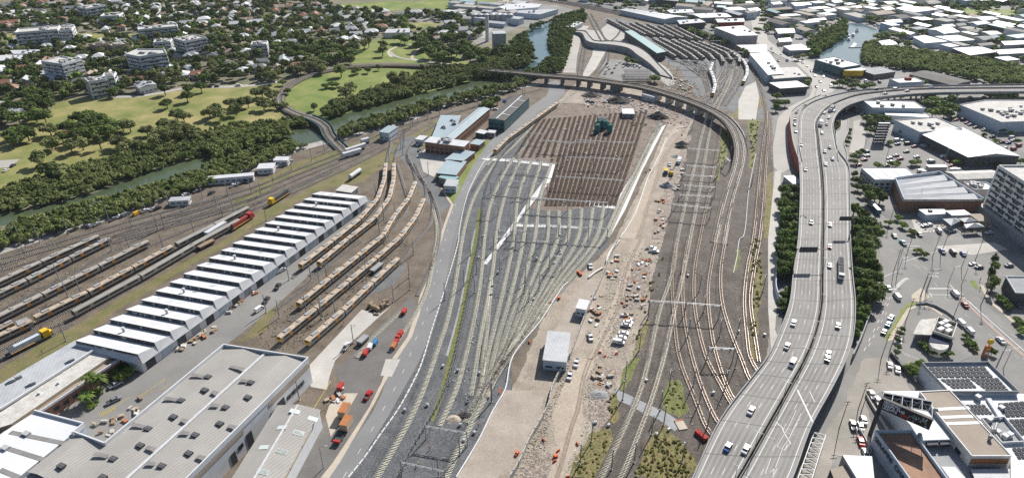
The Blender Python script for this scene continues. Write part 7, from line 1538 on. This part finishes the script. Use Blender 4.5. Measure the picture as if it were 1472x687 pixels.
for s,lb in (('l: 130,520','first green mixing tank of the batching plant'),('l: 175,525','middle green mixing tank of the batching plant'),('l: 220,560','last green mixing tank of the batching plant'),('l: 110,560','low green mixing tank at the front of the batching plant')):
    p=P(*T(s)[0]); r=thing('mixing_tank',lb,'tank',(p.x,p.y,.1)); mb=MB(); mb.tube((0,0,1),(0,0,6.5),2.1,2.1,'machine_teal',12); mb.build('tank',r)
    for a in range(4): mb=MB(); mb.tube((1.8*math.cos(a*1.57),1.8*math.sin(a*1.57),0),(1.8*math.cos(a*1.57),1.8*math.sin(a*1.57),1.4),.15,.15,'machine_teal'); mb.build('leg',r)
    mb=MB(); mb.beam((-2,0,6.8),(2.5,1,7.6),.5,.5,'dark_steel'); mb.build('conveyor',r)
# barriers and fences along the site
def fence(name,s,h,m,lb,cat,th=.25,z=0.12,posts=0,pm='galvanised'):
    pa=Path(spline(W(s),4)); p=pa.at(pa.L/2); r=thing(name,lb,cat,(p.x,p.y,0)); mb=MB(); prev=None; n=max(2,int(pa.L/4))
    for i in range(n):
        a=pa.at(pa.L*i/n); b=pa.at(pa.L*(i+1)/n)
        if name=='security_fence':
            for zz in (.15,h*.5,h): mb.beam((a.x,a.y,z+zz),(b.x,b.y,z+zz),.07,.07,m)
            for t in range(6): c=a.lerp(b,t/6); mb.beam((c.x,c.y,z),(c.x,c.y,z+h),.05,.05,m)
        else: mb.beam((a.x,a.y,z+h/2),(b.x,b.y,z+h/2),th,h,m)
    partof(r,mb,'panel')
    if posts:
        mb=MB(); d=0
        while d<pa.L: q=pa.at(d); mb.box((q.x,q.y,z+h/2+.1),(.28,.28,h+.25),pm); d+=posts
        partof(r,mb,'posts')
fence('site_wall','11: 620,0 560,110 545,150 500,270 440,400 400,500 330,687 15: 330,0 230,180 210,280 150,400 100,480 40,620 -10,700',2.6,'concrete','long pale site fence between the red yard and the haul road','fence',.3,posts=4)
fence('concrete_barrier','k: 520,690 700,390 800,180 900,5 11: 0,687 160,480 300,270 320,255',.9,'concrete_white','white concrete barrier along the fan side of the pink site yard','barrier',.4)
fence('concrete_barrier','7: 885,110 855,190 820,260 780,340 745,440 700,560 640,660 610,700',.8,'concrete_white','white barrier line beside the twin concrete strips','barrier',.5)
fence('white_barrier','11: 520,170 460,205 440,225',.9,'concrete_white','short white barrier on the site near the white pickup','barrier',.8)
fence('white_barrier','11: 615,15 560,90 545,140',1.4,'concrete_white','white barrier run at the head of the site fence','barrier',1.2)
fence('cable_trough','14: 530,687 620,575 720,430 820,290 940,60 10: 960,687 1010,520 1080,300 1165,0 6: 1165,660 1200,480 1240,370 1330,220 1410,160',.35,'concrete_white','long white concrete cable trough along the access road','trough',.45,posts=3,pm='concrete_grey')
fence('security_fence','14: 830,687 880,560 950,440 1050,270 1110,120 1145,0 10: 1145,687 1200,430 1250,180 1290,0 j: 340,560 400,330 470,200 560,90 620,20',2.2,'galvanised','long galvanised mesh fence beside the narrow grass strip','fence',.08,posts=3)
fence('noise_wall','12: 55,0 50,150 40,300 60,360',3.2,'pale_blue_wall','blue-white noise wall between service track and tree row','wall',.4)
fence('noise_wall','12: 570,470 530,580 480,690',3,'concrete_grey','grey retaining wall below the street trees','wall',.5)
fence('brick_fence','g: 520,235 640,225 780,300 860,360',1,'concrete_grey','low grey wall curving round the restaurant corner','wall',.4)
fence('boundary_fence','e: 290,60 430,230 550,360',1.5,'dark_wall','dark fence between restaurant and frontage yard','fence',.3)
fence('boundary_fence','16: 560,215 590,270 690,430',1.2,'concrete','pale kerb wall beneath the billboard','wall',.4)
fence('boundary_fence','16: 515,400 560,480 590,545',1.2,'concrete','low wall beside the red car','wall',.3)
fence('parapet_wall','8: 480,560 490,600 500,687',1.2,'concrete','low parapet beside the sloping road','wall',.3)
fence('guard_rail','7: 1255,0 1300,50 1330,100 1340,200 1325,240',1,'concrete_white','white parapet along the outer end of the flyover','barrier',.3,z=1)
fence('edge_wall','7: 1400,200 1360,400 1320,687 11: 1310,0 1290,110 1270,200',.7,'concrete_white','thin white edging between two running lines','edging',.3)
fence('park_fence','1: 370,580 480,550 680,545 830,550',1.8,'dark_wall','dark paling fence along the suburban edge of the park','fence',.2)
# barriers, pallets, stacks
def mini(name,cat,s,lb,fn,rz=None):
    for x,y in T(s):
        p=P(x,y,.3); r=thing(name,lb,cat,(p.x,p.y,.16),random.uniform(0,3) if rz is None else rz,group=name.replace('_',' ')+'s on the site',auto=True); fn(r)
def orange(r): mb=MB(); mb.prism([(-.7,-.25),(.7,-.25),(.7,.25),(-.7,.25)],0,.3,'hi_orange'); mb.box((0,0,.55),(1.3,.2,.5),'hi_orange'); mb.build('barrier_body',r)
mini('traffic_barrier','barrier','k: 1195,390 990,510 855,20 11: 690,175 668,225 660,285 632,365 600,655 535,670 505,650 100,590 225,365 15: 265,530 255,560 245,590 375,490 320,680 14: 1405,180 7: 795,290 770,300 l: 800,350 860,580','orange plastic traffic barrier',orange)
def redbin(r): mb=MB(); mb.box((0,0,.5),(1.1,1.1,1.0),'signal_red'); mb.box((0,0,1.05),(1.2,1.2,.1),'hi_orange'); mb.build('bin_body',r)
mini('site_bin','bin','11: 270,340 395,205 15: 30,545 m: 1310,390 k: 1290,520 3: 940,640 11: 380,190','red site bin',redbin)
def stack(r):
    c=random.choice(['concrete','timber','tan_wall','concrete_white','rust_orange','concrete']); L=random.uniform(1.3,2.9); n=random.randint(1,3)
    for k in range(n): mb=MB(); mb.box((random.uniform(-.2,.2),random.uniform(-.1,.1),.2+k*.32),(L,random.uniform(.7,1.5),.24),c); mb.build('layer',r)
def areapts(s,n):
    pl=T(s); xs=[p[0] for p in pl]; ys=[p[1] for p in pl]; o=[]
    while len(o)<n:
        x,y=random.uniform(min(xs),max(xs)),random.uniform(min(ys),max(ys))
        if inpoly(x,y,pl): o.append('%.1f,%.1f'%(x,y))
    return ' '.join(o)
random.seed(77)
mini('sleeper_stack','stack','0: '+areapts('11: 710,110 790,120 765,390 650,380 670,250',34),'stack of pale sleepers',stack)
mini('material_stack','stack','0: '+areapts('7: 830,440 890,470 870,640 810,660',20)+' '+areapts('7: 950,240 1000,250 960,420 910,420',10)+' '+areapts('l: 380,240 700,330 700,400 420,340',14)+' '+areapts('l: 780,80 960,100 1000,230 830,200',26)+' '+areapts('l: 0,200 180,190 180,330 0,330',10)+' '+areapts('3: 940,450 1010,470 1080,560 1000,520',16),'jumbled stack of building materials',stack)
mini('material_stack','stack','0: '+areapts('11: 440,300 520,320 500,500 430,470',14)+' '+areapts('11: 550,130 640,60 610,200 560,260',10)+' '+areapts('15: 440,130 560,160 600,60 500,40',12)+' '+areapts('11: 620,420 700,430 690,470 620,460',7),'small heap of site materials',stack)
mini('material_stack','stack','0: '+areapts('13: 520,380 600,470 860,250 800,230 700,330',16)+' '+areapts('b: 930,500 1280,270 1290,330 990,540',18)+' '+areapts('9: 1260,420 1400,330 1470,290 1470,310 1300,440',12)+' '+areapts('10: 650,370 780,350 700,430 640,420',9)+' '+areapts('6: 545,490 640,470 600,540 540,560',6)+' '+areapts('14: 360,240 510,160 500,230 380,290',8),'pile of railway materials',stack)
def drum(r): mb=MB(); mb.tube((-1.3,0,1),(1.3,0,1),1.0,1.0,'timber',12); mb.build('drum',r)
mini('cable_drum','cable drum','10: 660,380 680,400 700,410 730,385 745,365','tan cable drum beside the three-car train',drum)
def ws(r): mb=MB(); mb.box((0,0,.5),(.95,.7,.9),'concrete_white'); mb.box((0,0,.98),(1.05,.8,.08),'roof_metal'); mb.build('cabinet_body',r)
mini('signal_cabinet','cabinet','k: 295,120 605,95 550,275 580,395 660,335 120,160 14: 1075,45 1160,70 1285,85 1215,250 m: 455,60 600,75 720,160 930,260 1085,300 1135,50 1190,125 1140,215 905,615 785,520 530,570 540,495 420,250 1140,190 590,380 15: 480,370 555,385 830,437 770,128 900,410 1155,200 11: 1300,530 1450,550 1010,210 7: 1140,330 150,230 235,55 310,60 380,65 320,240 395,320 490,325 600,215','pale lineside cabinet',ws)
mini('lineside_cabinet','cabinet','j: 570,230 645,235 690,235 830,235 895,250 1270,570 1340,575 1420,575 7: 40,590 100,600 155,605 260,610 425,485 460,460 490,470 555,470 1:','white block at the head of a fan track',ws) if False else None
p=P(*T('15: 970,385')[0]); r=thing('concrete_slab','rusty-edged square concrete slab beside the green weeds','slab',(p.x,p.y,.15),.2); mb=MB(); mb.box((0,0,.15),(3.2,4.4,.3),'footpath'); mb.box((0,2.2,.32),(3.3,.6,.1),'rust_orange'); mb.build('slab',r)
p=P(*T('15: 1085,450')[0]); r=thing('skip','long red-orange skip beside the viaduct edge','skip',(p.x,p.y,.15),-1.0); mb=MB(); mb.box((0,0,.7),(4.8,1.6,1.3),'signal_red'); mb.build('skip_body',r)
# people
def person(s,lb,vest,arms,lean=0,rz=0):
    p=P(*T(s)[0]); r=thing('person',lb,'person',(p.x,p.y,.16),rz); me=bpy.data.meshes.new('body')
    J=[(0,0,.95),(0,0,1.15),(0,.02+lean,1.4),(0,.02+lean,1.52),(0,.04+lean,1.66),(.1,0,.9),(.13,.05,.5),(.14,0,.08),(.14,.14,.04),(-.1,0,.9),(-.13,-.08,.5),(-.14,-.1,.08),(-.14,.05,.04),(.2,lean,1.42),(.27,arms*.3+lean,1.15),(.25,arms*.9+lean+.1,1.0+arms*.3),(-.2,lean,1.42),(-.28,lean,1.14),(-.26,.12+lean,.92)]
    E=[(0,1),(1,2),(2,3),(3,4),(0,5),(5,6),(6,7),(7,8),(0,9),(9,10),(10,11),(11,12),(2,13),(13,14),(14,15),(2,16),(16,17),(17,18)]
    R=[.15,.14,.16,.06,.1,.1,.075,.05,.045,.1,.075,.05,.045,.065,.05,.04,.065,.05,.04]
    me.from_pydata(J,E,[]); o=bpy.data.objects.new('body',me); C.objects.link(o); sk_=o.modifiers.new('s','SKIN'); sb_=o.modifiers.new('u','SUBSURF'); sb_.levels=1; sb_.render_levels=1
    for i,v in enumerate(me.skin_vertices[0].data): v.radius=(R[i],R[i]*.8); v.use_root=(i==0)
    me.materials.append(M['navy_cloth']); o.parent=r
    bpy.context.view_layer.update(); me2=bpy.data.meshes.new_from_object(o.evaluated_get(bpy.context.evaluated_depsgraph_get())); o.modifiers.clear(); o.data=me2
    me2.materials.clear(); [me2.materials.append(M[k]) for k in('navy_cloth','skin')]
    for f in me2.polygons: f.material_index=1 if f.center.z>1.5 or (f.center.z<1.1 and abs(f.center.x)>.24) else 0
    mb=MB(); mb.sphere((0,.01+lean*.6,1.24),.23,vest,10,6,sq=1.25); mb.build('vest',r,smooth=True); mb=MB(); mb.sphere((0,.04+lean,1.76),.145,vest,10,6,sq=.8); mb.build('hard_hat',r,smooth=True)
person('k: 590,455','worker in a yellow vest standing beside the white barrier','hi_yellow',.4,0,.6); person('k: 225,590','worker in a yellow vest below the lower end gantry','hi_yellow',.1,.05,2); person('k: 690,290','worker in an orange vest beside the stone heaps','hi_orange',.3,.1,-1); person('k: 315,465','worker in an orange vest under the upper end gantry','hi_orange',0,.1,1)
person('10: 505,490','worker in an orange vest beside the three-car train','hi_orange',.2,0,.4); person('10: 492,500','second worker in an orange vest beside the three-car train','hi_orange',0,.05,2); person('12: 1215,240','pedestrian in dark clothes on the pavement by the street tree','navy_cloth',0,0,0); person('12: 1215,290','pedestrian in dark clothes further along the same pavement','navy_cloth',.1,0,3)
for lm,s in (('the river bend','4: 460,200'),('the park loop','2: 560,430'),('the meadow path','2: 800,300'),('the park pavilion','5: 370,80'),('the sports field','2: 560,40'),('the concrete strips','7: 700,300'),('the haul road bend','11: 560,450'),('the pink site yard','15: 60,250'),('the gravel crossing','15: 760,290'),('the end of the fan','14: 1100,480'),('the creek water','5: 560,400'),('the arterial road','8: 60,80'),('the wide intersection','12: 900,180'),('the palm trees','a: 770,500'),('the suburb crest','2: 200,60'),('the river bank','3: 150,60'),('the green beyond the sheds','4: 1200,70'),('the rusty slab','15: 970,385'),('the twin strips','7: 820,150'),('the far white block','1: 200,420')):
    LM.append((lm,P(*T(s)[0])))
bld('park_pavilion','small red-roofed pavilion among the park trees','5: 325,78 340,65 420,68 412,88',3,'brick','red_wall','gable',rise=1)
# loose stones, offcuts and litter on the working ground: nobody could count them
random.seed(9)
def litter(name,label,s,n,mats_,lo,hi):
    poly=[(v.x,v.y) for v in W(s)]; xs=[p[0] for p in poly]; ys=[p[1] for p in poly]; mb=MB(); k=0; n=int(n*1.3)
    while k<n:
        x,y=random.uniform(min(xs),max(xs)),random.uniform(min(ys),max(ys))
        if inpoly(x,y,poly): a=random.uniform(lo,hi)*random.choice((.35,.5,.7,.7)); mb.box((x,y,.2+a*.12),(a*random.uniform(.5,2.2),a*random.uniform(.4,1),a*.35),random.choice(mats_),random.uniform(0,3)); k+=1
    o=mb.build(name); o['kind']='stuff'; o['label']=label; o['category']='rubble'
litter('loose_rubble','loose stones and offcuts strewn over the haul road verge','11: 560,130 700,60 870,0 800,300 700,480 740,687 15: 430,0 560,60 560,200 450,330 420,560 330,687 290,687 330,590 420,380 400,190 480,0',1300,['concrete','timber','tan_wall','concrete_grey','dirt','concrete_white'],.2,.8)
litter('loose_rubble','small stones and offcuts along the inner side of the site fence','15: 40,620 100,480 210,280 330,0 350,0 300,150 230,330 180,560 60,687 0,687',420,['concrete','timber','tan_wall','concrete_grey','dirt'],.2,.8)
litter('loose_rubble','scattered rubble and parts over the works before the flyover','l: 0,200 180,170 500,240 800,330 960,420 880,560 700,470 560,400 400,460 150,330 0,340',1100,['concrete','timber','rust_orange','concrete_grey','dark_wall','roof_white','dark_steel'],.3,1.6)
litter('loose_rubble','scattered stones and parts on the far works beyond the flyover','3: 780,480 940,440 1060,480 1120,600 1000,560 900,520',500,['concrete','timber','rust_orange','dark_wall','roof_metal','dark_steel'],.3,1.5)
litter('loose_rubble','track parts and stones lying among the fan sidings','7: 0,600 560,600 300,687 11: 400,100 100,480 0,600 14: 1300,60 1180,400 1100,380 1100,100 10: 1230,600 1280,200 1300,0',1300,['concrete_white','concrete','dark_steel','concrete_grey','dark_wall'],.2,.7)
litter('loose_rubble','parts and ballast lumps between the rusty old yard tracks','775,160 850,155 935,162 945,185 905,258 880,300 762,300 805,238 736,228',1200,['concrete_white','dark_steel','concrete_grey','dark_wall','timber'],.25,1.0)
litter('loose_rubble','bits and weeds between the cream trains','10: 0,560 400,200 760,0 880,0 780,200 520,400 290,600 60,687',900,['ballast_grey','timber','dark_steel','dark_steel','concrete_grey','leaf_weed','leaf_weed'],.2,.9)
litter('loose_rubble','bits lying between the tracks of the stabling yard','9: 0,20 600,0 900,0 300,480 0,600',800,['concrete','timber','dark_steel','concrete_grey','leaf_weed'],.2,.8)
litter('loose_rubble','stones and cable lids between the running tracks','11: 880,0 1380,0 1400,500 15: 1300,200 1060,400 900,300 620,500 500,600 680,200 700,0',1400,['concrete','dark_steel','concrete_grey','ballast_grey','leaf_weed'],.2,.6)
litter('loose_rubble','clutter in the yard with fabric canopies','h: 500,600 800,640 1190,620 1180,560 1100,500 1200,700 600,700',200,['roof_gravel','timber','grey_wall','dark_wall','roof_metal','rust_orange'],.4,1.3)
finish_labels()
# ---------------------------------------------------------------- air
mb=MB(); mb.box((0,1875,100),(8000,4450,202),'dirt'); hz=mb.build('haze'); hz['kind']='stuff'; hz.location=(0,0,0)
hm=bpy.data.materials.new('haze'); hm.use_nodes=True; hn=hm.node_tree; hn.nodes.clear(); ho=hn.nodes.new('ShaderNodeOutputMaterial'); hv=hn.nodes.new('ShaderNodeVolumePrincipled'); hv.inputs['Color'].default_value=(.80,.90,1,1); hv.inputs['Density'].default_value=.000035; hv.inputs['Anisotropy'].default_value=.3
hn.links.new(hv.outputs[0],ho.inputs[1]); hz.data.materials.clear(); hz.data.materials.append(hm)
